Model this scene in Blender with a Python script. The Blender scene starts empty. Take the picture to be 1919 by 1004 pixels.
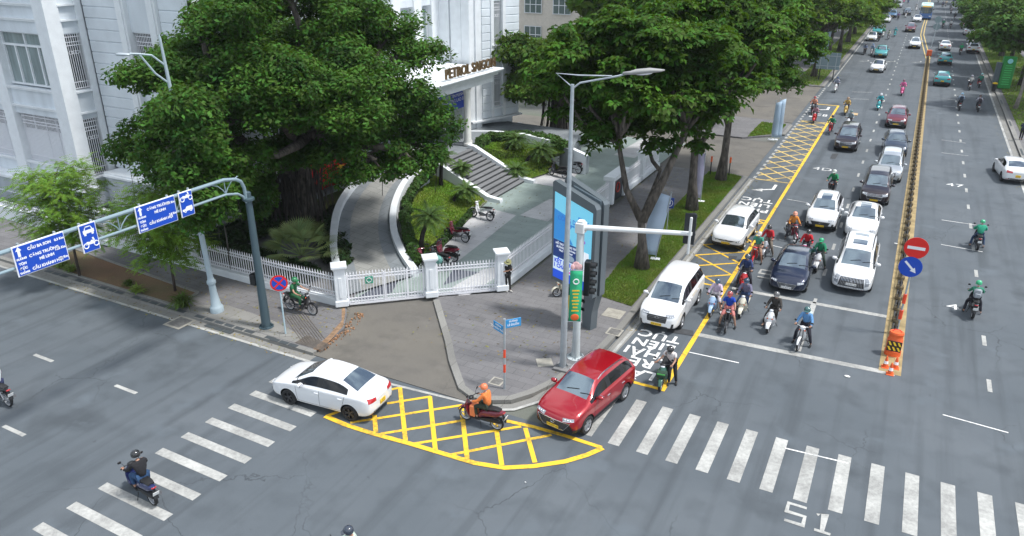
import bpy, bmesh, math, random
import numpy as np
from mathutils import Vector, Matrix, Euler
from mathutils.bvhtree import BVHTree
R_ = math.radians
random.seed(7); RNG = np.random.default_rng(11)
sc = bpy.context.scene
COL = sc.collection

# ------------------------------------------------------------------ camera
CAM_H = 15.5
F_PX, PITCH, ROLL, YAW = 1406.0, R_(23.35), R_(0.2), R_(-27.45)
_fw = Vector((math.sin(YAW)*math.cos(PITCH), math.cos(YAW)*math.cos(PITCH), -math.sin(PITCH)))
_r0 = Vector((math.cos(YAW), -math.sin(YAW), 0)); _u0 = _r0.cross(_fw)
_R = _r0*math.cos(ROLL)+_u0*math.sin(ROLL); _U = -_r0*math.sin(ROLL)+_u0*math.cos(ROLL)
cd = bpy.data.cameras.new('camera'); cam = bpy.data.objects.new('camera', cd); COL.objects.link(cam)
cam.matrix_world = Matrix(((_R.x,_U.x,-_fw.x,0),(_R.y,_U.y,-_fw.y,0),(_R.z,_U.z,-_fw.z,CAM_H),(0,0,0,1)))
cd.sensor_width = 36; cd.lens = F_PX/1919*36; cd.clip_start = .1; cd.clip_end = 3000
sc.camera = cam
def at(px, py, z=0.0):
    """place surveyed from the photograph: the point at height z"""
    d = _fw*F_PX + _R*(px-960) - _U*(py-502); t = (z-CAM_H)/d.z
    return Vector((d.x*t, d.y*t, z))

# ------------------------------------------------------------------ light
SUN_EL, SUN_AZ = R_(64), R_(78)     # azimuth clockwise from +Y
w = bpy.data.worlds.new('World'); sc.world = w; w.use_nodes = True
nt = w.node_tree; bg = nt.nodes['Background']
sky = nt.nodes.new('ShaderNodeTexSky'); sky.sky_type = 'NISHITA'; sky.sun_disc = False
sky.sun_elevation = SUN_EL; sky.sun_rotation = SUN_AZ; sky.air_density = 1.0; sky.dust_density = 2.0; sky.ozone_density = 1.0
# broken bright cloud cover over the clear sky
_tc = nt.nodes.new('ShaderNodeTexCoord'); _mp = nt.nodes.new('ShaderNodeMapping'); _mp.inputs['Scale'].default_value = (1,1,2.2); _cz = nt.nodes.new('ShaderNodeTexNoise'); _cz.inputs['Scale'].default_value = 3.2; _cz.inputs['Detail'].default_value = 7
_cr = nt.nodes.new('ShaderNodeValToRGB'); _cr.color_ramp.elements[0].position = .40; _cr.color_ramp.elements[1].position = .60; _mx = nt.nodes.new('ShaderNodeMix'); _mx.data_type = 'RGBA'; _mx.inputs[7].default_value = (9.5,10.2,10.8,1)
nt.links.new(_tc.outputs['Generated'], _mp.inputs[0]); nt.links.new(_mp.outputs[0], _cz.inputs['Vector']); nt.links.new(_cz.outputs[0], _cr.inputs[0]); nt.links.new(_cr.outputs[0], _mx.inputs[0]); nt.links.new(sky.outputs[0], _mx.inputs[6])
nt.links.new(_mx.outputs[2], bg.inputs[0]); bg.inputs[1].default_value = 0.096
sd = bpy.data.lights.new('sun', 'SUN'); sd.energy = 2.45; sd.angle = R_(7); sd.color = (1, .98, .955)
sun = bpy.data.objects.new('sun', sd); COL.objects.link(sun)
_sv = Vector((math.sin(SUN_AZ)*math.cos(SUN_EL), math.cos(SUN_AZ)*math.cos(SUN_EL), math.sin(SUN_EL)))
sun.rotation_euler = _sv.to_track_quat('Z', 'Y').to_euler(); sun.location = (0,0,60)
sc.view_settings.view_transform = 'Standard'; sc.view_settings.look = 'None'
sc.view_settings.exposure = 0.68; sc.view_settings.gamma = 1; sc.view_settings.use_curve_mapping = False

# ------------------------------------------------------------------ materials
MATS = {}
def mat(name, col, rough=.6, metal=0, spec=.5, var=0.0, vscale=3.0, bump=0.0, bscale=40, coat=0, col2=None, emit=0, trans=0, island=0.0, detail=4, vstretch=None):
    if name in MATS: return MATS[name]
    m = bpy.data.materials.new(name); m.use_nodes = True; n = m.node_tree.nodes; l = m.node_tree.links
    b = n['Principled BSDF']; MATS[name] = m
    b.inputs['Roughness'].default_value = rough; b.inputs['Metallic'].default_value = metal
    b.inputs['Specular IOR Level'].default_value = spec
    if coat: b.inputs['Coat Weight'].default_value = coat; b.inputs['Coat Roughness'].default_value = .04
    c = (*col, 1); out = None
    if var or col2:
        tc = n.new('ShaderNodeTexCoord'); nz = n.new('ShaderNodeTexNoise'); nz.inputs['Scale'].default_value = vscale; nz.inputs['Detail'].default_value = detail
        src = tc.outputs['Object']
        if vstretch:
            mp = n.new('ShaderNodeMapping'); mp.inputs['Scale'].default_value = vstretch; l.new(src, mp.inputs[0]); src = mp.outputs[0]
        l.new(src, nz.inputs['Vector'])
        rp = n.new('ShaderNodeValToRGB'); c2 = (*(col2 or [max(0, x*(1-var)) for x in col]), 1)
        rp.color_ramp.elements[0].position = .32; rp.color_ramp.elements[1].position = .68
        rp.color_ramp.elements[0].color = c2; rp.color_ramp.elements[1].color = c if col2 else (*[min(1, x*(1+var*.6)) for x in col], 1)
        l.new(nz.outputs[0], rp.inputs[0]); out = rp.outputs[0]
    if island:
        g = n.new('ShaderNodeNewGeometry'); hs = n.new('ShaderNodeHueSaturation')
        mr = n.new('ShaderNodeMapRange'); mr.inputs[3].default_value = 1-island; mr.inputs[4].default_value = 1+island
        l.new(g.outputs['Random Per Island'], mr.inputs[0]); l.new(mr.outputs[0], hs.inputs['Value'])
        m2 = n.new('ShaderNodeMapRange'); m2.inputs[3].default_value = .462; m2.inputs[4].default_value = .515
        l.new(g.outputs['Random Per Island'], m2.inputs[0]); l.new(m2.outputs[0], hs.inputs['Hue'])
        if out: l.new(out, hs.inputs['Color'])
        else: hs.inputs['Color'].default_value = c
        out = hs.outputs[0]
    if out: l.new(out, b.inputs['Base Color'])
    else: b.inputs['Base Color'].default_value = c
    if trans:
        tr = n.new('ShaderNodeBsdfTranslucent'); mx = n.new('ShaderNodeMixShader'); mx.inputs[0].default_value = trans
        tr.inputs[0].default_value = (min(1, col[0]*1.9), min(1, col[1]*1.5), col[2]*.6, 1)
        l.new(b.outputs[0], mx.inputs[1]); l.new(tr.outputs[0], mx.inputs[2]); l.new(mx.outputs[0], n['Material Output'].inputs[0])
    if bump:
        tc2 = n.new('ShaderNodeTexCoord'); nb = n.new('ShaderNodeTexNoise'); nb.inputs['Scale'].default_value = bscale; nb.inputs['Detail'].default_value = 3
        bm_ = n.new('ShaderNodeBump'); bm_.inputs['Strength'].default_value = bump; bm_.inputs['Distance'].default_value = .02
        l.new(tc2.outputs['Object'], nb.inputs['Vector']); l.new(nb.outputs[0], bm_.inputs['Height']); l.new(bm_.outputs[0], b.inputs['Normal'])
    if emit:
        b.inputs['Emission Color'].default_value = c; b.inputs['Emission Strength'].default_value = emit
    return m

def ground_mat(name, col, patch, grain=.25, joints=None, rough=.85, streak=0, offs=.5, crack=False):
    """weathered flat ground: two scales of blotches, fine grain, optional slab joints"""
    m = bpy.data.materials.new(name); m.use_nodes = True; MATS[name] = m
    n = m.node_tree.nodes; l = m.node_tree.links; b = n['Principled BSDF']; b.inputs['Roughness'].default_value = rough
    tc = n.new('ShaderNodeTexCoord')
    def noise(s, d=4, vs=None):
        z = n.new('ShaderNodeTexNoise'); z.inputs['Scale'].default_value = s; z.inputs['Detail'].default_value = d
        if vs:
            mp = n.new('ShaderNodeMapping'); mp.inputs['Scale'].default_value = vs; l.new(tc.outputs['Object'], mp.inputs[0]); l.new(mp.outputs[0], z.inputs['Vector'])
        else: l.new(tc.outputs['Object'], z.inputs['Vector'])
        return z
    def mix(t, fac, a, bb):
        x = n.new('ShaderNodeMix'); x.data_type = 'RGBA'; x.blend_type = t
        if isinstance(fac, float): x.inputs[0].default_value = fac
        else: l.new(fac, x.inputs[0])
        for i, v in ((6, a), (7, bb)):
            if isinstance(v, tuple): x.inputs[i].default_value = (*v, 1)
            else: l.new(v, x.inputs[i])
        return x.outputs[2]
    def ramp(src, a, c_):
        r = n.new('ShaderNodeValToRGB'); r.color_ramp.elements[0].position = a; r.color_ramp.elements[1].position = c_; l.new(src, r.inputs[0]); return r.outputs[0]
    c = mix('MIX', ramp(noise(.22, 6).outputs[0], .35, .68), tuple(col), tuple(patch))
    c = mix('MIX', ramp(noise(.9, 7).outputs[0], .50, .82), c, tuple(x*.80 for x in col))
    if streak:
        c = mix('MIX', ramp(noise(1.0, 5, (1.6, .07, 1)).outputs[0], .5, .8), c, tuple(x*(1-streak) for x in col))
        c = mix('MIX', ramp(noise(3, 3).outputs[0], .72, .78), c, tuple(x*.72 for x in col))
    if crack:
        c = mix('MIX', ramp(noise(.35, 9).outputs[0], .60, .72), c, tuple(x*.70 for x in col))
        c = mix('MIX', ramp(noise(.5, 8, (1,1,1)).outputs[0], .28, .40), tuple(x*1.28 for x in col), c)
        vo = n.new('ShaderNodeTexVoronoi'); vo.feature = 'DISTANCE_TO_EDGE'; vo.inputs['Scale'].default_value = .28
        wz = noise(2.2, 5); wa = n.new('ShaderNodeVectorMath'); wa.operation = 'ADD'; ws_ = n.new('ShaderNodeVectorMath'); ws_.operation = 'SCALE'; ws_.inputs['Scale'].default_value = .55
        l.new(wz.outputs[1], ws_.inputs[0]); l.new(tc.outputs['Object'], wa.inputs[0]); l.new(ws_.outputs[0], wa.inputs[1]); l.new(wa.outputs[0], vo.inputs['Vector'])
        cr = n.new('ShaderNodeMapRange'); cr.inputs[1].default_value = .0; cr.inputs[2].default_value = .006; cr.inputs[3].default_value = 1; cr.inputs[4].default_value = 0; l.new(vo.outputs['Distance'], cr.inputs[0])
        mk = n.new('ShaderNodeMath'); mk.operation = 'MULTIPLY'; l.new(cr.outputs[0], mk.inputs[0]); l.new(ramp(noise(.16, 2).outputs[0], .5, .62), mk.inputs[1])
        c = mix('MIX', mk.outputs[0], c, tuple(x*.45 for x in col))
    gr = noise(60, 2).outputs[0]
    g2 = n.new('ShaderNodeMapRange'); g2.inputs[1].default_value = .3; g2.inputs[2].default_value = .7; g2.inputs[3].default_value = 1-grain; g2.inputs[4].default_value = 1+grain; l.new(gr, g2.inputs[0])
    vm = n.new('ShaderNodeVectorMath'); vm.operation = 'SCALE'; l.new(c, vm.inputs[0]); l.new(g2.outputs[0], vm.inputs['Scale']); c = vm.outputs[0]
    if joints:
        br = n.new('ShaderNodeTexBrick'); br.inputs['Scale'].default_value = 1; br.offset = offs
        br.inputs['Brick Width'].default_value = joints[0]; br.inputs['Row Height'].default_value = joints[1]; br.inputs['Mortar Size'].default_value = joints[2]
        br.inputs['Color1'].default_value = (1,1,1,1); br.inputs['Color2'].default_value = (.86,.86,.86,1); br.inputs['Mortar'].default_value = (.5,.5,.5,1)
        l.new(tc.outputs['Object'], br.inputs['Vector']); c = mix('MULTIPLY', 1.0, c, br.outputs[0])
    l.new(c, b.inputs['Base Color'])
    nb = noise(90, 2); bp = n.new('ShaderNodeBump'); bp.inputs['Strength'].default_value = .35; bp.inputs['Distance'].default_value = .01
    l.new(nb.outputs[0], bp.inputs['Height']); l.new(bp.outputs[0], b.inputs['Normal'])
    return m

def paint_mat(name, col, wear=.25):
    """road paint worn through in specks to the asphalt"""
    m = bpy.data.materials.new(name); m.use_nodes = True; MATS[name] = m
    n = m.node_tree.nodes; l = m.node_tree.links; b = n['Principled BSDF']; b.inputs['Roughness'].default_value = .7
    tc = n.new('ShaderNodeTexCoord'); z = n.new('ShaderNodeTexNoise'); z.inputs['Scale'].default_value = 7; z.inputs['Detail'].default_value = 8; z.inputs['Roughness'].default_value = .7
    z2 = n.new('ShaderNodeTexNoise'); z2.inputs['Scale'].default_value = .8; z2.inputs['Detail'].default_value = 3
    l.new(tc.outputs['Object'], z.inputs['Vector']); l.new(tc.outputs['Object'], z2.inputs['Vector'])
    ad = n.new('ShaderNodeMath'); ad.operation = 'ADD'; l.new(z.outputs[0], ad.inputs[0]); l.new(z2.outputs[0], ad.inputs[1])
    r = n.new('ShaderNodeValToRGB'); r.color_ramp.elements[0].position = .40; r.color_ramp.elements[1].position = .40+wear*.8
    r.color_ramp.elements[0].color = (*[q*.45+.03 for q in col], 1); r.color_ramp.elements[1].color = (*col, 1)
    mu = n.new('ShaderNodeMath'); mu.operation = 'MULTIPLY'; mu.inputs[1].default_value = .5; l.new(ad.outputs[0], mu.inputs[0])
    l.new(mu.outputs[0], r.inputs[0]); l.new(r.outputs[0], b.inputs['Base Color'])
    return m

ASPH = ground_mat('asphalt', (.086,.102,.116), (.110,.126,.140), streak=.34, crack=True)
ASPH2 = ground_mat('driveway_asphalt', (.128,.120,.107), (.165,.152,.128), crack=True)
PAVE = ground_mat('grey_paving', (.158,.154,.158), (.193,.189,.190), joints=(.8,.4,.008))
CONC = ground_mat('concrete', (.27,.265,.245), (.21,.205,.19), joints=(1.0,50,.01), offs=0)
GREENST = ground_mat('green_marble', (.29,.355,.33), (.335,.40,.375), grain=.1, joints=(1.2,.6,.006), rough=.4)
WHITEST = ground_mat('white_granite', (.55,.545,.55), (.63,.63,.63), grain=.1, joints=(1.2,.6,.006), rough=.45)
SOIL = ground_mat('red_soil', (.22,.125,.075), (.11,.105,.05), grain=.5, rough=1)
GRASSG = ground_mat('lawn_soil', (.07,.1,.03), (.11,.12,.04), grain=.4, rough=1)
FARG = ground_mat('far_ground', (.15,.15,.14), (.12,.14,.1))
PW = paint_mat('white_road_paint', (.52,.52,.49), .3); PY = paint_mat('yellow_road_paint', (.82,.50,.03), .12); PYO = paint_mat('faded_yellow_paint', (.68,.49,.15), .15)
PWB = paint_mat('bright_white_paint', (.8,.8,.78), .1)
WALLM = mat('white_render', (.68,.73,.77), .8, var=.15, vscale=.8, bump=.1, vstretch=(1,1,.25))
TRIM = mat('white_trim', (.76,.79,.81), .7, var=.06, vscale=2)
PLINTH = mat('grey_plinth', (.46,.50,.53), .8, var=.15, vscale=1, vstretch=(1,1,.3))
FENCEM = mat('white_fence_paint', (.8,.8,.83), .5)
GALV = mat('galvanised_steel', (.42,.47,.5), .45, metal=.3, var=.12, vscale=4)
DKGREY = mat('dark_grey_paint', (.09,.12,.14), .45, var=.15)
BLK = mat('black_plastic', (.014,.015,.017), .45); RUB = mat('tyre_rubber', (.02,.02,.021), .8)
CHR = mat('chrome', (.7,.7,.72), .2, metal=1); ALU = mat('alloy_rim', (.5,.51,.53), .35, metal=.7); DALU = mat('dark_alloy', (.08,.08,.085), .35, metal=.6)
GLS = mat('car_glass', (.17,.22,.26), .04, metal=.75, spec=1.0, coat=.6); LENS = mat('lamp_lens', (.75,.78,.82), .12, spec=1, coat=1)
SIDEG = mat('tinted_side_glass', (.008,.009,.011), .06, spec=.5)
REDL = mat('red_lens', (.45,.015,.02), .15, coat=1); PLY = mat('yellow_plate', (.85,.55,.03), .5); PLW = mat('white_plate', (.8,.8,.78), .5)
ORG = mat('orange_plastic', (.8,.13,.03), .5, var=.1); BARK = mat('tree_bark', (.11,.095,.08), .95, var=.75, vscale=7, bump=1.0, bscale=9, vstretch=(1,1,.3), detail=8)
PALEBARK = mat('pale_bark', (.3,.27,.24), .95, var=.3, vscale=4, bump=.5, bscale=12)
SKIN = mat('skin', (.45,.25,.17), .6); HAIR = mat('black_hair', (.012,.01,.01), .5)
def paint(name, col, metal=.0): return mat('paint_'+name, col, .28, metal=metal, spec=.5, coat=1)
def cloth(name, col): return mat('cloth_'+name, col, .9, var=.2, vscale=14, bump=.5, bscale=18)

# ------------------------------------------------------------------ objects
def tag(o, label=None, cat=None, group=None, kind=None):
    for k, v in (('label', label), ('category', cat), ('group', group), ('kind', kind)):
        if v: o[k] = v
    return o
def empty(name, loc=(0,0,0), rz=0, label=None, cat=None, group=None):
    o = bpy.data.objects.new(name, None); COL.objects.link(o); o.location = loc; o.rotation_euler = (0,0,rz); o.empty_display_size = .3
    return tag(o, label, cat, group)
def link(name, me, m, parent=None):
    o = bpy.data.objects.new(name, me); COL.objects.link(o)
    if m and not me.materials: me.materials.append(m)
    if parent: o.parent = parent
    return o
def dup(o, parent=None, over=None, skip=()):
    c = o.copy(); COL.objects.link(c); c.parent = parent
    base = o.name.split('.')[0]
    if over and base in over and c.type == 'MESH':
        c.material_slots[0].link = 'OBJECT'; c.material_slots[0].material = over[base]
    for ch in o.children:
        if ch.name.split('.')[0] not in skip: dup(ch, c, over, skip)
    return c

class MB:
    def __init__(s): s.v = []; s.f = []
    def add(s, vs, fs, M=None):
        k = len(s.v)
        s.v += [tuple(M @ Vector(p)) if M else tuple(p) for p in vs]; s.f += [tuple(i+k for i in f) for f in fs]; return s
    def box(s, c, d, rz=0, ch=0, M=None):
        x, y, z = d[0]/2, d[1]/2, d[2]/2; T = Matrix.Translation(c) @ Matrix.Rotation(rz, 4, 'Z')
        if M: T = M @ T
        if ch:
            ch = min(ch, x*.9, y*.9, z*.9)
            vs = []; fs = []; idx = {}
            for i, (sx, sy, sz) in enumerate([(a,b,c_) for a in (-1,1) for b in (-1,1) for c_ in (-1,1)]):
                for ax in range(3):
                    p = [sx*(x-ch), sy*(y-ch), sz*(z-ch)]; p[ax] = (sx*x, sy*y, sz*z)[ax]
                    idx[(sx,sy,sz,ax)] = len(vs); vs.append(p)
            for ax in range(3):
                o1, o2 = [(1,2),(0,2),(0,1)][ax]
                for sg in (-1,1):
                    q = []
                    for a, b in ((-1,-1),(1,-1),(1,1),(-1,1)):
                        t = [0,0,0]; t[ax] = sg; t[o1] = a; t[o2] = b; q.append(idx[(*t, ax)])
                    fs.append(q if (sg > 0) != (ax == 1) else q[::-1])
            for ax in range(3):   # edges along ax
                o1, o2 = [(1,2),(0,2),(0,1)][ax]
                for a in (-1,1):
                    for b in (-1,1):
                        t0 = [0,0,0]; t0[ax] = -1; t0[o1] = a; t0[o2] = b; t1 = list(t0); t1[ax] = 1
                        fs.append([idx[(*t0,o1)], idx[(*t1,o1)], idx[(*t1,o2)], idx[(*t0,o2)]])
            for t in [(a,b,c_) for a in (-1,1) for b in (-1,1) for c_ in (-1,1)]: fs.append([idx[(*t,0)], idx[(*t,1)], idx[(*t,2)]])
            s._fix = True
            return s.add(vs, fs, T)
        vs = [(a*x,b*y,c_*z) for a in (-1,1) for b in (-1,1) for c_ in (-1,1)]
        return s.add(vs, [(0,1,3,2),(4,6,7,5),(0,4,5,1),(2,3,7,6),(0,2,6,4),(1,5,7,3)], T)
    def tube(s, pts, r, n=8, M=None, cap=True):
        pts = [Vector(p) for p in pts]; rs = r if isinstance(r, (list,tuple)) else [r]*len(pts)
        vs = []; fs = []; up = None
        for i, p in enumerate(pts):
            t = (pts[min(i+1,len(pts)-1)]-pts[max(i-1,0)]).normalized()
            if up is None: up = t.orthogonal().normalized()
            a = (up - t*up.dot(t)); a = a.normalized() if a.length > 1e-5 else t.orthogonal().normalized(); up = a; b = t.cross(a)
            for k in range(n):
                an = 2*math.pi*k/n; vs.append(p+(a*math.cos(an)+b*math.sin(an))*rs[i])
        for i in range(len(pts)-1):
            for k in range(n): k2 = (k+1)%n; fs.append((i*n+k, i*n+k2, (i+1)*n+k2, (i+1)*n+k))
        if cap: fs.append(tuple(range(n))[::-1]); fs.append(tuple((len(pts)-1)*n+k for k in range(n)))
        return s.add(vs, fs, M)
    def lathe(s, prof, n=16, M=None, cap=True):
        """prof (r, z)"""
        vs = []; fs = []; m = len(prof)
        for r, z in prof:
            for k in range(n): an = 2*math.pi*k/n; vs.append((r*math.cos(an), r*math.sin(an), z))
        for i in range(m-1):
            for k in range(n): k2 = (k+1)%n; fs.append((i*n+k, i*n+k2, (i+1)*n+k2, (i+1)*n+k))
        if cap and prof[0][0] > 1e-4: fs.append(tuple(range(n))[::-1])
        if cap and prof[-1][0] > 1e-4: fs.append(tuple((m-1)*n+k for k in range(n)))
        return s.add(vs, fs, M)
    def prism(s, poly, z0, z1, M=None):
        a = sum(poly[i][0]*poly[(i+1)%len(poly)][1]-poly[(i+1)%len(poly)][0]*poly[i][1] for i in range(len(poly)))
        if a < 0: poly = poly[::-1]
        n = len(poly); vs = [(p[0],p[1],z0) for p in poly]+[(p[0],p[1],z1) for p in poly]
        return s.add(vs, [tuple(range(n))[::-1], tuple(range(n,2*n))]+[(i,(i+1)%n,n+(i+1)%n,n+i) for i in range(n)], M)
    def sheet(s, poly, z):
        a = sum(poly[i][0]*poly[(i+1)%len(poly)][1]-poly[(i+1)%len(poly)][0]*poly[i][1] for i in range(len(poly)))
        if a < 0: poly = poly[::-1]
        return s.add([(p[0],p[1],z) for p in poly], [tuple(range(len(poly)))])
    def strip(s, pts, wd, z):
        """flat band of width wd along a polyline"""
        L = []; Rr = []
        for i, p in enumerate(pts):
            a = Vector(pts[max(i-1,0)][:2]); b = Vector(pts[min(i+1,len(pts)-1)][:2]); t = (b-a).normalized(); nn = Vector((-t.y,t.x))
            if 0 < i < len(pts)-1:
                t1 = (Vector(p[:2])-a).normalized(); k = 1/max(.5, abs(t1.dot(t)))
            else: k = 1
            q = Vector(p[:2]); L.append(q+nn*wd/2*k); Rr.append(q-nn*wd/2*k)
        vs = [(a.x,a.y,z) for a in L]+[(b.x,b.y,z) for b in Rr]; n = len(pts)
        return s.add(vs, [(n+i, n+i+1, i+1, i) for i in range(n-1)])
    def ell(s, c, r, n=12, m=8, M=None):
        T = Matrix.Translation(c) @ Matrix.Diagonal((*r,1))
        if M: T = M @ T
        return s.lathe([(max(math.sin(math.pi*i/m), 1e-5 if 0 < i < m else 1e-5), -math.cos(math.pi*i/m)) for i in range(m+1)], n, T)
    def loft(s, secs, n=12, e=2.6, M=None):
        """secs: (x, z, half width, half height[, tilt]) rings round a spine in the xz plane"""
        vs = []; fs = []
        for i, q in enumerate(secs):
            x, z, a, b = q[:4]
            p0 = secs[max(i-1,0)]; p1 = secs[min(i+1,len(secs)-1)]; t = Vector((p1[0]-p0[0], 0, p1[1]-p0[1])).normalized(); nr = Vector((-t.z, 0, t.x))
            if nr.z < 0 and len(q) < 5: nr = -nr
            for k in range(n):
                an = 2*math.pi*k/n; ca, sa = math.cos(an), math.sin(an)
                u = math.copysign(abs(ca)**(2/e), ca)*a; v_ = math.copysign(abs(sa)**(2/e), sa)*b
                vs.append((x+nr.x*v_, u, z+nr.z*v_))
        m = len(secs)
        for i in range(m-1):
            for k in range(n): k2 = (k+1)%n; fs.append((i*n+k, (i+1)*n+k, (i+1)*n+k2, i*n+k2))
        fs.append(tuple(range(n))); fs.append(tuple((m-1)*n+k for k in range(n))[::-1])
        s._fix = True
        return s.add(vs, fs, M)
    def mesh(s, name, smooth=False, fix=False):
        me = bpy.data.meshes.new(name); me.from_pydata(s.v, [], s.f); 
        if fix or getattr(s, '_fix', False):
            b = bmesh.new(); b.from_mesh(me); bmesh.ops.recalc_face_normals(b, faces=b.faces); b.to_mesh(me); b.free()
        if smooth:
            me.polygons.foreach_set('use_smooth', [True]*len(me.polygons))
            if smooth == 'auto': me.set_sharp_from_angle(angle=R_(38))
        me.update(); return me
    def build(s, name, m, parent=None, smooth=False, fix=False):
        return link(name, s.mesh(name, smooth, fix), m, parent)

def islands(mb, gap=.03):
    """split a builder into pieces that touch"""
    n = len(mb.v); par = list(range(n))
    def find(a):
        while par[a] != a: par[a] = par[par[a]]; a = par[a]
        return a
    for f in mb.f:
        for i in f[1:]: par[find(i)] = find(f[0])
    comp = {}
    for i in range(n): comp.setdefault(find(i), []).append(i)
    keys = list(comp); V = np.array(mb.v); B = [(V[comp[k]].min(0)-gap, V[comp[k]].max(0)+gap) for k in keys]; p2 = list(range(len(keys)))
    def f2(a):
        while p2[a] != a: p2[a] = p2[p2[a]]; a = p2[a]
        return a
    for i in range(len(keys)):
        for j in range(i):
            if (B[i][0] < B[j][1]).all() and (B[j][0] < B[i][1]).all(): p2[f2(i)] = f2(j)
    ki = {k: f2(i) for i, k in enumerate(keys)}; out = {}
    for f in mb.f:
        g = ki[find(f[0])]; o = out.setdefault(g, (MB(), {})); q = []
        for i in f:
            if i not in o[1]: o[1][i] = len(o[0].v); o[0].v.append(mb.v[i])
            q.append(o[1][i])
        o[0].f.append(tuple(q))
    r = [o[0] for o in out.values()]
    for o in r: o._fix = getattr(mb, '_fix', False)
    return r

def struct(name, mb, m, **k): return tag(mb.build(name, m, **k), kind='structure')
def MT(x, y, z, rz=0): return Matrix.Translation((x,y,z)) @ Matrix.Rotation(rz, 4, 'Z')

def text_geo(txt, size, extrude=0.0, spacing=1.0, align='CENTER', line=1.0, bold=0.0):
    cu = bpy.data.curves.new('t', 'FONT'); cu.body = txt; cu.size = size; cu.extrude = extrude; cu.align_x = align; cu.align_y = 'CENTER'
    cu.space_character = spacing; cu.space_line = line; cu.resolution_u = 3; cu.offset = bold
    ob = bpy.data.objects.new('t', cu); COL.objects.link(ob)
    me = bpy.data.meshes.new_from_object(ob.evaluated_get(bpy.context.evaluated_depsgraph_get()))
    vs = [tuple(v.co) for v in me.vertices]; fs = [tuple(p.vertices) for p in me.polygons]
    bpy.data.objects.remove(ob); bpy.data.curves.remove(cu); bpy.data.meshes.remove(me)
    return vs, fs
# ------------------------------------------------------------------ ground and roads
BIG = 900
struct('ground', MB().sheet([(-BIG,-BIG),(BIG,-BIG),(BIG,BIG),(-BIG,BIG)], -.03), FARG)
XL, XR = -9.1, 9.15       # kerb faces of the avenue
struct('road', MB().sheet([(-140,-40),(60,-40),(60,20),(9.15,20),(9.15,700),(-9.1,700),(-9.1,20.05),(-140,20.05)], 0), ASPH)
# sidewalk along the side street
kc = [(-17.9,26.5),(-16.6,24.95),(-15.3,23.4),(-14.3,22.1),(-13.4,21.1),(-12.9,20.55),(-12.2,20.25),(-11.6,20.3),(-10.8,20.75),(-10.3,21.5),(-9.9,22.5),(-9.45,24.2),(-9.2,25.9),(-9.1,28),(-9.1,54.4)]
slabA = [(-140,20.25),(-19.6,20.25),(-19.8,22.3),(-20.7,23.6),(-21.3,24.25),(-22.5,30),(-140,30)]
struct('sidewalk', MB().prism(slabA, -.2, .13), PAVE)
struct('kerb', MB().prism([(-140,20.03),(-19.55,20.0),(-19.55,20.246),(-140,20.246)], -.2, .14), CONC)
struct('gutter', MB().sheet([(-140,19.62),(-19.4,19.62),(-19.4,20.02),(-140,20.02)], .006), CONC)
grate = MB()
for i in range(26):
    if i % 7 != 3: grate.box((-37.0+i*.6, 20.14, .144), (.5,.2,.012))
for i in range(3): grate.box((-25.3+i*.55, 19.86, .02), (.5,.22,.02))
for i in range(3): grate.box((-21.7+i*.5, 20.1, .146), (.45,.22,.012))
_dg = mat('dark_granite', (.06,.07,.075), .6)
for q in islands(grate, .08): tag(q.build('drain_grate', _dg), 'dark slotted drain block set in the side street kerb', 'drain grate', 'drain blocks along the side street kerb')
concA = [at(*p) for p in ((385,575),(470,590),(560,655),(415,618),(370,590))]
struct('concrete_patch', MB().sheet([(-27.3,20.3),(-22.2,20.3),(-20.6,20.35),(-20.9,20.9),(-23,21.4),(-26,21.6),(-27.4,20.9)], .134), CONC)
# corner sidewalk
slabB = kc+[(-15.3,54.4),(-15.3,28.9),(-17.9,26.9)]
struct('sidewalk', MB().prism(slabB, -.2, .13), PAVE)
kin = []
for i, p in enumerate(kc):
    a = Vector(kc[max(i-1,0)]); b = Vector(kc[min(i+1,len(kc)-1)]); t = (b-a).normalized(); kin.append((Vector(p)+Vector((-t.y,t.x))*.26, Vector(p)-Vector((-t.y,t.x))*.03))
kerbB = MB()
for i in range(len(kc)-1):
    kerbB.prism([tuple(kin[i][1]),tuple(kin[i+1][1]),tuple(kin[i+1][0]),tuple(kin[i][0])], -.2, .145)
struct('kerb', kerbB, CONC)
gut = MB().strip([(x+.33 if y > 24 else x+.2, y-.25 if y < 22 else y) for x, y in kc[6:]], .42, .006); struct('gutter', gut, CONC)
# driveway between the two sidewalks
struct('driveway', MB().prism([(-19.55,20.04),(-12.2,20.04),(-13.2,21.0),(-15.2,23.5),(-17.8,26.6),(-18.1,27.2),(-21.3,24.2),(-20.7,23.5),(-19.9,22.2),(-19.6,20.2)], -.05, .03), ASPH2)
rub = MB()
for i in range(110):
    t = random.random(); y = 20.3+t*3.6; x = -19.55-.15*(t*3)**2*.42+random.gauss(-.05,.16); s_ = random.uniform(.03,.10)
    rub.box((x,y,.05), (s_, s_*random.uniform(.6,1.2), random.uniform(.08,.16)), random.random()*3, ch=.02)
tag(rub.build('broken_brick_edge', mat('brick_rubble', (.36,.2,.11), .95, var=.4, vscale=6)), 'broken orange brick edge of the sidewalk beside the driveway', 'rubble', kind='stuff')
struct('rubble_bed', MB().sheet([(-19.75,20.2),(-19.5,20.3),(-19.62,21.2),(-19.95,22.4),(-20.75,23.55),(-21.1,23.95),(-21.2,23.85),(-20.35,22.8),(-19.95,21.4)], .137), mat('brick_dust', (.27,.17,.10), .95, var=.4, vscale=5))
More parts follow.
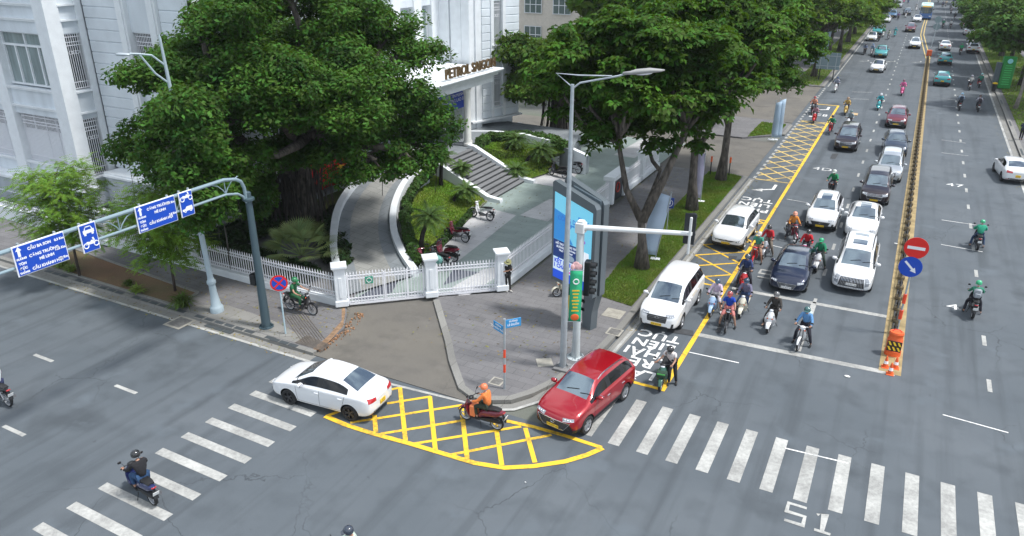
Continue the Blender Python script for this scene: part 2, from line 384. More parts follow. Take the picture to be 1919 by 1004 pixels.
# steel grille ramp by the driveway
gr = MB(); A_ = at(553,590,.14); B_ = at(590,640,.14)
for i in range(9):
    o = (i-4)*.11; d = (B_-A_).normalized(); nn = Vector((-d.y,d.x,0))
    gr.tube([A_+nn*o, B_+nn*o], .022, 5)
for i in range(22):
    p = Vector((-20.75+i*.066,20.3,.15)); gr.tube([p, p+Vector((0,.75-.01*i,0))], .016, 4)
tag(gr.build('steel_ramp_grille', mat('rusty_steel', (.16,.14,.12), .7, var=.3)), 'rusty steel bar grille laid over the sidewalk edge by the driveway', 'grille')

# grass strip on the avenue side walk, far verges, entry road
GX0, GX1 = -11.75, -9.42
gl = [(-11.4,30.6),(-9.45,30.2),(-9.42,54.0),(-10.2,54.3),(-11.85,54.2),(-11.8,44),(-11.7,34.6)]
lawns = [gl]
struct('grass_bed', MB().prism(gl, .1, .155), GRASSG)
struct('driveway', MB().prism([(-40,54.42),(-9.11,54.42),(-9.11,66.4),(-40,66.4)], -.05, .012), ASPH2)
struct('sidewalk', MB().prism([(-16,66.4),(-12,66.4),(-9.1,69.2),(-9.1,73.6),(-10.2,75),(-16,75)], -.2, .13), PAVE)
g2 = [(-11.6,66.9),(-9.45,69.3),(-9.4,73.3),(-11.6,73.2)]; lawns.append(g2); struct('grass_bed', MB().prism(g2, .1, .155), GRASSG)
struct('driveway', MB().prism([(-50,75.02),(-9.11,75.02),(-9.11,97),(-50,97)], -.05, .012), ASPH2)
struct('sidewalk', MB().prism([(-30,97.02),(-9.1,97.02),(-9.1,600),(-30,600)], -.2, .13), PAVE)
g3 = [(-12.4,98),(-9.4,97.4),(-9.4,330),(-12.4,330)]; lawns.append(g3); struct('grass_bed', MB().prism(g3, .1, .155), GRASSG)
kb = MB().prism([(-9.1,97),(-8.8,97),(-8.8,600),(-9.1,600)], -.2, .15); kb.prism([(-9.1,69.2),(-8.85,69.2),(-8.85,73.6),(-9.1,73.6)], -.2, .15); struct('kerb', kb, CONC)
struct('kerb', MB().prism([(9.0,20),(9.35,20),(9.35,600),(9.0,600)], -.2, .15), CONC)
struct('gutter', MB().sheet([(8.55,20),(8.99,20),(8.99,600),(8.55,600)], .006), CONC)
struct('gutter', MB().sheet([(8.99,20),(9.36,20),(9.36,600),(8.99,600)], .154), CONC)
struct('sidewalk', MB().prism([(9.35,20),(60,20),(60,600),(9.35,600)], -.2, .12), PAVE)
g4 = [(9.7,30),(14.5,30),(14.5,76),(9.7,76)]; g5 = [(9.7,80),(14.5,80),(14.5,330),(9.7,330)]
for g in (g4, g5): lawns.append(g); struct('grass_bed', MB().prism(g, .1, .155), GRASSG)
dd = MB().sheet([(8.35,20),(8.53,20),(8.53,600),(8.35,600)], .008); struct('road_marking', dd, PW)
gt = MB()
for i in range(14): gt.box((9.17, 60+i*12, .152), (.16, 2.4, .012))
for q in islands(gt): tag(q.build('drain_grate', MATS['dark_granite']), 'dark drain slot in the right kerb of the avenue', 'drain grate', 'drain slots in the right kerb')

# road paint
z1 = .006
m = MB()
for i in range(13): m.sheet([(-6.78+i*1.0,20.12),(-6.38+i*1.0,20.12),(-6.38+i*1.0,23.12),(-6.78+i*1.0,23.12)], z1)
for i in range(4): m.sheet([(-8.82+i*1.0 if i else -8.75,20.2),(-8.4+i*1.0,20.2),(-8.4+i*1.0,23.1),(-8.82+i*1.0 if i else -8.75,23.1)], z1) if i < 2 else None
struct('crosswalk', m, PW)
m = MB()
for i in range(12): y = 16.98-1.01*i; x = -19.7-.035*i; m.sheet([(x,y),(x+3,y-.03),(x+3,y-.36),(x,y-.33)], z1)
m.sheet([(-19.7,17.65),(-16.7,17.65),(-16.7,18.0),(-19.7,18.0)], z1)
m.sheet([(-19.7,18.6),(-16.7,18.6),(-16.7,18.95),(-19.7,18.95)], z1)
struct('crosswalk', m, PW)
m = MB()
m.sheet([(-140,19.42),(-19,19.5),(-19,19.64),(-140,19.58)], z1+.002)
m.strip([(-19,19.57),(-15.5,19.72),(-12.4,19.98),(-11.2,20.02),(-10.5,20.4),(-9.9,21.3),(-9.2,23.0),(-8.8,25.2),(-8.72,28),(-8.72,54)], .13, z1+.003)
for y0, y1, x in ((98,600,-8.55),): m.sheet([(x,y0),(x+.14,y0),(x+.14,y1),(x,y1)], z1)
k = 54.6
while k < 97: m.sheet([(-8.75,k),(-8.55,k),(-8.55,k+.6),(-8.75,k+.6)], z1); k += 1.25
for i in range(-4, 12):
    for (x, y) in ((-29.7-5.0*i+0.0,14.75),(-25.8-5.2*i,11.2)):
        if x < -22: m.sheet([(x,y-.07),(x+1.2,y-.07),(x+1.2,y+.08),(x,y+.08)], z1)
k = 34.4
while k < 500:
    m.sheet([(-2.1,k),(-1.95,k),(-1.95,k+1.0),(-2.1,k+1.0)], z1); k += 4.03
k = 29.85
while k < 500:
    m.sheet([(4.82,k),(4.98,k),(4.98,k+1.0),(4.82,k+1.0)], z1); k += 4.03
struct('lane_marking', m, PW)
m = MB(); m.strip([tuple(at(1310,627)[:2]), tuple(at(1677,701)[:2])], .32, z1); m.strip([tuple(at(1372,540)[:2]), tuple(at(1667,594)[:2])], .3, z1)
for x, y in ((-2.03,29.7),(-2.03,33.3)): m.sheet([(x-.12,y),(x+.12,y),(x+.12,y+1.5),(x-.12,y+1.5)], z1+.004)
struct('stop_line', m, PW)
m = MB()   # thin survey lines
for a, b in (((1292,660),(1385,680)),((1472,840),(1590,868)),((1767,777),(1890,811)),((1765,412),(1832,422)),((1764,458),(1842,472)),((1440,458),(1490,470)),((1475,373),(1515,380)),((1598,172),(1634,173)),((1594,185),(1629,186)),((1765,185),(1792,187)),((1765,262),(1810,268)),((1765,286),(1815,292)),((1767,198),(1791,200))):
    m.strip([tuple(at(*a)[:2]), tuple(at(*b)[:2])], .06, z1+.004)
struct('road_marking', m, PWB)
# yellow bus box in avenue lane
m = MB(); YL, YR, W_ = -8.55, -6.12, .2
m.strip([(YR,24.1),(YR,86.2)], W_, z1+.008); m.strip([(YR-.1,24.2),(-8.6,24.2)], .17, z1+.004); m.strip([(YR-.1,86),(-8.5,86)], .2, z1+.004)
def hatch(m, x0, x1, y0, y1, step, slope, wd, z):
    for sg in (1,-1):
        c = y0-(x1-x0)*slope
        while c < y1+(x1-x0)*slope:
            # line y = c + sg*slope*(x-x0) (or mirrored), clipped to the box
            pts = []
            for t in range(0, 41):
                x = x0+(x1-x0)*t/40; y = c+slope*(x-x0) if sg > 0 else c+slope*(x1-x)
                if y0 <= y <= y1: pts.append((x,y))
            if len(pts) > 2: m.strip([pts[0],pts[-1]], wd, z+(.003 if sg > 0 else 0))
            c += step
hatch(m, YL, YR-.1, 34.6, 45.6, 1.75, .75, .12, z1)
m.strip([(YL,34.6),(YR,34.6)], .14, z1); m.strip([(YL,45.6),(YR,45.6)], .14, z1)
struct('yellow_box_marking', m, PY)
m = MB(); hatch(m, YL, YR-.1, 54.5, 76.6, 1.85, 1.15, .15, z1); m.strip([(YL,54.5),(YR,54.5)], .18, z1+.004); m.strip([(YL,76.6),(YR,76.6)], .18, z1+.004)
struct('yellow_box_marking', m, PYO)
# corner turning box (yellow)
arc = [(-19.1+.0,16.75),(-17.9,16.75),(-16.9,16.78),(-15.5,16.85),(-14,16.93),(-12.6,17.02),(-11.3,17.1),(-10.2,17.17),(-9.3,17.35),(-8.5,17.75),(-7.7,18.45),(-7.1,19.15),(-6.8,19.85)]
arc = [tuple(at(*p)[:2]) for p in ((610,780),(650,797),(700,813),(770,832),(840,853),(890,868),(945,877),(1000,874),(1060,865),(1100,853),(1130,840))]
m = MB(); m.strip(arc, .2, z1+.012)
m.strip([tuple(at(*p)[:2]) for p in ((1128,839),(1060,817),(1000,800),(950,789))], .17, z1+.009)
m.strip([tuple(at(*p)[:2]) for p in ((612,780),(645,768))], .15, z1+.009)
pp = lambda *q: [tuple(at(*p)[:2]) for p in q]
for a, b in (((702, 778), (705, 810)),((750, 726), (761, 831)),((806, 743), (817, 849)),((865, 759), (876, 860)),((929, 793), (941, 872)),((985, 802), (1003, 867))): m.strip(pp(a,b), .16, z1+.006)
for a, b in (((726, 756), (808, 743)),((657, 792), (867, 759)),((714, 813), (867, 788)),((767, 833), (977, 799)),((841, 853), (1034, 815)),((732, 730), (753, 726))): m.strip(pp(a,b), .13, z1+.002)
struct('yellow_box_marking', m, PY)
# median paint
m = MB(); m.sheet([(1.05,29.6),(1.33,29.6),(1.78,131),(1.55,131)], z1+.004); m.sheet([(1.57,29.5),(1.86,29.5),(2.16,131),(1.92,131)], z1+.004); m.sheet([(1.331,29.6),(1.569,29.5),(1.569,31.2),(1.331,31.2)], z1+.004)
struct('median_marking', m, mat('ochre_median_paint', (.36,.27,.13), .85, var=.3, vscale=2))
m = MB(); m.sheet([(1.33,31.2),(1.57,31.2),(1.92,131),(1.78,131)], z1+.004); struct('median_strip', m, mat('median_dark_strip', (.07,.068,.065), .9, var=.3, vscale=2))
m = MB(); m.strip([(1.6,131),(.85,150),(.3,167),(.35,182),(.6,205),(.8,500)], .15, z1+.006); m.strip([(2.12,131),(1.5,148),(.8,167),(.85,185),(1.05,205),(1.3,500)], .15, z1+.006)
struct('median_marking', m, PYO)
# lettering on the lanes
def road_text(lines, cx, cy, size, stretch, m_, gap, z=z1+.004, rz=math.pi):
    mb = MB()
    for i, t in enumerate(lines):
        vs, fs = text_geo(t, size, 0, 1.08, bold=.022)
        mb.add(vs, fs, MT(cx, cy, z, rz) @ Matrix.Translation((0,-i*gap if rz else 0,0)) @ Matrix.Diagonal((1,stretch,1,1)))
    struct('lane_lettering', mb, m_)
road_text(['LÀN','RẼ','PHẢI','LIÊN','TỤC'], -7.5, 24.95, .86, 1.0, PWB, .83)
road_text(['LÀN','RẼ','PHẢI','LIÊN','TỤC'], -7.45, 45.3, .95, 1.05, PWB, 1.06)
def arrow(cx, y0, m_, s=1, z=z1+.004):
    mb = MB()
    pts = [(0,2.6),(0,1.0),(-1.0,.35)]
    mb.strip([(cx+a*s, y0+b*s) for a, b in pts], .26*s, z)
    mb.sheet([(cx-.9*s,y0+.75*s),(cx-1.75*s,y0-.05*s),(cx-.75*s,y0-.15*s)], z+.002)
    return mb
struct('road_arrow', arrow(-6.95,51.7,PWB,.75), PWB)
struct('road_arrow', arrow(-6.9,82.5,PWB,.9), PWB)
mb = MB()
for dx, dy, a, b in ((0,0,.9,.16),(0,.7,.9,.16),(.0,.35,.16,.8),(-.6,.1,.5,.14),(.7,.2,.14,1.0),(.95,.2,.14,1.0),(.82,.65,.3,.14),(.82,-.25,.3,.14),(-.3,-.9,.5,.5)): mb.sheet([(-7.6+dx-a/2,80+dy-b/2),(-7.6+dx+a/2,80+dy-b/2),(-7.6+dx+a/2,80+dy+b/2),(-7.6+dx-a/2,80+dy+b/2)], z1+.004)
struct('lane_symbol', mb, PWB)
def numb(t, px, py, size, st=1.5, rz=0.0, mm=None):
    p = at(px,py); vs, fs = text_geo(t, size, 0, 1.05, bold=.0)
    struct('lane_lettering', MB().add(vs, fs, MT(p.x,p.y,z1+.004,rz) @ Matrix.Diagonal((1,st,1,1))), mm or PWB)

def square_s(p, w_, h, mm, one=False, th=.13):
    m = MB(); P = lambda a: [(p.x+x*w_, p.y+y*h) for x, y in a]
    m.strip(P([(1,1),(0,1),(0,.5),(1,.5),(1,0),(0,0)]), th, z1+.004)
    if one: m.strip(P([(1.6,.82),(2.0,1),(2.0,0)]), th, z1+.004); m.strip(P([(1.6,-.02),(2.45,-.02)]), th, z1+.007)
    struct('lane_lettering', m, mm)
square_s(at(1470,974), .52, .82, PW, True, .11); square_s(at(1420,518), .75, 1.0, PW)
numb('4D', 1542, 317, 1.1, 1.0); numb('47', 1790, 347, 1.1, .9); numb('4', 1786, 575, 1.1, .8,)
numb('42', 1778, 428, .01)
for (px, py) in ((1618,115),(1668,116),(1717,117)):
    p = at(px,py); struct('road_arrow', arrow(p.x+.6,p.y,PW,.7), PW)
# manhole covers and patches
mc = mat('manhole_concrete', (.36,.34,.29), .9, var=.2); mcd = mat('manhole_iron', (.17,.165,.155), .8, var=.3, vscale=8)
for i, (q, zz, mm, lab) in enumerate((([(305,608),(330,592),(370,600),(345,618)], .01, mcd, 'square iron manhole cover in the side street near the lamp post'),
    ([(1000,684),(1018,674),(1042,684),(1024,696)], .135, mc, 'pale concrete inspection cover beside the banner lamp pole'),
    ([(914,718),(928,710),(950,722),(935,732)], .135, mcd, 'small inspection cover at the foot of the street name post'),
    ([(1126,594),(1140,579),(1176,590),(1160,606)], .135, mc, 'inspection cover at the end of the avenue grass strip'),
    ([(1132,625),(1145,615),(1172,628),(1158,640)], .135, mcd, 'worn inspection cover near the kerb below the grass strip'))):
    P4 = [at(a,b,0) for a,b in q]; c = sum(P4, Vector())/4; wx = (P4[2]-P4[0]).length*.35
    o = empty('manhole_cover', (c.x,c.y,zz), 0.0 if i != 1 else .6, lab, 'manhole cover')
    MB().box((0,0,.004), (wx*2,wx*2,.012), ch=.004).build('frame', mc, o)
    lid = MB().box((0,0,.012), (wx*1.5,wx*1.5,.012), ch=.004)
    for k in range(5): lid.box((0,(k-2)*wx*.28,.02), (wx*1.3,.02,.006))
    lid.build('lid', mm, o)
tar = mat('dark_road_patch', (.055,.058,.062), .9, var=.2)
m = MB()
for q in (((1255,612),(1300,620),(1300,630),(1250,622)),((1350,606),(1357,610),(1348,625),(1341,622)),((1362,572),(1370,575),(1358,592),(1350,590)),((1366,480),(1382,480),(1380,486),(1366,487)),((1560,288),(1572,288),(1566,298),(1556,297))): m.sheet([tuple(at(*p)[:2]) for p in q], z1+.013)
struct('road_patch', m, tar)
# litter
lm = mat('white_litter', (.75,.75,.72), .8)
for i, (px, py, s_) in enumerate(((1588,706,.12),(1679,457,.1),(985,905,.03))):
    p = at(px,py); tag(MB().ell((p.x,p.y,.03), (s_,s_*.6,.03), 7, 4).build('litter', lm), ['crumpled white paper lying past the stop line','white scrap lying left of the yellow median','tiny white scrap on the junction'][i], 'litter', None)
# soil planter on the side street sidewalk
PL = [(-38.3,20.5),(-28.1,20.42),(-28.3,21.9),(-38.6,22.7)]
struct('planter_bed', MB().sheet(PL, .136), SOIL)
kb = MB()
for i in range(4): a = Vector(PL[i]); b = Vector(PL[(i+1)%4]); d = (b-a).normalized(); nn = Vector((-d.y,d.x))*.07; kb.prism([tuple(a-nn),tuple(b-nn),tuple(b+nn),tuple(a+nn)], .1, .175+i*.003)
struct('planter_kerb', kb, CONC)

# grass blades
def blades(name, polys, dens, h, m_, z=.15, wd=.03, maxn=60000):
    V = []; n_ = 0
    allp = []
    for poly in polys:
        P = np.array(poly); mn = P.min(0); mx = P.max(0); A = (mx-mn).prod()
        n = int(min(maxn, A*dens)); q = RNG.random((n,2))*(mx-mn)+mn
        ins = np.zeros(n, bool); j = len(P)-1
        for i in range(len(P)):
            xi, yi = P[i]; xj, yj = P[j]
            c = ((yi > q[:,1]) != (yj > q[:,1])) & (q[:,0] < (xj-xi)*(q[:,1]-yi)/(yj-yi+1e-9)+xi); ins ^= c; j = i
        allp.append(q[ins])
    q = np.concatenate(allp); n = len(q)
    a = RNG.random(n)*6.28; hh = h*(.5+RNG.random(n)); ln = (RNG.random((n,2))-.5)*h*1.2
    zz = z(q) if callable(z) else np.full(n, z)
    b0 = np.stack([q[:,0]-np.cos(a)*wd, q[:,1]-np.sin(a)*wd, zz], 1); b1 = np.stack([q[:,0]+np.cos(a)*wd, q[:,1]+np.sin(a)*wd, zz], 1)
    t = np.stack([q[:,0]+ln[:,0], q[:,1]+ln[:,1], zz+hh], 1)
    V = np.stack([b0,b1,t], 1).reshape(-1,3)
    return fast_mesh(name, V, 3, m_)
def fast_mesh(name, V, k, m_, smooth=False):
    me = bpy.data.meshes.new(name); n = len(V)//k
    me.vertices.add(n*k); me.vertices.foreach_set('co', np.ascontiguousarray(V, dtype=np.float32).ravel())
    me.loops.add(n*k); me.loops.foreach_set('vertex_index', np.arange(n*k, dtype=np.int32))
    me.polygons.add(n); me.polygons.foreach_set('loop_start', np.arange(0, n*k, k, dtype=np.int32)); me.polygons.foreach_set('loop_total', np.full(n, k, dtype=np.int32))
    me.update(calc_edges=True); me.validate(); me.materials.append(m_)
    return me
GR1 = mat('grass_blades', (.11,.25,.025), .7, col2=(.21,.25,.05), vscale=.9, island=.3, trans=.25)
GR2 = mat('lawn_blades', (.14,.32,.025), .7, col2=(.29,.36,.06), vscale=.5, island=.3, trans=.25)
o = link('grass', blades('grass', [lawns[0]], 900, .08, GR1), None); tag(o, 'rough grass growing on the strip beside the bus lane', 'grass', kind='stuff')
o = link('grass', blades('grass', lawns[1:3], 220, .12, GR1, wd=.06, maxn=30000), None); tag(o, 'grass growing on the verges farther up the avenue on the left', 'grass', kind='stuff')
o = link('grass', blades('grass', lawns[3:], 120, .12, GR1, wd=.07, maxn=40000), None); tag(o, 'bright grass on the right verge of the avenue', 'grass', kind='stuff')
# ------------------------------------------------------------------ building
def YX(a): return [(p[1],p[0]) for p in a]
CURT = mat('curtained_glass', (.24,.30,.30), .12, spec=.8, var=.25, vscale=1.2, vstretch=(3,3,.3)); DARKW = mat('dark_window', (.03,.04,.045), .08, spec=.8)
class Wall:
    """wall frame helper: u along the wall, z up, n outward"""
    def __init__(s, p, q): s.p = Vector((*p,0)); d = Vector((*q,0))-s.p; s.L = d.length; s.d = d.normalized(); s.rz = math.atan2(s.d.y, s.d.x); s.n = Vector((s.d.y,-s.d.x,0))
    def box(s, mb, u0, u1, z0, z1, n0, n1, ch=0):
        c = s.p+s.d*(u0+u1)/2+s.n*(n0+n1)/2; mb.box((c.x,c.y,(z0+z1)/2), (u1-u0, abs(n1-n0), z1-z0), s.rz, ch)
def grille(parent, W, u0, u1, z0, z1, n, step=.13, orn=True):
    g = MB(); h = z1-z0
    k = u0+.04
    while k < u1: W.box(g, k, k+.028, z0, z1, n, n+.03); k += step
    for z in (z0+.03, z0+.12*h, z0+.78*h, z0+.84*h, z0+.93*h, z1-.05): W.box(g, u0, u1, z, z+.035, n-.012, n+.042)
    c = W.p+W.d*(u0+u1)/2+W.n*(n+.015)
    if orn:
        for kk in range(3):
            r = .09+.0*kk; zc = z0+.66*h+.0; pts = [c+W.d*(math.cos(a)*r*1.5+(kk-1)*.2)+Vector((0,0,zc+math.sin(a)*r)) for a in [i*math.pi/5 for i in range(11)]]; g.tube(pts, .014, 4, cap=False)
    return g.build('window_grille', FENCEM, parent)
bld = empty('office_building', (-45,40,0), 0, 'white neoclassical office building with pilasters, barred windows and a columned entrance canopy', 'building')
def bb(name, mb, m, parent=None, **k):
    o = mb.build(name, m, parent or bld, **k)
    if not parent or parent is bld: o.location = (45,-40,0)
    return o
core = MB()
core.prism([(-90,26.7),(-42.4,26.7),(-42.4,28.7),(-33.4,28.7),(-33.4,51.2),(-30.9,51.4),(-29.2,56.2),(-40,58),(-60,70),(-90,70)], 0, 19)
bb('wall', core, WALLM)
HT = 19
W1 = Wall((-85,26),(-41.9,26)); L1 = W1.L
pil = MB(); spn = MB(); led = MB(); pln = MB(); ux = L1
bays = []
for b in range(8):
    w1_ = L1-1.0-5.2*b; w0_ = w1_-4.25; bays.append((w0_,w1_))
    W1.box(pil, w1_, min(w1_+.95, L1), 2.35, HT, -.7, 0, ch=.03)
    for (za, zb) in ((2.35,3.2),(6.15,7.75),(10.85,13.3),(16.2,HT)): W1.box(spn, w0_-.002, w1_+.002, za, zb, -.7, -.22)
    for z, pr in ((6.55,.12),(7.62,.16),(3.1,.14),(11.5,.12),(12.3,.14),(13.2,.14)): W1.box(led, w0_-.0, w1_+.0, z, z+.09, -.21, -.21+pr); W1.box(led, w0_-.05 if z in (7.62,3.1) else w0_, w1_+.05 if z in (7.62,3.1) else w1_, z+.092, z+.15, -.21, -.17+pr)
    for fz0, fz1, gr_ in ((3.2,6.15,1),(7.85,10.85,0),(13.3,16.2,0)):
        c = W1.p+W1.d*w0_+Vector((45,-40,0)); wo = MB(); W1.box(wo, w0_, w1_, fz0, fz1, -.62, -.55)
        wn = bb('window', wo, CURT if not gr_ else DARKW)
        if gr_: grille(wn, W1, w0_+.05, w1_-.05, fz0, fz1, -.42, .12)
        fr = MB(); lw = (w1_-w0_)
        if gr_:
            for k in range(5): W1.box(fr, w0_+lw*k/4-.05+.05*(k==0)-.0, w0_+lw*k/4+.05-.05*(k==4), fz0, fz1, -.55, -.49)
            for k in range(4): W1.box(fr, w0_+lw*k/4+.08, w0_+lw*(k+1)/4-.08, fz0+.02, fz0+2.0, -.53, -.51)
        else:
            for k in range(5): W1.box(fr, w0_+lw*k/4-.05+.05*(k==0), w0_+lw*k/4+.05-.05*(k==4), fz0, fz1-(.75 if k % 2 else 0), -.55, -.45)
            W1.box(fr, w0_, w1_, fz1-.8, fz1-.68, -.55, -.43); W1.box(fr, w0_, w1_, fz1-.08, fz1, -.55, -.42); W1.box(fr, w0_, w1_, fz0, fz0+.09, -.55, -.41)
        fr.build('window_frame', TRIM, wn)
W1.box(pln, 0, L1+.35, 0, 2.05, -.7, .3); W1.box(led, 0, L1+.5, 2.05, 2.2, -.7, .5); W1.box(led, 0, L1+.42, 2.2, 2.34, -.7, .38); W1.box(led, 0, L1+.42, 1.0, 1.08, 0, .33)
# return wall with narrow barred windows
W2 = Wall((-41.9,26),(-41.9,28.25)); W2.n = Vector((1,0,0))
for za, zb in ((2.35,2.7),(6.1,7.75),(10.85,13.3),(16.2,HT)): W2.box(spn, .85, 1.85, za, zb, -.6, -.14)
W2.box(pil, .003, .85, 2.352, HT, -.4, -.004); W2.box(pil, 1.85, 2.25, 2.352, HT, -.5, -.06); W2.box(pln, .0, 2.2, 0, 2.04, -.4, .28)
for z in (6.4,7.6,2.6,11.5,12.3,13.15): W2.box(led, .8, 1.9, z, z+.1, -.13, .03)
for z0, z1, in ((2.75,6.1),(7.8,10.85),(13.3,16.2)):
    wo = MB(); W2.box(wo, .86, 1.84, z0, z1, -.42, -.36); wn = bb('window', wo, DARKW); grille(wn, W2, .88, 1.82, z0, z1, -.22, .13)
# grooved wall behind the banyan
W3 = Wall((-41.9,28.2),(-33.0,28.2)); grv = MB()
z = 2.95; dkj = MB()
for seg in ((.0,3.0),(6.2,8.87)):
    z = 2.95
    while z < HT-.6:
        W3.box(grv, seg[0]+.01, seg[1]-.01, z, z+.60, -.55, -.05, ch=.035); W3.box(grv, seg[0]+.02, seg[1]-.02, z+.60, z+.62, -.55, -.11); z += .62
for u in (3.0,5.5): W3.box(pil, u, u+.7, 2.95, HT, -.55, .13, ch=.03); W3.box(pil, u+.14, u+.56, 2.95, HT, .13, .19)
for za, zb in ((2.95,3.25),(6.5,7.8),(11.0,13.3),(16.2,HT)): W3.box(spn, 3.7, 5.5, za, zb, -.55, -.15)
for z0, z1, in ((3.25,6.5),(7.8,11.0),(13.3,16.2)):
    wo = MB(); W3.box(wo, 3.71, 5.49, z0, z1, -.5, -.44); wn = bb('window', wo, DARKW); grille(wn, W3, 3.75, 5.45, z0, z1, -.3, .13)
W3.box(pln, .3, 9.0, 0, 2.7, -.5, .95); W3.box(led, .3, 9.1, 2.7, 2.82, -.5, 1.12); W3.box(led, .3, 9.02, 2.82, 2.94, -.5, 1.02); W3.box(led, .3, 9.04, 1.2, 1.28, .9, 1.0)
# long side wall towards the avenue
W4 = Wall((-33.0,27.3),(-33.0,51.0)); W4.n = Vector((1,0,0))
W4.box(pln, .0, 23.7, 0, 2.68, -.4, 0.03)
for z in (.9,1.8,2.7): W4.box(led, .02, 23.7, z, z+.12, 0.0, .14+(.08 if z > 2 else 0))
z = 3.0
while z < HT-.6:
    W4.box(grv, .95, 9.2, z, z+.60, -.45, -.02, ch=.035); W4.box(grv, .97, 9.18, z+.60, z+.62, -.45, -.09); z += .62
# entrance recess and giant piers
for u0, u1 in ((9.3,10.6),(12.2,13.2),(14.9,15.9),(17.6,18.6),(20.3,21.3),(22.6,23.7)): W4.box(pil, u0, u1, 2.9, HT, -.45, .22, ch=.04)
for z in (6.9,11.3,15.5): W4.box(spn, 9.3, 23.7, z, z+.5, -.45, .1)
ew = MB(); W4.box(ew, 10.6, 22.6, 2.0, HT, -.42, -.34); bb('window', ew, WALLM)
for k, (u0, u1) in enumerate(((10.7,12.1),(13.3,14.8),(16,17.5),(18.7,20.2),(21.4,22.5))):
    for (za, zb) in ((7.6,11.0),(12,15.2)):
        wo = MB(); W4.box(wo, u0, u1, za, zb, -.33, -.25); wn = bb('window', wo, CURT); fr = MB()
        for uu in (u0, (u0+u1)/2-.03, u1-.06): W4.box(fr, uu, uu+.06, za, zb, -.25, -.19)
        fr.build('window_frame', TRIM, wn)
dr = MB(); W4.box(dr, 13.4, 18.4, 2.0, 5.0, -.33, -.2); bb('door', dr, DARKW)
W5 = Wall((-33.2,50.9),(-30.2,50.9))     # pier facing the side street
for u0, u1, n1 in ((0,.35,-.1),(.35,1.25,.0),(1.25,1.45,-.18),(1.45,2.35,.06),(2.35,3.0,.02)): W5.box(pil, u0+.004, u1, 0, HT, -1.2, n1)
W6 = Wall((-30.2,50.92),(-28.45,56.0)); z = 2.6
for u0, u1, n1 in ((0.01,.45,.03),(.45,.62,-.06),(.62,1.05,.06),(1.05,1.3,-.06)): W6.box(pil, u0, u1, 0, HT, -.9, n1)
while z < HT-.6:
    for u0, u1 in ((1.32,2.2),(3.75,5.3)): W6.box(grv, u0, u1, z, z+.56, -.9, 0, ch=.03); W6.box(grv, u0+.01, u1-.01, z+.56, z+.6, -.9, -.06)
    z += .6
for u in (2.2,3.45): W6.box(pil, u, u+.3, 2.6, HT, -.9, .08)
for za, zb in ((2.6,3.4),(6.2,8.3),(11.5,13),(15.8,HT)): W6.box(spn, 2.5, 3.45, za, zb, -.9, -.1)
for za, zb in ((3.4,6.2),(8.3,11.5),(13,15.8)):
    wo = MB(); W6.box(wo, 2.51, 3.44, za, zb, -.4, -.3); wn = bb('window', wo, CURT); grille(wn, W6, 2.55, 3.42, za, zb, -.2, .12); W6.box(led, 2.3, 3.6, za-.12, za-.02, 0, .16)
W6.box(pln, 0, 5.4, 0, 1.6, -.9, .22)
for z in (1.6,2.45,.9): W6.box(led, 0, 5.42, z, z+.12, -.1, .3)
for nm_, mb_, m_ in (('pilaster',pil,TRIM),('spandrel',spn,WALLM),('ledge',led,TRIM),('plinth',pln,PLINTH),('grooved_wall',grv,mat('grooved_render', (.68,.73,.77), .8, var=.1, vscale=.7))):
    P_ = islands(mb_); P_.sort(key=lambda q: -len(q.f))
    if len(P_) > 99:
        rest = MB()
        for q in P_[98:]: rest.add(q.v, q.f)
        P_ = P_[:98]; bb(nm_, rest, m_)['kind'] = 'stuff'
    for q in P_: bb(nm_, q, m_)
# corner entrance canopy with columns
can = MB(); cx0, cx1, cy0, cy1 = -33.0, -27.35, 36.3, 50.3
can.box(((cx0+cx1)/2,(cy0+cy1)/2,6.68), (cx1-cx0,cy1-cy0,.23)); can.box(((cx0+cx1)/2+.12,(cy0+cy1)/2,6.86), (cx1-cx0+.2,cy1-cy0+.2,.13)); can.box(((cx0+cx1)/2+.2,(cy0+cy1)/2,6.99), (cx1-cx0+.4,cy1-cy0+.4,.12), ch=.03)
cn = bb('canopy', can, TRIM)
br = MB(); br.box((-27.75,43.3,6.32), (.45,13.0,.42)); br.box((-30.5,47.0,6.32), (5.2,.45,.42)); bb('beam', br, TRIM)
for (x, y) in ((-27.75,46.35),(-28.1,46.95),(-27.75,40.2),(-28.1,39.6)):
    c = MB(); c.lathe([(.34,2.0),(.34,2.14),(.29,2.2),(.27,2.3),(.245,4.2),(.22,5.7),(.25,5.74),(.25,5.82),(.31,5.95),(.33,6.06)], 20, MT(x,y,0)); bb('column', c, mat('ivory_column', (.74,.74,.7), .7, var=.05), smooth='auto')
GOLD = mat('gold_lettering', (.16,.105,.05), .4, metal=.5)
vs, fs = text_geo('PETROL SAIGON', .92, .07, 1.0, bold=.02)
T = Matrix(((0,0,1,-27.35),(1,0,0,46.4),(0,1,0,7.5),(0,0,0,1)))
bb('canopy_lettering', MB().add(vs, fs, T), GOLD)
nb = empty('notice_board', (-30.05,47.6,4.75), 0, 'blue notice board with white lettering hung behind the entrance columns', 'notice board')
MB().box((0,0,0), (.1,5.6,1.5)).build('board', mat('notice_blue', (.02,.06,.4), .5), nb)
vs, fs = text_geo('HÃY LÀ NIỀM TIN MẠNH\nVÌ MỘT CHUNG LÒNG LAO ĐỘNG', .36, .002); MB().add(vs, fs, Matrix(((0,0,1,.056),(1,0,0,0),(0,1,0,.1),(0,0,0,1)))).build('lettering', PWB, nb)

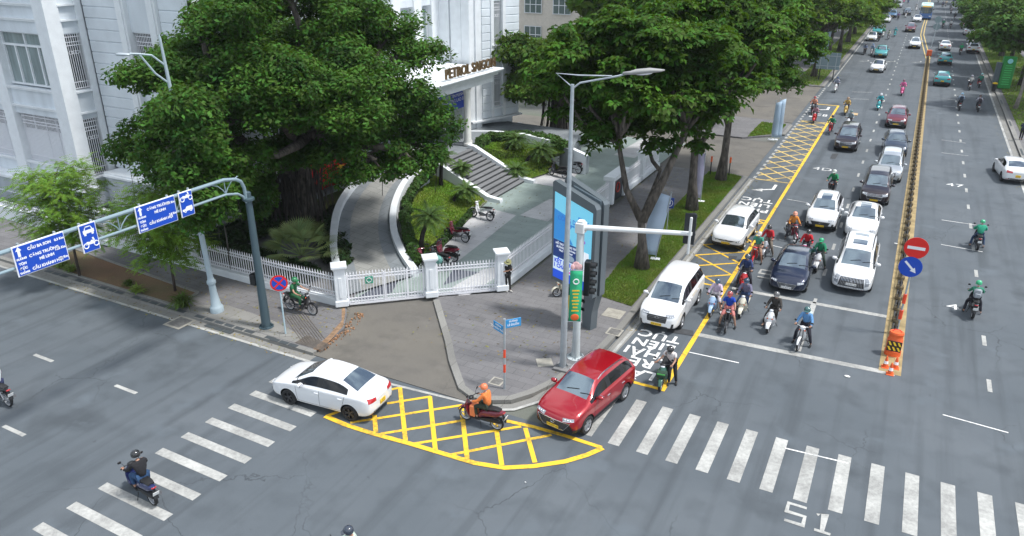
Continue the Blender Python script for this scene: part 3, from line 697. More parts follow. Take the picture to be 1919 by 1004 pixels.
# cream office far behind
bl2 = empty('cream_building', (-33.5,92,0), 0, 'cream office block with green tinted windows behind the trees', 'building')
CRM = mat('cream_render', (.62,.57,.5), .8, var=.08); b2 = MB(); b2.box((0,0,11), (19,16,22)); b2.build('wall', CRM, bl2)
for i in range(5):
    for j in range(6):
        x = -7.4+i*3.7; z = 2.2+j*3.4; wn = MB().box((x,-8.05,z), (2.2,.12,1.9)).build('window', mat('green_tinted_glass', (.06,.1,.09), .08, spec=.8), bl2)
        fr = MB()
        for q in (-1.1,-.37,.37,1.1): fr.box((x+q,-8.13,z), (.07,.05,1.9))
        for q in (-.95,0,.95): fr.box((x,-8.15,z+q), (2.27,.05,.07))
        fr.build('window_frame', TRIM, wn)

# ------------------------------------------------------------------ forecourt
def sheet3(pts): return MB().add([tuple(at(*p)) for p in pts], [tuple(range(len(pts)))])
def flipup(mb):
    v = [Vector(p) for p in mb.v]; n = sum(((v[i].x*v[(i+1)%len(v)].y-v[(i+1)%len(v)].x*v[i].y) for i in range(len(v))))
    if n < 0: mb.f = [f[::-1] for f in mb.f]
    return mb
struct('forecourt', MB().sheet([(-33,24.2),(-21.4,24.25),(-18.2,26.9),(-15.75,28.95),(-15.75,62),(-33,62)], .10), GREENST)
ws = MB()
for q in (((826,465),(887,400),(927,393),(968,403),(912,448),(845,500)), ((975,403),(1030,373),(1047,373),(1045,400),(1027,415)), ((983,340),(1020,327),(1097,307),(1073,337),(1040,350)),((1150,290),(1200,262),(1235,262),(1190,296)),((868,560),(845,540),(905,505),(930,500),(938,515))):
    ws.sheet([tuple(at(a,b,.1)[:2]) for a, b in q], .106)
struct('forecourt_paving', ws, WHITEST)
ws = MB()
for q in (((662,562),(700,540),(735,512),(755,512),(735,548),(695,562)),((830,535),(850,505),(900,510),(850,528))): ws.sheet([tuple(at(a,b,.1)[:2]) for a, b in q], .110)
struct('forecourt_paving', ws, mat('dark_slate', (.1,.11,.14), .5, var=.2))
struct('garden_bed', MB().sheet([(-33,24.35),(-21.5,24.35),(-22.6,25.8),(-25.0,28.4),(-28.2,32.5),(-30.6,36.5),(-33,39)], .115), GRASSG)
# curved ramps
def ramp(name, Ls, Rs, label, over=.28, cl=None):
    def dens(a, n=6):
        out = []
        for i in range(len(a)-1):
            p0 = a[max(i-1,0)]; p1 = a[i]; p2 = a[i+1]; p3 = a[min(i+2,len(a)-1)]
            for k in range(n):
                t = k/n; out.append(.5*((2*p1)+(-p0+p2)*t+(2*p0-5*p1+4*p2-p3)*t*t+(-p0+3*p1-3*p2+p3)*t**3))
        return out+[a[-1]]
    Ls = dens(Ls); Rs = dens(Rs); n = len(Ls); Z = [max((Ls[i].z+Rs[i].z)/2-over, .115) for i in range(n)]
    for a, b, m_, dz in ((0,.26,GREY_R,0),(.26,.74,TAN_R,0),(.74,1,GREY_R,0)):
        mb = MB(); 
        for i in range(n):
            p = Ls[i].lerp(Rs[i], a); q = Ls[i].lerp(Rs[i], b); mb.v += [(p.x,p.y,Z[i]),(q.x,q.y,Z[i])]
        mb.f = [(2*i,2*i+1,2*i+3,2*i+2) for i in range(n-1)]; struct('ramp_paving', mb, m_)
    for S in (Ls, Rs):
        mb = MB()
        for i in range(n):
            t = (S[min(i+1,n-1)]-S[max(i-1,0)]); t.z = 0; t.normalize(); nn = Vector((-t.y,t.x,0))*.19; zt = max(S[i].z, .4)
            mb.v += [(S[i].x-nn.x,S[i].y-nn.y,0),(S[i].x-nn.x,S[i].y-nn.y,zt),(S[i].x+nn.x,S[i].y+nn.y,zt),(S[i].x+nn.x,S[i].y+nn.y,0)]
        for i in range(n-1):
            for k in range(3): mb.f.append((4*i+k,4*i+k+1,4*i+5+k,4*i+4+k))
        mb.f += [(0,1,2,3),(4*n-1,4*n-2,4*n-3,4*n-4)]
        o = mb.build('parapet', TRIM, None, fix=True); tag(o, label[0] if S is Ls else label[1], 'parapet')
GREY_R = ground_mat('ramp_grey_stone', (.2,.225,.24), (.24,.26,.275), grain=.1, joints=(.9,.9,.01)); TAN_R = ground_mat('ramp_tan_stone', (.27,.275,.26), (.32,.32,.30), grain=.1, joints=(.9,.5,.01))
ramp('r', [at(641,545,.5),at(632,500,.7),at(625,450,1.0),at(633,390,1.45),at(660,345,2.0),at(700,310,2.4)], [at(778,505,.5),at(752,465,.7),at(738,425,1.0),at(740,380,1.45),at(762,335,2.0),at(800,306,2.4)], ('white curved parapet along the garden side of the ramp','white curved parapet between the ramp and the palm lawn'))
pf = MB().prism([(-33,39.5),(-29.0,38.6),(-27.15,40.9),(-27.15,45.7)]+[tuple(at(*p)[:2]) for p in ((893,272,1.95),(915,262,1.95),(985,257,1.95),(1035,266,1.95),(1072,282,1.95))]+[(-22.2,54.6),(-29,55),(-33,51)], 0, 1.95)
struct('entrance_platform', pf, GREY_R)
c2 = [at(*p) for p in ((868,246,2.5),(925,246,2.5),(980,251,2.4),(1028,262,2.2),(1068,277,1.9),(1100,292,1.5))]
mb = MB()
for i in range(len(c2)):
    S = c2[i]; mb.v += [(S.x-.0,S.y+.0,0),(S.x,S.y,S.z),(S.x+.05,S.y+.38,S.z),(S.x+.05,S.y+.38,0)]
for i in range(len(c2)-1):
    for k in range(3): mb.f.append((4*i+k,4*i+k+1,4*i+5+k,4*i+4+k))
tag(mb.build('parapet', TRIM, None, fix=True), 'long white parapet behind the columns at the top of the steps', 'parapet')
st = empty('entrance_steps', (-25,43.3,0), 0, 'wide grey stone steps climbing to the entrance columns', 'steps')
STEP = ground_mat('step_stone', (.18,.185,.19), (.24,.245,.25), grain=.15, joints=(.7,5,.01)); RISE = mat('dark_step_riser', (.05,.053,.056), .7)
f1 = MB(); f2 = MB(); NS = 12
for i in range(NS):
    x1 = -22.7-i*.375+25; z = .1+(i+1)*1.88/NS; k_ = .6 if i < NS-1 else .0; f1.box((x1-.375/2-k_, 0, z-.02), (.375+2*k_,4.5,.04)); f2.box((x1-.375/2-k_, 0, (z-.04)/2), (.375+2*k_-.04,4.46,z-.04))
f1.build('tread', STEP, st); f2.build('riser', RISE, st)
for y in (-2.45, 2.45):
    bm_ = MB(); pts = [(-27.3,2.25),(-26.8,2.2),(-23.0,.42),(-22.4,.34),(-22.0,.3)]
    for (x, z) in pts: bm_.v += [(x+25,y-.2,0),(x+25,y-.2,z),(x+25,y+.2,z),(x+25,y+.2,0)]
    for i in range(len(pts)-1):
        for k in range(3): bm_.f.append((4*i+k,4*i+k+1,4*i+5+k,4*i+4+k))
    bm_.f += [(0,1,2,3),(19,18,17,16)]
    bm_.build('stair_kerb', TRIM, st, fix=True)
# lawns (sloping up to the ramp and platform)
LA = [(778,500,.2),(832,458,.2),(888,400,.2),(912,378,.2),(880,350,.6),(845,318,1.2),(815,318,1.4),(775,345,1.1),(758,375,.9),(755,420,.6),(765,465,.35)]
LB = [(988,336,.2),(1020,326,.2),(1068,308,.3),(1080,300,.5),(1072,284,1.7),(1035,268,1.9),(985,259,1.93),(915,264,1.93),(893,274,1.93),(925,300,.9),(955,318,.5)]
def lawn3(P, lab):
    mb = flipup(sheet3(P)); c = sum((Vector(v) for v in mb.v), Vector())/len(mb.v); n = len(mb.v); rev = mb.f[0][0] != 0; mb.v.append(tuple(c)); mb.f = [((i+1)%n,i,n) if rev else (i,(i+1)%n,n) for i in range(n)]
    struct('lawn', mb, GRASSG); V = [Vector(v) for v in mb.v]
    out = []
    for f in mb.f:
        a, b, c_ = (V[i] for i in f); A = (b-a).cross(c_-a).length/2
        k = int(A*520); r1 = np.sqrt(RNG.random((k,1))); r2 = RNG.random((k,1)); q = (1-r1)*np.array(a)+r1*(1-r2)*np.array(b)+r1*r2*np.array(c_)
        an = RNG.random(k)*6.28; wd = .045; h = .05+.06*RNG.random(k); t = q+np.stack([(RNG.random(k)-.5)*.12,(RNG.random(k)-.5)*.12,h],1)
        d = np.stack([np.cos(an)*wd,np.sin(an)*wd,np.zeros(k)],1); out.append(np.stack([q-d,q+d,t],1).reshape(-1,3))
    tag(link('grass', fast_mesh('grass', np.concatenate(out), 3, GR2), None), lab, 'grass', kind='stuff')
lawn3(LA, 'sunny clipped lawn with palms between the ramp and the steps'); lawn3(LB, 'clipped lawn with palms right of the entrance steps')
mb = MB()
for P in (LA[:4], LB[:3]):
    mb.strip([tuple(at(a,b,.1)[:2]) for a,b,_ in P], .22, .24); mb.prism([tuple(at(P[0][0],P[0][1],.1)[:2]), tuple((at(P[0][0],P[0][1],.1)+Vector((.1,-.1,0)))[:2]), tuple((at(P[-1][0],P[-1][1],.1)+Vector((.1,-.1,0)))[:2]), tuple(at(P[-1][0],P[-1][1],.1)[:2])], .1, .239)
struct('lawn_kerb', mb, CONC)
# red banner on the side wall
fl = MB(); n = 14
for i in range(n+1):
    y = 33.2+5.0*i/n; s_ = .08*math.sin(i*1.3); fl.v += [(-32.3+s_, y, .9),(-32.3+s_*.6, y, 2.9-.12*math.sin(i/n*3.1))]
fl.f = [(2*i,2*i+2,2*i+3,2*i+1) for i in range(n)]; me = fl.mesh('banner', True)
bn = empty('red_banner', (0,0,0), 0, 'red cloth banner hanging low on the wall behind the banyan', 'banner'); o = link('cloth', me, mat('banner_red', (.62,.02,.015), .8), bn); sm = o.modifiers.new('s','SOLIDIFY'); sm.thickness = .03
MB().add(*text_geo('★', .9, .01), Matrix(((0,0,1,-32.1),(1,0,0,37.3),(0,1,0,1.95),(0,0,0,1)))).build('emblem', PY, bn)

# ------------------------------------------------------------------ fences and gates
def panel(mb, p, q, z0, z1, step=.155, spikes=True, deco=True, r=.016):
    p = Vector((*p,0)); q = Vector((*q,0)); L = (q-p).length; d = (q-p)/L; n = int(L/step); rz = math.atan2(d.y,d.x)
    for i in range(n+1):
        c = p+d*(i*L/n); mb.box((c.x,c.y,(z0+z1)/2), (r*2,r*2,z1-z0), rz)
        if spikes: mb.add([(c.x-.035*d.x,c.y-.035*d.y,z1),(c.x+.02*d.y,c.y-.02*d.x,z1),(c.x+.035*d.x,c.y+.035*d.y,z1),(c.x-.02*d.y,c.y+.02*d.x,z1),(c.x,c.y,z1+.12),(c.x,c.y,z1-.04)], [(0,1,4),(1,2,4),(2,3,4),(3,0,4),(1,0,5),(2,1,5),(3,2,5),(0,3,5)])
    c = (p+q)/2
    for z in [z0+.04, z0+.22, z1-.1]+([z1-.26] if deco else []): mb.box((c.x,c.y,z), (L,.045,.04), rz)
    if deco:
        for i in range(n):
            for zz in (z1-.18, z0+.13):
                a = p+d*((i+.5)*L/n); mb.tube([a+d*math.cos(t)*.055+Vector((0,0,zz+.05*math.sin(t))) for t in [k*math.pi/2.5 for k in range(5)]+[0]], .009, 3, cap=False)
def pillar(parent, x, y, rz, h=2.05, w=.46):
    m = MB(); m.box((x,y,.25+.1), (w+.1,w+.1,.3), rz, ch=.03); m.box((x,y,h/2+.1), (w,w,h-.3), rz, ch=.02); m.box((x,y,h-.04), (w+.08,w+.08,.06), rz); m.box((x,y,h+.05), (w+.2,w+.2,.12), rz, ch=.03)
    m.add([(a*(w/2+.1),b*(w/2+.1),h+.11) for a,b in ((-1,-1),(1,-1),(1,1),(-1,1))]+[(0,0,h+.24)], [(0,1,4),(1,2,4),(2,3,4),(3,0,4)], MT(x,y,0,rz))
    for s in (-1,1):
        for ax in (0,1): c = Vector((0,s*(w/2+.012),0)) if ax == 0 else Vector((s*(w/2+.012),0,0)); c = Matrix.Rotation(rz,3,'Z') @ c; m.box((x+c.x,y+c.y,h*.5+.1), ((.16,.03,1.0) if ax == 0 else (.03,.16,1.0)), rz, ch=.012)
    return m.build('pillar', TRIM, parent)
def fence(label, pts, gate=False, base=.42, z1=1.5, pill=(), group=None, name='iron_fence', pz=2.05):
    f = empty(name, (0,0,0), 0, label, 'fence', group)
    for i in range(len(pts)-1):
        mb = MB(); panel(mb, pts[i], pts[i+1], .13+base, .13+z1); mb.build('railing', FENCEM, f)
        w_ = MB(); p = Vector((*pts[i],0)); q = Vector((*pts[i+1],0)); c = (p+q)/2; w_.box((c.x,c.y,(base+.06)/2), ((q-p).length-.002,.28,base+.06), math.atan2((q-p).y,(q-p).x), ch=.02); w_.build('base_wall', TRIM, f)
    for (x, y, rz) in pill: pillar(f, x, y, rz, pz)
    return f
fence('white spiked iron fence on a low wall along the side street', [(-37.3,24.0),(-31.2,24.0),(-24.4,23.9),(-21.6,24.0)], pill=[(-37.6,24,0),(-30.9,24.0,0)])
fence('white iron fence at the far left below the barred windows', [(-62,24.0),(-50,24.0),(-38.0,24.0)], base=.9, z1=1.0, pill=[(-50,24,0)])
fence('long white iron fence running beside the avenue sidewalk', [(-15.72,29.3),(-15.72,36.4),(-15.72,43.6)], pill=[], base=.3)
fence('white iron fence beyond the portal along the avenue sidewalk', [(-15.72,46.2),(-15.72,50.4),(-15.72,54.3)], pill=[(-15.72,50.1,0)], base=.3)
PZ = math.atan2(2.8,3.1)
g = empty('gate_pillars', (0,0,0), 0, '', 'gate pillar')
bpy.data.objects.remove(g)
for (x, y, lab) in ((-21.3,24.0,'left white gate pillar where the fence meets the driveway gate'),(-18.2,26.75,'middle white gate pillar between the two driveway gates'),(-15.6,28.95,'right white gate pillar beside the standing pedestrian')):
    o = pillar(None, x, y, PZ, 2.1, .5); o.name = 'gate_pillar'; tag(o, lab, 'gate pillar')
for a, b, lab in (((-21.05,24.22),(-18.45,26.52),'white sliding iron gate with a round green sign'),((-17.97,26.97),(-15.83,28.75),'white iron gate right of the middle pillar')):
    gg = empty('driveway_gate', (0,0,0), 0, lab, 'gate'); mb = MB(); panel(mb, a, b, .25, 1.7, .14); mb.build('railing', FENCEM, gg)
    fr = MB(); A = Vector((*a,0)); B = Vector((*b,0)); d = (B-A).normalized(); rz = math.atan2(d.y,d.x)
    for t in ((0,.48,.78,1) if a[0] < -20 else (0,1)): c = A.lerp(B, t); fr.box((c.x,c.y,.93), (.07,.06,1.5), rz)
    c = (A+B)/2; fr.box((c.x,c.y,.19), ((B-A).length,.07,.09), rz); fr.build('frame', FENCEM, gg)
    if a[0] < -20:
        c = A.lerp(B,.28)+Vector((d.y,-d.x,0))*.05; sg = MB().box((c.x,c.y,1.33), (.36,.02,.36), rz, ch=.008).build('sign', mat('green_sign', (.05,.3,.2), .5), gg); n_ = Vector((d.y,-d.x,0))
        MB().tube([c+d*math.cos(t)*.11+Vector((0,0,1.33+.11*math.sin(t)))+n_*.018 for t in [k*math.pi/8 for k in range(17)]], .014, 4).build('emblem', PWB, sg)
# small portal in the avenue fence
po = empty('fence_portal', (-15.7,44.9,.13), 0, 'small white stone portal with a dark emblem plate in the avenue fence', 'portal')
MB().box((0,-1.1,.8), (.55,.3,1.6), ch=.02).box((0,1.1,.8), (.55,.3,1.6), ch=.02).box((0,0,1.72), (.75,2.8,.3), ch=.03).build('frame', TRIM, po)
MB().box((.05,0,.78), (.12,1.86,1.5)).build('plate', mat('dark_plate', (.03,.035,.04), .3), po)
MB().tube([(.14,.32*math.cos(t),.85+.32*math.sin(t)) for t in [k*math.pi/8 for k in range(17)]], .04, 5).build('emblem', mat('emblem_red', (.5,.06,.05), .4), po)
# ------------------------------------------------------------------ trees and plants
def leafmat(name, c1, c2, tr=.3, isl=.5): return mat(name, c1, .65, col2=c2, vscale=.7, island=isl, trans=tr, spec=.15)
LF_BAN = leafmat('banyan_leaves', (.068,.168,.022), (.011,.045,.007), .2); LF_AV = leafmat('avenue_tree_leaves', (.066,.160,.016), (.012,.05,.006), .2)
LF_FAR = leafmat('far_tree_leaves', (.10,.20,.016), (.024,.07,.007), .2); LF_FEA = leafmat('feathery_leaves', (.19,.34,.05), (.08,.19,.03), .3)
LF_HED = leafmat('hedge_leaves', (.07,.15,.03), (.03,.065,.02), .15); LF_PALM = leafmat('palm_leaves', (.09,.17,.04), (.05,.10,.03), .15, .25); LF_RIGHT = leafmat('right_tree_leaves', (.08,.17,.03), (.03,.08,.016), .22)
LF_FAN = leafmat('fan_palm_leaves', (.26,.34,.15), (.14,.22,.09), .2, .25)
def leaves(clumps, per, size, flat=.65, up=.7, aspect=.5, fold=True):
    """clumps: (x,y,z,r); returns vertices of rhombic leaf quads spread through each clump, denser towards its shell"""
    C = np.array(clumps); n = len(C)*per; c = np.repeat(C, per, 0)
    d = RNG.normal(size=(n,3)); d /= np.linalg.norm(d, axis=1)[:,None]; rr = RNG.random(n)**.42
    p = c[:,:3]+d*(c[:,3]*rr)[:,None]*np.array([1,1,flat])
    nrm = d*.6+RNG.normal(size=(n,3))*.55+np.array([0,0,up]); nrm /= np.linalg.norm(nrm, axis=1)[:,None]
    a = RNG.normal(size=(n,3)); t = np.cross(nrm, a); t /= np.linalg.norm(t, axis=1)[:,None]; b = np.cross(nrm, t)
    s = (size*(.6+.8*RNG.random(n)))[:,None]
    dr = np.array([0,0,-1])*s*.15
    return np.stack([p-t*s, p-b*s*aspect, p+t*s+dr, p+b*s*aspect], 1).reshape(-1,3)
def rosettes(clumps, per, k, size, flat=.6):
    """whorls of k long leaves round each twig end, like a tropical almond"""
    C = np.array(clumps); n = len(C)*per; c = np.repeat(C, per, 0)
    d = RNG.normal(size=(n,3)); d /= np.linalg.norm(d, axis=1)[:,None]; d[:,2] = np.where(RNG.random(n) < .7, np.abs(d[:,2]), d[:,2])
    p = c[:,:3]+d*(c[:,3]*RNG.random(n)**.4)[:,None]*np.array([1,1,flat]); out = []
    ax = d*.5+np.array([0,0,1.0])+RNG.normal(size=(n,3))*.3; ax /= np.linalg.norm(ax, axis=1)[:,None]
    e1 = np.cross(ax, RNG.normal(size=(n,3))); e1 /= np.linalg.norm(e1, axis=1)[:,None]; e2 = np.cross(ax, e1)
    for i in range(k):
        an = 6.283*i/k+RNG.random(n)*.7; dr = e1*np.cos(an)[:,None]+e2*np.sin(an)[:,None]; sd = e2*np.cos(an)[:,None]-e1*np.sin(an)[:,None]
        s = (size*(.6+.7*RNG.random(n)))[:,None]; drop = ax*(.05-.45*RNG.random(n))[:,None]*s
        m = p+dr*s*.62+ax*s*.12+drop*.2
        out.append(np.stack([p+dr*s*.12, m-sd*s*.24, p+dr*s+drop, m+sd*s*.24], 1).reshape(-1,3))
    return np.concatenate(out)
def lobes(c, R, nl, per, rs, seed, inner=.55, reject=None, zmin=None, lf=.24, fl=.55):
    rg = np.random.default_rng(seed); out = []; L = []
    for i in range(nl*3):
        if len(L) >= nl: break
        d = rg.normal(size=3); d /= np.linalg.norm(d); d[2] = abs(d[2]) if rg.random() < .62 else d[2]*.8
        p = np.array(c)+d*np.array(R)*(inner+(.80-inner)*rg.random())
        if zmin and p[2] < zmin: continue
        if reject and reject(p): continue
        L.append(p)
    for p in L:
        lr = (R[0]+R[1])/2*(lf+.12*rg.random())
        for k in range(per):
            d = rg.normal(size=3); d /= np.linalg.norm(d); q = p+d*np.array([lr,lr,lr*fl])*rg.random()**.4
            if reject and reject(q): continue
            out.append((*q, rs*(.6+.7*rg.random())))
    return L, out
def limb(mb, a, b, r0, r1, rg, n=6, bend=.12, sides=7):
    a = Vector(a); b = Vector(b); L = (b-a).length; pts = []; off = Vector((rg.normal()*bend*L, rg.normal()*bend*L, abs(rg.normal())*bend*L*.5))
    for i in range(n+1):
        t = i/n; pts.append(a.lerp(b, t)+off*math.sin(math.pi*t)+Vector((rg.normal(),rg.normal(),rg.normal()))*.02*L*(0 < i < n))
    mb.tube(pts, [r0+(r1-r0)*i/n for i in range(n+1)], sides); return pts
def tree(name, base, trunk_pts, r0, L, clumps, leafV, lm_, label, cat='tree', group=None, bark=BARK, seed=1, twigs=True):
    rg = np.random.default_rng(seed); o = empty(name, base, 0, label, cat, group); B = Vector(base); t = MB()
    tp = [Vector(p)-B for p in trunk_pts[0]] ; n = len(tp)
    t.tube(tp, [r0*(1.45 if i == 0 else 1-.45*i/(n-1)) for i in range(n)], 10)
    tops = [tp[-1]]
    for tr, rr in trunk_pts[1:]: q = [Vector(p)-B for p in tr]; t.tube(q, [rr*(1-.5*i/(len(q)-1)) for i in range(len(q))], 8); tops.append(q[-1])
    for p in L:
        q = Vector(p)-B; s = min(tops, key=lambda v: (v-q).length); pts = limb(t, s, q, r0*.38, r0*.12, rg)
        if twigs:
            near = sorted(clumps, key=lambda c: (Vector(c[:3])-B-q).length)[:7]
            for c in near: limb(t, pts[-2], Vector(c[:3])-B, r0*.09, r0*.03, rg, 3, .08, 4)
    t.build('trunk', bark, o, smooth=True)
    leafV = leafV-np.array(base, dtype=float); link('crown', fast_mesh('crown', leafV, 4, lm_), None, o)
    return o
# --- the big banyan
def rej(p): return (p[0] < -32.6 and p[1] > 27.2) or (p[1] > 25.0 and p[0] < -41.0) or p[2] < 3.0 or (p[0] > -22.2 and p[2] < 5.2) or (p[0] < -31 and p[2] < 4.2)
L1_, C1_ = lobes((-27.6,28.9,8.8), (8.3,8.6,6.3), 60, 17, .85, 5, inner=.45, reject=rej, lf=.15, fl=.45)
for ex in [(-25.0,20.3,5.2,.9),(-24.9,20.2,6.3,1.0),(-25.0,20.3,7.4,1.1),(-25.1,20.4,8.5,1.1),(-25.2,20.6,9.5,1.0),(-26.6,21.4,8.8,1.5),(-27.6,21.3,7.4,1.4),(-26.4,22.2,6.0,1.3),(-29.2,22.4,6.0,1.5),(-31.0,23.0,7.2,1.6),(-32.6,23.6,6.3,1.4),(-29.6,27.6,3.7,1.3),(-31.2,27.0,4.0,1.3),(-30.2,26.2,4.6,1.3),(-30.6,28.2,3.1,1.1),(-31.6,28.0,3.3,1.1),(-29.2,27.2,3.0,1.0)]+[(*at(*p),1.5) for p in ((795,262,6.2),(765,292,5.8),(705,300,5.6),(812,225,7.2),(640,305,5.6),(780,200,8))]:
    L1_.append(np.array(ex[:3]))
    for k in range(12):
        d = RNG.normal(size=3); d /= np.linalg.norm(d); C1_.append((ex[0]+d[0]*ex[3]*.8, ex[1]+d[1]*ex[3]*.8, ex[2]+d[2]*ex[3]*.5, .6+.4*RNG.random()))
V = leaves(C1_, 215, .112, up=.9)
ban = tree('banyan_tree', (-30.3,31.6,.1), [[(-30.3,31.6,.1),(-30.2,31.4,2),(-29.6,31.0,4.2),(-28.7,30.3,6.2)],([(-30.0,31.2,3),(-27.5,29.2,6.2)],.4),([(-30.0,31.2,3.3),(-31.0,27.2,6.5)],.4)], .85, L1_, C1_, V, LF_BAN, 'huge dark green banyan with hanging roots in front of the building', seed=3)
rt = MB(); rg = np.random.default_rng(9)
for i in range(120):
    a = rg.random()*6.28; r = .4+1.6*rg.random()**1.5; x = -30.2+r*math.cos(a); y = 31.3+r*math.sin(a); h = 3.4+3*rg.random()
    rt.tube([(x+30.3+.2*rg.normal(),y-31.6+.2*rg.normal(),0),(x+30.3,y-31.6,h*.5),(x+30.3+.3*rg.normal(),y-31.6+.3*rg.normal(),h)], .02+.06*rg.random()**2, 4)
for i in range(170):
    c = C1_[int(rg.integers(len(C1_)))]
    if c[2] > 7.5 or not (-32 < c[0] < -21): continue
    h = .6+2.4*rg.random(); z = c[2]; x, y = c[0]+30.3, c[1]-31.6; bot = max(z-h-.5, 1.6)
    rt.tube([(x,y,z),(x+.05,y,(z+bot)/2),(x+.04*rg.normal(),y,bot)], .012+.012*rg.random(), 3)
o = rt.build('aerial_roots', mat('root_bark', (.04,.034,.03), .95), ban); o['kind'] = 'stuff'
dk = [(x,y,z,.9) for x,y,z in ((-30.9,32.8,3.4),(-31.6,34.5,4.0),(-31.6,30.6,3.6),(-29.5,33.2,4.2),(-28.6,31.6,4.6),(-31.5,28.6,4.1),(-29.2,28.9,4.6),(-31.0,33.5,5.6),(-29.8,30,5.4))]
# --- three large trees on the grass strip
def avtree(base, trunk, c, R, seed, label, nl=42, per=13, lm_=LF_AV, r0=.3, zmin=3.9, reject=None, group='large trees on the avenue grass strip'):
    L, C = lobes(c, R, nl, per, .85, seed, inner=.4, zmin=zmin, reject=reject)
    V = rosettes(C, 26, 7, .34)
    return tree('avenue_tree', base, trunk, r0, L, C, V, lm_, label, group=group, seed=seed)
B1 = at(1203,502,.15); B2 = at(1297,393,.15); B3 = at(1351,337,.15)
v = lambda b, *q: [tuple(b)]+[(b[0]+x,b[1]+y,z) for x,y,z in q]
avtree(tuple(B1), [v(B1,(-.1,.1,1.5),(-.25,0,2.9)), (v(B1,(-.25,0,2.8),(-1.0,-.3,4.3),(-1.6,-.2,6.6))[1:],.22), (v(B1,(-.2,0,2.7),(.5,.6,4.6),(1.3,1.2,7.2))[1:],.27), (v(B1,(-.2,0,2.8),(.15,1.4,5.0))[1:],.16)], (-11.8,37.0,9.0), (6.0,6.3,5.2), 21, 'forked avenue tree nearest the crossing, at the front of the grass strip', reject=lambda p: (p[1] < 34.6 and p[2] < 6.3 and p[0] > -12) or (p[0] > -9.5 and p[2] < 5.5))
avtree(tuple(B2), [v(B2,(-.15,.1,2),(-.2,0,4.2),(0,.3,6)), (v(B2,(-.2,0,3.6),(1.0,.6,6.5))[1:],.2)], (-11.3,45.6,9.8), (6.0,5.2,4.8), 33, 'middle avenue tree with a bulging trunk beside a lilac banner')
avtree(tuple(B3), [v(B3,(.05,.1,2),(.1,0,4.6),(0,.3,6)), (v(B3,(.1,0,4),(-1.2,.6,6.5))[1:],.2)], (-11.5,54.0,9.2), (6.9,5.8,5.2), 44, 'dark straight avenue tree at the far end of the grass strip', nl=38)
# --- second banyan by the building corner
def rej2(p): return p[2] < 2.6 or (p[0] < -28.2 and p[1] < 57.5 and p[0] < -30+(p[1]-51)*.3) or (p[1] < 52.8 and p[2] < 4.4)
L2_, C2_ = lobes((-25.6,57.2,5.9), (5.9,5.6,4.3), 26, 15, .9, 8, inner=.4, reject=rej2)
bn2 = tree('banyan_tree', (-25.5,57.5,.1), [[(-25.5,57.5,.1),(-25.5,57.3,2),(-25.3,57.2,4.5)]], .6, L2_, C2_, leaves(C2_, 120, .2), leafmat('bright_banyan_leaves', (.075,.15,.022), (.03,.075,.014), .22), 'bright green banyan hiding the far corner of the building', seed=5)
rt = MB()
for i in range(70):
    a = rg.random()*6.28; r = .3+1.6*rg.random(); x = r*math.cos(a); y = r*math.sin(a); rt.tube([(x,y,0),(x*.8,y*.8,2),(x*.7,y*.7,4.4)], .02+.05*rg.random()**2, 4)
o = rt.build('aerial_roots', MATS['root_bark'], bn2)
# --- shared crowns for the trees farther away
def far_tree_src(seed, lm_, R=(5.6,5.6,4.2), zc=7.8, nl=16, per=9, k=70, size=.36, h=5.2, lab='', name='avenue_tree', kind='l', zmin=3.6):
    L, C = lobes((0,0,zc), R, nl, per, 1.05, seed, inner=.35, zmin=zmin)
    V = leaves(C, k, size, up=.8) if kind == 'l' else rosettes(C, max(4, k//7), 6, size*1.15)
    return tree(name, (0,0,0), [[(0,0,0),(.1,.05,2),(0,0,h)]], .3, L, C, V, lm_, lab, seed=seed, twigs=False)
def place_trees(src, spots, group):
    for i, (x, y, s, lab) in enumerate(spots):
        o = src[i % len(src)] if i < len(src) else dup(src[i % len(src)])
        o.location = (x,y,.12); o.rotation_euler.z = (i*2.1) % 6.28; o.scale = (s,s,s); tag(o, lab, 'tree', group)
ordn = ['first','second','third','fourth','fifth','sixth','seventh','eighth','ninth','tenth','eleventh','twelfth','thirteenth','fourteenth','fifteenth','sixteenth']
fs_ = [far_tree_src(s, LF_FAR, k=100, kind='r', size=.40, R=(6.6,6.5,4.8), zc=7.0, nl=30, zmin=3.0) for s in (51,52,53)]
sp = [(-10.9,104,1.0),(-10.7,118,1.05),(-10.6,131.5,1.0),(-10.7,146,1.1),(-10.8,160,1.0),(-10.7,175,1.05),(-10.8,190,1.0),(-10.8,206,1.1),(-10.8,223,1.0),(-10.8,240,1.1),(-10.8,258,1.0),(-10.8,278,1.1),(-10.8,300,1.0)]
place_trees(fs_, [(x,y,s,f'leafy avenue tree on the left verge, {ordn[i]} one beyond the side entrance') for i, (x,y,s) in enumerate(sp)], 'avenue trees along the left verge')
fr_ = [far_tree_src(s, LF_RIGHT, k=120, size=.25, zc=6.6, R=(7.2,6.8,4.2), nl=34, zmin=2.9) for s in (61,62)]
sp = [(12.4,94,1.02),(12.0,109,1.05),(11.6,123,1.0),(11.6,138,1.05),(11.4,154,1.0),(11.4,170,1.05),(11.4,187,1.0),(11.4,204,1.05),(11.4,222,1.0),(11.4,241,1.0),(11.4,262,1.1),(11.4,285,1.1)]
place_trees(fr_, [(x,y,s,f'spreading dark green tree on the right verge, {ordn[i]} one up the avenue') for i, (x,y,s) in enumerate(sp)], 'spreading trees along the right verge')
sp = [(-19,70,1.15),(-27,76,1.2),(-20,86,1.1),(-30,92,1.3),(-20,104,1.2),(-22,120,1.2),(-21,138,1.2),(-22,158,1.2),(-21,180,1.3),(-22,205,1.3),(-22,235,1.4),(-22,270,1.4),(-40,130,1.4),(-40,150,1.5),(-40,200,1.6),(-42,250,1.6)]
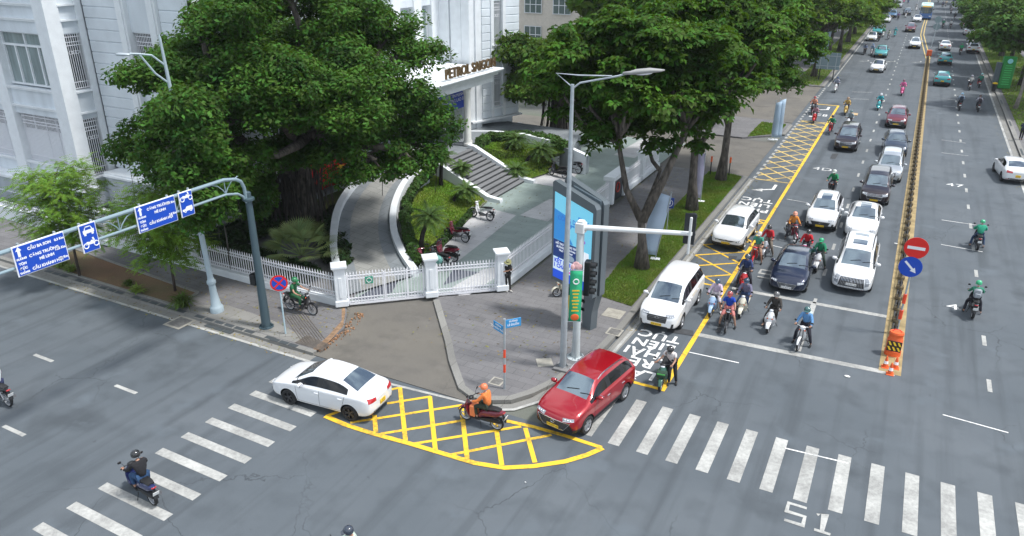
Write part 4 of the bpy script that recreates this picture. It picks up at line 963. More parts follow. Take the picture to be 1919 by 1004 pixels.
fb_ = [far_tree_src(s, LF_FAR, k=80, size=.36, zc=7.4, R=(5.8,5.6,5.0)) for s in (71,72)]
place_trees(fb_, [(x,y,s,f'dense garden tree behind the avenue row, {ordn[i]} from the crossing') for i, (x,y,s) in enumerate(sp)], 'garden trees behind the avenue row')
th = at(1902,207)
tree('young_tree', (th.x,th.y,.12), [[(th.x,th.y,.12),(th.x+.15,th.y,2),(th.x+.1,th.y+.1,4),(th.x+.5,th.y,6)],([(th.x+.15,th.y,2.1),(th.x+1.0,th.y,4)],.1)], .17, [(th.x+1.2,th.y+.5,6.6),(th.x+.2,th.y-.5,7.2)], [(th.x+1.2,th.y+.5,6.6,1.2),(th.x+.2,th.y-.5,7.2,1.2),(th.x+1.8,th.y-.5,6.9,1)], leaves([(th.x+1.2,th.y+.5,6.6,1.2),(th.x+.2,th.y-.5,7.2,1.2),(th.x+1.8,th.y-.5,6.9,1)], 300, .25), LF_FAR, 'slim pale barked tree in front of the green kiosk on the right verge', bark=PALEBARK, seed=2)

# --- feathery young trees in the planter
def feathery(base, h, c, R, seed, label, n=34):
    rg = np.random.default_rng(seed); o = empty('feathery_tree', base, 0, label, 'tree', 'feathery young trees in the planter'); t = MB()
    top = Vector((c[0]*.3,c[1]*.3,h)); tp = [Vector((0,0,0)),Vector((.05,.02,h*.4)),Vector((c[0]*.2,c[1]*.2,h*.7)),top]; t.tube(tp, [.07,.055,.04,.02], 7); V = []
    for i in range(n):
        f = .38+.62*i/n; p = tp[0].lerp(top, f) if f < 1 else top; a = i*2.4; rl = (1.15-abs(f-.62)*1.1)*R*(.7+.5*rg.random()); d = Vector((math.cos(a),math.sin(a),.25+.5*(f-.5)))
        pts = [p+d*(rl*k/5)+Vector((0,0,-.09*rl*(k/5)**2*2)) for k in range(6)]; t.tube(pts, [.025,.02,.015,.012,.01,.005], 4)
        for k in range(1, 6):
            for s_ in range(15):
                q = pts[k]+Vector(rg.normal(size=3).tolist())*.2; az = a+rg.normal()*.8; e = Vector((math.cos(az),math.sin(az),-.25+.25*rg.normal())).normalized(); sd = Vector((-e.y,e.x,0)).normalized()
                ln = .40+.25*rg.random()
                for j in range(7):
                    m = q+e*(ln*j/7); w_ = .12*(1-j/9)
                    for sg in (-1,1):
                        tip = m+sd*sg*w_+e*.05-Vector((0,0,.02)); V += [m, m+e*.05, tip+e*.02, tip]
    t.build('trunk', mat('young_bark', (.07,.055,.045), .9), o, smooth=True); link('crown', fast_mesh('crown', np.array([tuple(v_) for v_ in V]), 4, LF_FEA), None, o); return o
b = at(150,517,.14); feathery(tuple(b), 5.3, (-.5,.2), 1.75, 4, 'bright feathery young tree at the left end of the soil planter', n=38)
b = at(329,545,.14); feathery(tuple(b), 4.9, (-.8,.3), 1.75, 6, 'feathery young tree at the right end of the planter, behind the blue signs', n=36)

# --- palms
def frond_geo(V, base, az, el, ln, wd, droop, nleaf, rib=None, lw=.03):
    pts = []; p = Vector(base); d = Vector((math.cos(az)*math.cos(el), math.sin(az)*math.cos(el), math.sin(el)))
    for k in range(9): pts.append(p.copy()); p = p+d*(ln/8); d = (d+Vector((0,0,-droop/8))).normalized()
    if rib is not None: rib.tube(pts, [.02-.0018*k for k in range(9)], 4)
    for i in range(nleaf):
        t = .12+.86*i/nleaf; k = min(int(t*8), 7); q = pts[k].lerp(pts[k+1], t*8-k); e = (pts[k+1]-pts[k]).normalized(); sd = e.cross(Vector((0,0,1))).normalized(); w_ = wd*math.sin(math.pi*min(1, t*.85+.15))**.6
        for sg in (-1,1):
            tip = q+sd*sg*w_+e*w_*.5-Vector((0,0,w_*.3)); V += [q, q+e*lw, tip+e*.006, tip]
def cycad(px, py, z, lean, h, label, R=1.05, n=34, seed=1):
    R *= 1.12; n = int(n*1.25)
    b = at(px,py,z); rg = np.random.default_rng(seed); o = empty('cycad_palm', b, 0, label, 'palm', 'cycad palms on the lawns'); t = MB()
    top = Vector((lean[0],lean[1],h)); mid = Vector((lean[0]*.25,lean[1]*.25,h*.55)); pts = [Vector((0,0,-.1)),Vector((lean[0]*.05,lean[1]*.05,h*.28)),mid,Vector((lean[0]*.65,lean[1]*.65,h*.82)),top]
    t.tube(pts, [.16,.13,.125,.12,.13], 9); t.ell(top, (.17,.17,.14), 9, 6); t.build('trunk', mat('cycad_bark', (.03,.026,.022), .95, var=.4, vscale=9, bump=1), o, smooth=True)
    V = []; rib = MB()
    for i in range(n): frond_geo(V, top+Vector((0,0,.05)), i*2.399, .95-1.15*(i/n)+.1*rg.normal(), R*(.85+.3*rg.random()), .19, 1.15, 26, rib, .036)
    link('fronds', fast_mesh('fronds', np.array([tuple(q) for q in V]), 4, LF_PALM), None, o); rib.build('frond_ribs', LF_PALM, o)
cycad(790,470,.4,(.25,.5),1.75,'curved cycad palm in the near corner of the lawn, by the parked motorbikes', 1.0, seed=1)
cycad(827,350,.9,(.1,.1),1.9,'tall straight palm at the top of the lawn beside the banyan', .95, seed=2)
cycad(865,342,.8,(.1,.0),1.0,'small cycad beside the steps, middle of three', .75, 26, seed=3)
cycad(851,378,.5,(.75,.3),.75,'cycad palm leaning low at the lawn edge by the foot of the steps', .85, seed=4)
cycad(936,304,.6,(.95,.9),1.6,'curved cycad palm nearest the entrance column, right of the steps', 1.05, seed=5)
cycad(985,312,.5,(1.0,.5),1.3,'dark leaning cycad palm on the right lawn', 1.15, 40, seed=6)
cycad(966,330,.3,(.05,.0),.45,'short cycad growing low beside the stair kerb', .95, 30, seed=7)
def fanpalm():
    b = Vector((-25.7,26.3,.12)); o = empty('fan_palm', b, 0, 'wide fan palm growing behind the side street fence', 'palm'); t = MB(); t.tube([(0,0,0),(0,0,.9)], [.2,.16], 9); t.build('trunk', BARK, o); V = []; st_ = MB(); rg = np.random.default_rng(3)
    for i in range(30):
        az = i*2.4; el = 1.25-1.15*i/30; ln = 1.1+.35*rg.random(); d = Vector((math.cos(az)*math.cos(el),math.sin(az)*math.cos(el),math.sin(el))); hub = Vector((0,0,.9))+d*ln; st_.tube([(0,0,.85),hub], .018, 4)
        sd = d.cross(Vector((0,0,1))).normalized(); up_ = sd.cross(d)
        for k in range(25):
            a = (k-12)/12*1.75; e = (d*math.cos(a)+sd*math.sin(a)).normalized(); l2 = .95*(1-.16*abs(a)); w_ = .03; s2 = (sd*math.cos(a)-d*math.sin(a))*w_
            V += [hub+up_*.01, hub+e*l2*.55-s2, hub+e*l2-Vector((0,0,.14*l2)), hub+e*l2*.55+s2+up_*.015]
    link('fronds', fast_mesh('fronds', np.array([tuple(q) for q in V]), 4, LF_FAN), None, o); st_.build('stalks', LF_FAN, o)
fanpalm()
# --- hedges and low plants
def hedge(pts, wd, h, label, per=330, size=.11, m_=LF_HED, name='hedge'):
    C = []
    for i in range(len(pts)-1):
        a = Vector(pts[i]); b = Vector(pts[i+1]); n = max(1, int((b-a).length/.35))
        for k in range(n):
            q = a.lerp(b, k/n)
            for j in range(2): C.append((q.x+random.uniform(-wd/2,wd/2)*.6, q.y+random.uniform(-wd/2,wd/2)*.6, q.z+h*(.35+.4*j), wd*.55))
    o = empty(name, (0,0,0), 0, label, 'hedge'); link('foliage', fast_mesh('foliage', leaves(C, per, size, flat=h/wd*.8), 4, m_), None, o)
    k = MB(); 
    for i in range(len(pts)-1): k.tube([Vector(pts[i])-Vector((0,0,.1)), Vector(pts[i+1])-Vector((0,0,.1))], wd*.38, 6)
    k.build('woody_core', mat('hedge_wood', (.02,.03,.012), 1), o)
hedge([at(*p) for p in ((783,490,.5),(768,455,.6),(760,415,.8),(766,375,1.2),(785,345,1.5),(815,318,1.9))], 0.45, .4, 'clipped hedge following the curved parapet of the ramp')
hedge([at(*p) for p in ((897,274,1.8),(920,265,1.85),(985,260,1.85),(1035,269,1.8),(1068,284,1.6))], .8, .6, 'low hedge along the back of the right lawn')
hedge([at(*p) for p in ((797,487,.2),(840,447,.2),(885,398,.2))], .35, .3, 'thin border of low shrubs along the lawn edge by the motorbikes', 180, .07)
hedge([at(*p) for p in ((985,330,.2),(1025,315,.3),(1062,303,.3))], .35, .3, 'thin border of shrubs at the front of the right lawn', 180, .07)
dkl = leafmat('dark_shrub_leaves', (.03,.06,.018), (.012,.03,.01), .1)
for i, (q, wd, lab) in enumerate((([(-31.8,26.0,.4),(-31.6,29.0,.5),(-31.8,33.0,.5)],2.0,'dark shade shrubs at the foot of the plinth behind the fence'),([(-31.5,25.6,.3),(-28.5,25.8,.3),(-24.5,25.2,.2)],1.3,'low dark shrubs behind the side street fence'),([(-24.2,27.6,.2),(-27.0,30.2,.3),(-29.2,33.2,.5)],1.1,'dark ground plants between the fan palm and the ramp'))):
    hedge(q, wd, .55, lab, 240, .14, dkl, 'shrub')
def tuft(p, label, s=.6, n=70, m_=LF_HED, seed=1):
    rg = np.random.default_rng(seed); V = []
    for i in range(n):
        az = rg.random()*6.28; el = .5+.9*rg.random(); ln = s*(.7+.5*rg.random()); q = Vector((rg.normal()*.12*s,rg.normal()*.12*s,0)); d = Vector((math.cos(az)*math.cos(el),math.sin(az)*math.cos(el),math.sin(el))); sd = Vector((-math.sin(az),math.cos(az),0))*.03
        m1 = q+d*ln*.6; m2 = m1+(d+Vector((0,0,-.9))).normalized()*ln*.5; V += [q-sd*.5,q+sd*.5,m1+sd,m1-sd, m1-sd,m1+sd,m2,m2]
    o = link('leafy_plant', fast_mesh('p', np.array([tuple(q) for q in V]), 4, m_), None); o.location = p; tag(o, label, 'plant')
tuft(at(343,574,.15), 'strap leaved clump at the right end of the planter below the feathery tree', .85, 150, leafmat('strap_leaves', (.10,.17,.04), (.05,.09,.025)), 1)
for i, (px, py, lab) in enumerate(((242,535,'small grassy clump in the middle of the bare planter soil'),(120,500,'bushy green clump under the left blue direction sign'),(95,492,'leafy clump at the far left of the planter'),(135,508,'green clump at the foot of the left feathery tree'),(258,548,'tiny weed clump at the planter edge'))): tuft(at(px,py,.15), lab, .5 if i else .42, 90, GR1 if i else MATS['strap_leaves'], 5+i)

# fallen leaves gathered along the kerbs and under the trees
_z = [((-11.6,31,-9.5,54),.165,500),((-15.4,29.5,-11.9,54),.14,420),((-9.0,28,-8.2,54),.012,260),((-17,22.5,-10,28),.14,160),((-34,20.4,-20,23.8),.14,420),((-36,19.3,-20,20.0),.012,200),((-28,36,-16.5,46),.118,260),((7.8,60,9.0,140),.012,400),((-8.9,98,-8.0,160),.012,250)]
_o = []
for (x0,y0,x1,y1), z_, n in _z:
    c = np.stack([RNG.random(n)*(x1-x0)+x0, RNG.random(n)*(y1-y0)+y0, np.full(n,z_)],1); a = RNG.random(n)*6.28; s = .035+.05*RNG.random(n)
    u = np.stack([np.cos(a)*s,np.sin(a)*s,.3*s*RNG.random(n)],1); v_ = np.stack([-np.sin(a)*s*.5,np.cos(a)*s*.5,np.zeros(n)],1); _o.append(np.stack([c-u,c-v_,c+u,c+v_],1).reshape(-1,3))
tag(link('fallen_leaves', fast_mesh('fallen_leaves', np.concatenate(_o), 4, mat('dry_leaves', (.22,.15,.05), .8, island=.6, col2=(.12,.14,.03), vscale=2)), None), 'dry fallen leaves scattered along the kerbs and sidewalks', 'fallen leaves', kind='stuff')
# ------------------------------------------------------------------ cars
PB = {'white': paint('white', (.78,.79,.8)), 'red': paint('red', (.33,.003,.011), .25), 'navy': paint('navy', (.012,.02,.05), .4), 'black': paint('black_brown', (.022,.014,.02), .4), 'silver': paint('silver', (.5,.53,.55), .5), 'dkblue': paint('dark_blue', (.035,.05,.075), .4), 'maroon': paint('maroon', (.17,.02,.035), .35), 'teal': paint('teal', (.07,.38,.40), .1), 'grey': paint('grey', (.3,.31,.32), .4), 'blue': paint('mid_blue', (.1,.22,.38), .2)}
def hexlerp(a, b, t): return a+(b-a)*t
def car_body(S):
    """S: stations rear to front (x, zbottom, zbelt, ztop, half width, half top width) ; returns evaluated mesh with material indices"""
    b = bmesh.new(); rings = []; H = S['H']; cl = b.edges.layers.float.new('crease_edge')
    st = S['st']; ws0, ws1 = S['ws']; rw0, rw1 = S['rw']     # x ranges of windscreen and rear window
    for (x, zb, zs, zt, hw, ht) in st:
        c = min(1, max(0, (zt-zs-.14)/.28)); d = max(zt-zs, .01)
        hood = [(hw*.955, zs+.28*d), (hw*.86, zs+.66*d), (hw*.70, zt-.012), (hw*.36, zt+.004)]
        cab = [(hw*.935, zs+.03), (ht+.045, zt-.10), (ht-.055, zt-.02), (ht*.5, zt+.008)]
        up = [(hexlerp(a[0],q[0],c), hexlerp(a[1],q[1],c)) for a, q in zip(hood, cab)]
        prof = [(hw*.84,zb),(hw*.955,zb+.07),(hw*.995,zb+.2*(zs-zb)+.07),(hw*1.0,hexlerp(zb,zs,.66)),(hw*.975,zs)]+up
        pr = [(0,zb)]+prof+[(0,zt+.016)]; n = len(pr)
        ring = [b.verts.new((x,y,z)) for y, z in pr]+[b.verts.new((x,-y,z)) for y, z in pr[-2:0:-1]]; rings.append(ring)
    N = len(rings[0]); n = len(pr)
    for i in range(len(rings)-1):
        xm = (st[i][0]+st[i+1][0])/2; cm = [min(1, max(0, (s[3]-s[2]-.14)/.28)) for s in (st[i],st[i+1])]
        for k in range(N):
            k2 = (k+1)%N; f = b.faces.new((rings[i][k], rings[i+1][k], rings[i+1][k2], rings[i][k2])); j = k if k < n-1 else N-1-k
            f.smooth = True; mi = 0
            if j >= 8:
                if ws0 < xm < ws1: mi = 1
                elif rw0 < xm < rw1: mi = 2
                elif xm > rw1 and xm < ws0:
                    mi = S.get('roof', 0)
                    if S.get('sun') and j == 9 and any(a < xm < b_ for a, b_ in S['sun']): mi = 9
            elif j == 6 and max(cm) > .3 and S['sg'][0] < xm < S['sg'][1] and not any(a < xm < b_ for a, b_ in S['pil']): mi = 3
            elif j == 6 and any(a < xm < b_ for a, b_ in S['pil']) and S['sg'][0] < xm < S['sg'][1]: mi = 5
            elif j in (0,1): mi = 4
            elif j == 2 and S.get('clad') : mi = 4
            f.material_index = mi
    for ring, rev in ((rings[0], False), (rings[-1], True)):
        for k in range(n-1):
            a, b_, c, d = ring[k], ring[k+1], ring[(N-k-1)%N], ring[(N-k)%N]
            vs = [a,b_,c,d]; u = []
            for v_ in vs:
                if v_ not in u: u.append(v_)
            if len(u) >= 3:
                f = b.faces.new(u if not rev else u[::-1]); f.smooth = True; f.material_index = 4 if k < 2+(1 if S.get('clad') else 0) else 0
    def cz(a, c, v_):
        e = b.edges.get((a, c))
        if e: e[cl] = v_
    for i in range(1, len(rings)-2):
        for k, v_ in ((2,.35),(5,.55),(7,.35),(8,.45)):
            for kk in (k, (N-k)%N): cz(rings[i][kk], rings[i+1][kk], v_)
    xs_ = [s[0] for s in st]
    for xx in (ws0, ws1, rw0, rw1):
        i = min(range(len(xs_)), key=lambda q: abs(xs_[q]-xx))
        for k in range(8, n-1):
            cz(rings[i][k], rings[i][k+1], .55); cz(rings[i][(N-k)%N], rings[i][(N-k-1)%N], .55)
    bmesh.ops.recalc_face_normals(b, faces=b.faces); me = bpy.data.meshes.new('carbody'); b.to_mesh(me); b.free()
    for i in range(10): me.materials.append(None)
    ob = bpy.data.objects.new('tmp', me); COL.objects.link(ob); m = ob.modifiers.new('s','SUBSURF'); m.levels = 2; m.render_levels = 2
    dg = bpy.context.evaluated_depsgraph_get(); full = bpy.data.meshes.new_from_object(ob.evaluated_get(dg))
    bvh = BVHTree.FromPolygons([v_.co for v_ in full.vertices], [p.vertices for p in full.polygons])
    # wheel arches
    r = S['r']; cm_ = MB()
    for x in S['wx']:
        for sg in (-1,1): cm_.lathe([(r+.055,-.28),(r+.055,.28)], 32, Matrix.Translation((x,sg*(S['W']/2-.06),r+.01)) @ Matrix.Rotation(math.pi/2,4,'X'))
    cme = cm_.mesh('cut', fix=True)
    for i in range(10): cme.materials.append(None)
    for p in cme.polygons: p.material_index = 8
    cut = bpy.data.objects.new('cut', cme); COL.objects.link(cut)
    bo = ob.modifiers.new('b','BOOLEAN'); bo.operation = 'DIFFERENCE'; bo.object = cut; bo.solver = 'EXACT'
    dg = bpy.context.evaluated_depsgraph_get(); dg.update(); res = bpy.data.meshes.new_from_object(ob.evaluated_get(dg))
    bpy.data.objects.remove(ob); bpy.data.objects.remove(cut)
    return res, bvh
def split(me, idx, name):
    V = me.vertices; mp = {}; vs = []; fs = []
    for p in me.polygons:
        if p.material_index == idx:
            f = []
            for i in p.vertices:
                if i not in mp: mp[i] = len(vs); vs.append(tuple(V[i].co))
                f.append(mp[i])
            fs.append(f)
    if not fs: return None
    m = bpy.data.meshes.new(name); m.from_pydata(vs, [], fs); m.polygons.foreach_set('use_smooth', [True]*len(fs)); m.update(); return m
def patch(bvh, grid, d, off=.008):
    """drape a grid of points onto the body along direction d"""
    d = Vector(d).normalized(); mb = MB(); nr = len(grid); nc = len(grid[0]); bad = set()
    for i, row in enumerate(grid):
        for j, p in enumerate(row):
            p = Vector(p); h = bvh.ray_cast(p-d*4, d)
            if h[0] is None: h = bvh.find_nearest(p)
            mb.v.append(tuple(h[0]+h[1]*off))
    for i in range(nr-1):
        for j in range(nc-1): mb.f.append((i*nc+j, i*nc+j+1, (i+1)*nc+j+1, (i+1)*nc+j))
    mb._fix = False; return mb
def quadgrid(a, b, c, d, n=8, m=5):
    a, b, c, d = map(Vector, (a,b,c,d)); return [[a.lerp(b, i/n).lerp(d.lerp(c, i/n), j/m) for i in range(n+1)] for j in range(m+1)]
WHEELS = {}
def wheel(parent, r, x, y, side, dark=False):
    k = (round(r,2), dark)
    if k not in WHEELS:
        t = MB(); t.lathe([(r*.66,-.095),(r*.9,-.105),(r*.98,-.09),(r,-.06),(r,.06),(r*.98,.09),(r*.9,.105),(r*.66,.095)], 28, cap=False); tm = t.mesh('tyre', 'auto')
        m = MB(); m.lathe([(r*.7,-.09),(r*.7,.085),(r*.655,.092),(r*.62,.05),(r*.6,.0)], 28, cap=False); m.lathe([(1e-4,.01),(r*.6,.0)], 28)
        for i in range(5):
            a = i*2*math.pi/5
            for da in (-.16,.16): m.tube([(0.03*math.cos(a),.03*math.sin(a),.055),(r*.63*math.cos(a+da),r*.63*math.sin(a+da),.075)], [.03,.022], 4)
        m.lathe([(1e-4,.085),(.05,.08),(.06,.05)], 10); rm = m.mesh('rim', 'auto'); WHEELS[k] = (tm, rm)
    tm, rm = WHEELS[k]; o = link('wheel', tm, RUB, parent); o.location = (x,y,r); o.rotation_euler = (math.pi/2 if side < 0 else -math.pi/2, 0, 0)
    rr = link('rim', rm, DALU if dark else ALU, o); return o
def flipn(mb, d):
    """make a draped patch face towards -d"""
    me = mb; f = me.f[len(me.f)//2]; a, b, c = (Vector(me.v[i]) for i in f[:3])
    if (b-a).cross(c-a).dot(Vector(d)) > 0: me.f = [q[::-1] for q in me.f]
    return me
def make_car(S, col, plate='Y', dark=False):
    root = empty('car'); me, bvh = car_body(S); L, W, H = S['L'], S['W'], S['H']; hl = L/2
    bo = link('body', split(me,0,'body'), PB[col], root)
    for i, nm, m_ in ((1,'windscreen',GLS),(2,'rear_window',GLS),(3,'side_window',SIDEG),(4,'lower_trim',BLK if S.get('clad') else None),(5,'window_pillar',BLK),(8,'wheel_arch',BLK),(9,'sunroof',GLS),(7,'roof',GLS)):
        q = split(me, i, nm)
        if q and nm == 'side_window':
            t = MB(); t.v = [tuple(v_.co) for v_ in q.vertices]; t.f = [tuple(p.vertices) for p in q.polygons]
            for c_ in islands(t, -.001): c_._fix = False; c_.build(nm, m_, root, smooth=True)
        elif q: link(nm, q, m_ or PB[col], root)
    def P_(nm, g, d, m_, off=.008, parent=root): return flipn(patch(bvh, g, d, off), d).build(nm, m_, parent, smooth=True)
    F = (-1,0,0); Bk = (1,0,0); hx = hl; G_ = S['front']
    # front
    for sg in (-1,1):
        d = (-1,-sg*.55,0); z0, z1, y0, y1 = G_['head']
        hL = P_('headlight', quadgrid((hx,sg*y0,z0),(hx,sg*y1,z0+.06),(hx,sg*y1,z1+.03),(hx,sg*y0,z1)), d, mat('headlight_lens', (.30,.32,.35), .1, coat=1) if not G_.get('darklamp') else mat('smoked_lens', (.1,.11,.13), .1, coat=1))
        pj = MB()
        for yy in (y0+.09, y0+.20, y0+.30):
            D = Vector(d).normalized(); h = bvh.ray_cast(Vector((hx,sg*yy,(z0+z1)/2+.02))-D*4, D)
            if h[0]: pj.ell(h[0]+h[1]*.004, (.03,.036,.032), 8, 6)
        if pj.v: pj.build('projector', LENS, hL, smooth=True)
        bw = patch(bvh, [[Vector((hx,sg*hexlerp(y0,y1,i/8),hexlerp(z0+.004,z0+.062,i/8)+h_)) for i in range(9)] for h_ in (0,.016)], d, .012); flipn(bw, d).build('light_strip', LENS, hL)
        if 'fog' in G_: zf, yf, w_, h_ = G_['fog']; P_('fog_lamp', quadgrid((hx,sg*(yf-w_),zf-h_),(hx,sg*(yf+w_*.6),zf-h_),(hx,sg*(yf+w_),zf+h_),(hx,sg*(yf-w_*.3),zf+h_),4,4), (-1,-sg*.3,0), BLK, .012)
    z0, z1, wb, wt = G_['grille']
    if z1 > z0:
        gr = P_('grille', quadgrid((hx,-wb,z0),(hx,wb,z0),(hx,wt,z1),(hx,-wt,z1),10,5), F, BLK, .010)
        br = MB(); nb = G_.get('bars', 4)
        if nb > 0:
            for k in range(1,nb):
                zz = z0+(z1-z0)*k/nb; ww = hexlerp(wb,wt,k/nb)*.96; q = patch(bvh, [[Vector((hx,-ww+2*ww*i/10,zz+h)) for i in range(11)] for h in (-.008,.008)], F, .02); br.add(q.v, q.f)
            br.build('grille_bar', CHR if G_.get('chrome') and not G_.get('satin') else mat('satin_grey', (.12,.125,.13), .4), gr)
        elif nb < 0:
            for k in range(1,-nb):
                yy = -1+2*k/(-nb); q = patch(bvh, [[Vector((hx,yy*hexlerp(wb,wt,i/6)*.97+dd,z0+(z1-z0)*i/6)) for i in range(7)] for dd in (-.009,.009)], F, .02); br.add(q.v, q.f)
            br.build('grille_bar', CHR, gr)
        if G_.get('chrome'):
            e = MB()
            for (a, b_) in (((-wb,z0),(wb,z0)),((-wt,z1),(wt,z1)),((-wb,z0),(-wt,z1)),((wb,z0),(wt,z1))):
                pts = []
                for i in range(9):
                    yy = hexlerp(a[0],b_[0],i/8); zz = hexlerp(a[1],b_[1],i/8); h = bvh.ray_cast(Vector((hx+2,yy,zz)), Vector(F)); 
                    if h[0]: pts.append(h[0]+Vector((.014,0,0)))
                if len(pts) > 2: e.tube(pts, .013, 5)
            e.build('grille_surround', CHR, gr)
        em = MB(); h = bvh.ray_cast(Vector((hx+2,0,(z0+z1)/2+.25*(z1-z0))), Vector(F)); c = h[0] or Vector((hx,0,z0)); T = Matrix.Translation(c+Vector((.025,0,0))) @ Matrix.Rotation(math.pi/2,4,'Y')
        em.tube([T @ Vector((.05*math.cos(a),.075*math.sin(a),0)) for a in [k*math.pi/8 for k in range(17)]], .011, 5); em.build('emblem', CHR, gr)
    z0, z1, w_ = G_['intake']; P_('lower_intake', quadgrid((hx,-w_,z0),(hx,w_,z0),(hx,w_*.85,z1),(hx,-w_*.85,z1),8,3), F, BLK, .009)
    if S.get('clad'): P_('front_bumper_trim', quadgrid((hx,-.78,.26),(hx,.78,.26),(hx,.74,.385),(hx,-.74,.385),14,3), F, BLK, .007)
    if G_.get('mouth'): P_('front_bumper', quadgrid((hx,-.86,.38),(hx,.86,.38),(hx,.62,.66),(hx,-.62,.66),16,6), F, BLK, .005)
    zl = G_.get('plate', .42); PM = PLY if plate == 'Y' else PLW
    def plate_(nm, x0, dr, z, w2=.235, h2=.055):
        h = bvh.ray_cast(Vector((x0,0,z)), Vector(dr)); x = (h[0].x if h[0] else x0)-dr[0]*.02; q = MB().box((x,0,z), (.015,w2*2,h2*2), ch=.004).build('number_plate', PM, root)
        t = MB(); sg = -dr[0]
        for ln, zz in ((('51K-627.48'),0),) if h2 < .08 else (('51H',.045),('823.51',-.045)):
            vs, fs = text_geo(ln, .09, .001, 1.05); t.add(vs, fs, Matrix(((0,0,sg,x+sg*.009),(sg,0,0,0),(0,1,0,z+zz),(0,0,0,1))))
        t.build('plate_lettering', BLK, q)
    plate_('front', hx+2, F, zl); 
    # rear
    R2 = S['rear']
    for sg in (-1,1):
        d = (1,-sg*.5,0); z0, z1, y0, y1 = R2['lamp']; P_('tail_light', quadgrid((-hx,sg*y0,z0),(-hx,sg*y1,z0+.02),(-hx,sg*y1,z1+.03),(-hx,sg*y0,z1-.03),8,4), d, REDL)
        if 'refl' in R2: P_('reflector', quadgrid((-hx,sg*.5,R2['refl']),(-hx,sg*.72,R2['refl']),(-hx,sg*.72,R2['refl']+.04),(-hx,sg*.5,R2['refl']+.04),3,1), (1,-sg*.2,0), REDL)
    plate_('rear', -hx-2, Bk, R2['plate'], .165, .085)
    P_('rear_bumper_trim', quadgrid((-hx,-.6,S['st'][2][1]+.05),(-hx,.6,S['st'][2][1]+.05),(-hx,.55,S['st'][2][1]+.22),(-hx,-.55,S['st'][2][1]+.22),6,2), Bk, BLK, .009)
    # sides: door gaps, handles, mirrors
    for sg in (-1,1):
        d = (0,-sg,0); Y = sg*W; ln = MB(); zb = S['st'][4][1]
        for (x0,x1) in S['doors']:
            q = patch(bvh, [[Vector((hexlerp(x0,x1,i/8)+dd, Y, hexlerp(zb+.14,S['belt']-.0,i/8))) for i in range(9)] for dd in (-.006,.006)], d, .004); ln.add(q.v, q.f)
        q = patch(bvh, [[Vector((hexlerp(S['doors'][0][0],S['doors'][-1][0],i/12), Y, zb+.14+h)) for i in range(13)] for h in (-.006,.006)], d, .004); ln.add(q.v, q.f); ln.build('door_gap', BLK, root)
        for hx_ in S['handles']:
            h = bvh.ray_cast(Vector((hx_,Y*2,S['belt']-.13)), Vector(d)); c = h[0] if h[0] else Vector((hx_,sg*W/2,S['belt']-.13)); MB().box((c.x,c.y+sg*.012,c.z), (.19,.03,.032), ch=.01).build('door_handle', CHR if col in ('red','navy') else PB[col], root)
        mx, mz = S['mirror']; h = bvh.ray_cast(Vector((mx,Y*2,mz)), Vector(d)); c = h[0] if h[0] else Vector((mx,sg*W*.44,mz)); y = c.y+sg*.14
        mr = MB().ell((0,0,0), (.085,.125,.085), 12, 8); mr.tube([(.01,-sg*.17,-.05),(0,-sg*.05,-.04)], [.04,.03], 6); o = mr.build('wing_mirror', PB[col], root, smooth=True); o.location = (mx,y,mz+.05)
        gl_ = MB().box((-.075,0,0), (.02,.19,.12), ch=.008).build('mirror_glass', CHR, o)
    # windscreen wipers
    wp = MB(); x1 = S['ws'][1]-.12
    for y0 in (-.25,.3):
        pts = []
        for i in range(6):
            h = bvh.ray_cast(Vector((x1-.02*i,y0+.09*i,H+1)), Vector((0,0,-1)))
            if h[0]: pts.append(h[0]+Vector((.0,0,.02)))
        if len(pts) > 2: wp.tube(pts, .011, 4)
    if wp.v: wp.build('wiper', BLK, root)
    # windscreen header shade and registration stickers
    if S.get('rails'):
        for sg in (-1,1):
            pts = []
            for i in range(9):
                x = hexlerp(S['rails'][0],S['rails'][1],i/8); y = sg*(S['rails'][2]); h = bvh.ray_cast(Vector((x,y,H+1)), Vector((0,0,-1))); pts.append(h[0]+Vector((0,0,.045 if 0 < i < 8 else .0)))
            MB().tube(pts, .02, 6).build('roof_rail', CHR if S.get('railchrome') else BLK, root)
    for x in S['wx']:
        for sg in (-1,1): wheel(root, S['r'], x, sg*(W/2-.115), sg, dark)
    ax = MB().box((0,0,S['r']), (L*.8,W*.55,.16)); ax.build('underbody', BLK, root)
    return root
SEDAN = dict(L=4.42,W=1.73,H=1.47,r=.315,wx=(-1.34,1.28),belt=.95,ws=(.32,1.1),rw=(-1.62,-.94),sg=(-1.25,1.12),pil=((-.16,-.05),),clad=False,
 st=[(-2.20,.44,.70,.84,.62,.45),(-2.13,.32,.84,1.00,.78,.6),(-1.92,.24,.93,1.12,.845,.64),(-1.60,.21,.945,1.16,.86,.66),(-1.27,.19,.95,1.30,.865,.60),(-.95,.19,.95,1.415,.866,.56),(-.55,.19,.95,1.465,.866,.565),(-.16,.19,.945,1.485,.866,.57),(-.05,.19,.945,1.487,.866,.57),(.32,.19,.94,1.46,.866,.56),(.70,.19,.93,1.25,.866,.60),(1.09,.19,.91,1.045,.86,.62),(1.50,.20,.86,.97,.852,.62),(1.88,.22,.77,.87,.82,.58),(2.10,.25,.64,.74,.71,.48),(2.20,.32,.50,.60,.52,.35)],
 front=dict(head=(.60,.72,.42,.80),grille=(.24,.46,.50,.36),bars=5,intake=(.50,.54,.40),plate=.46,fog=(.40,.62,.07,.07)), rear=dict(lamp=(.80,.95,.38,.80),plate=.62,refl=.36), doors=((-1.0,-1.18),(-.10,-.10),(.86,.92)), handles=(-.98,.0), mirror=(.62,1.0))
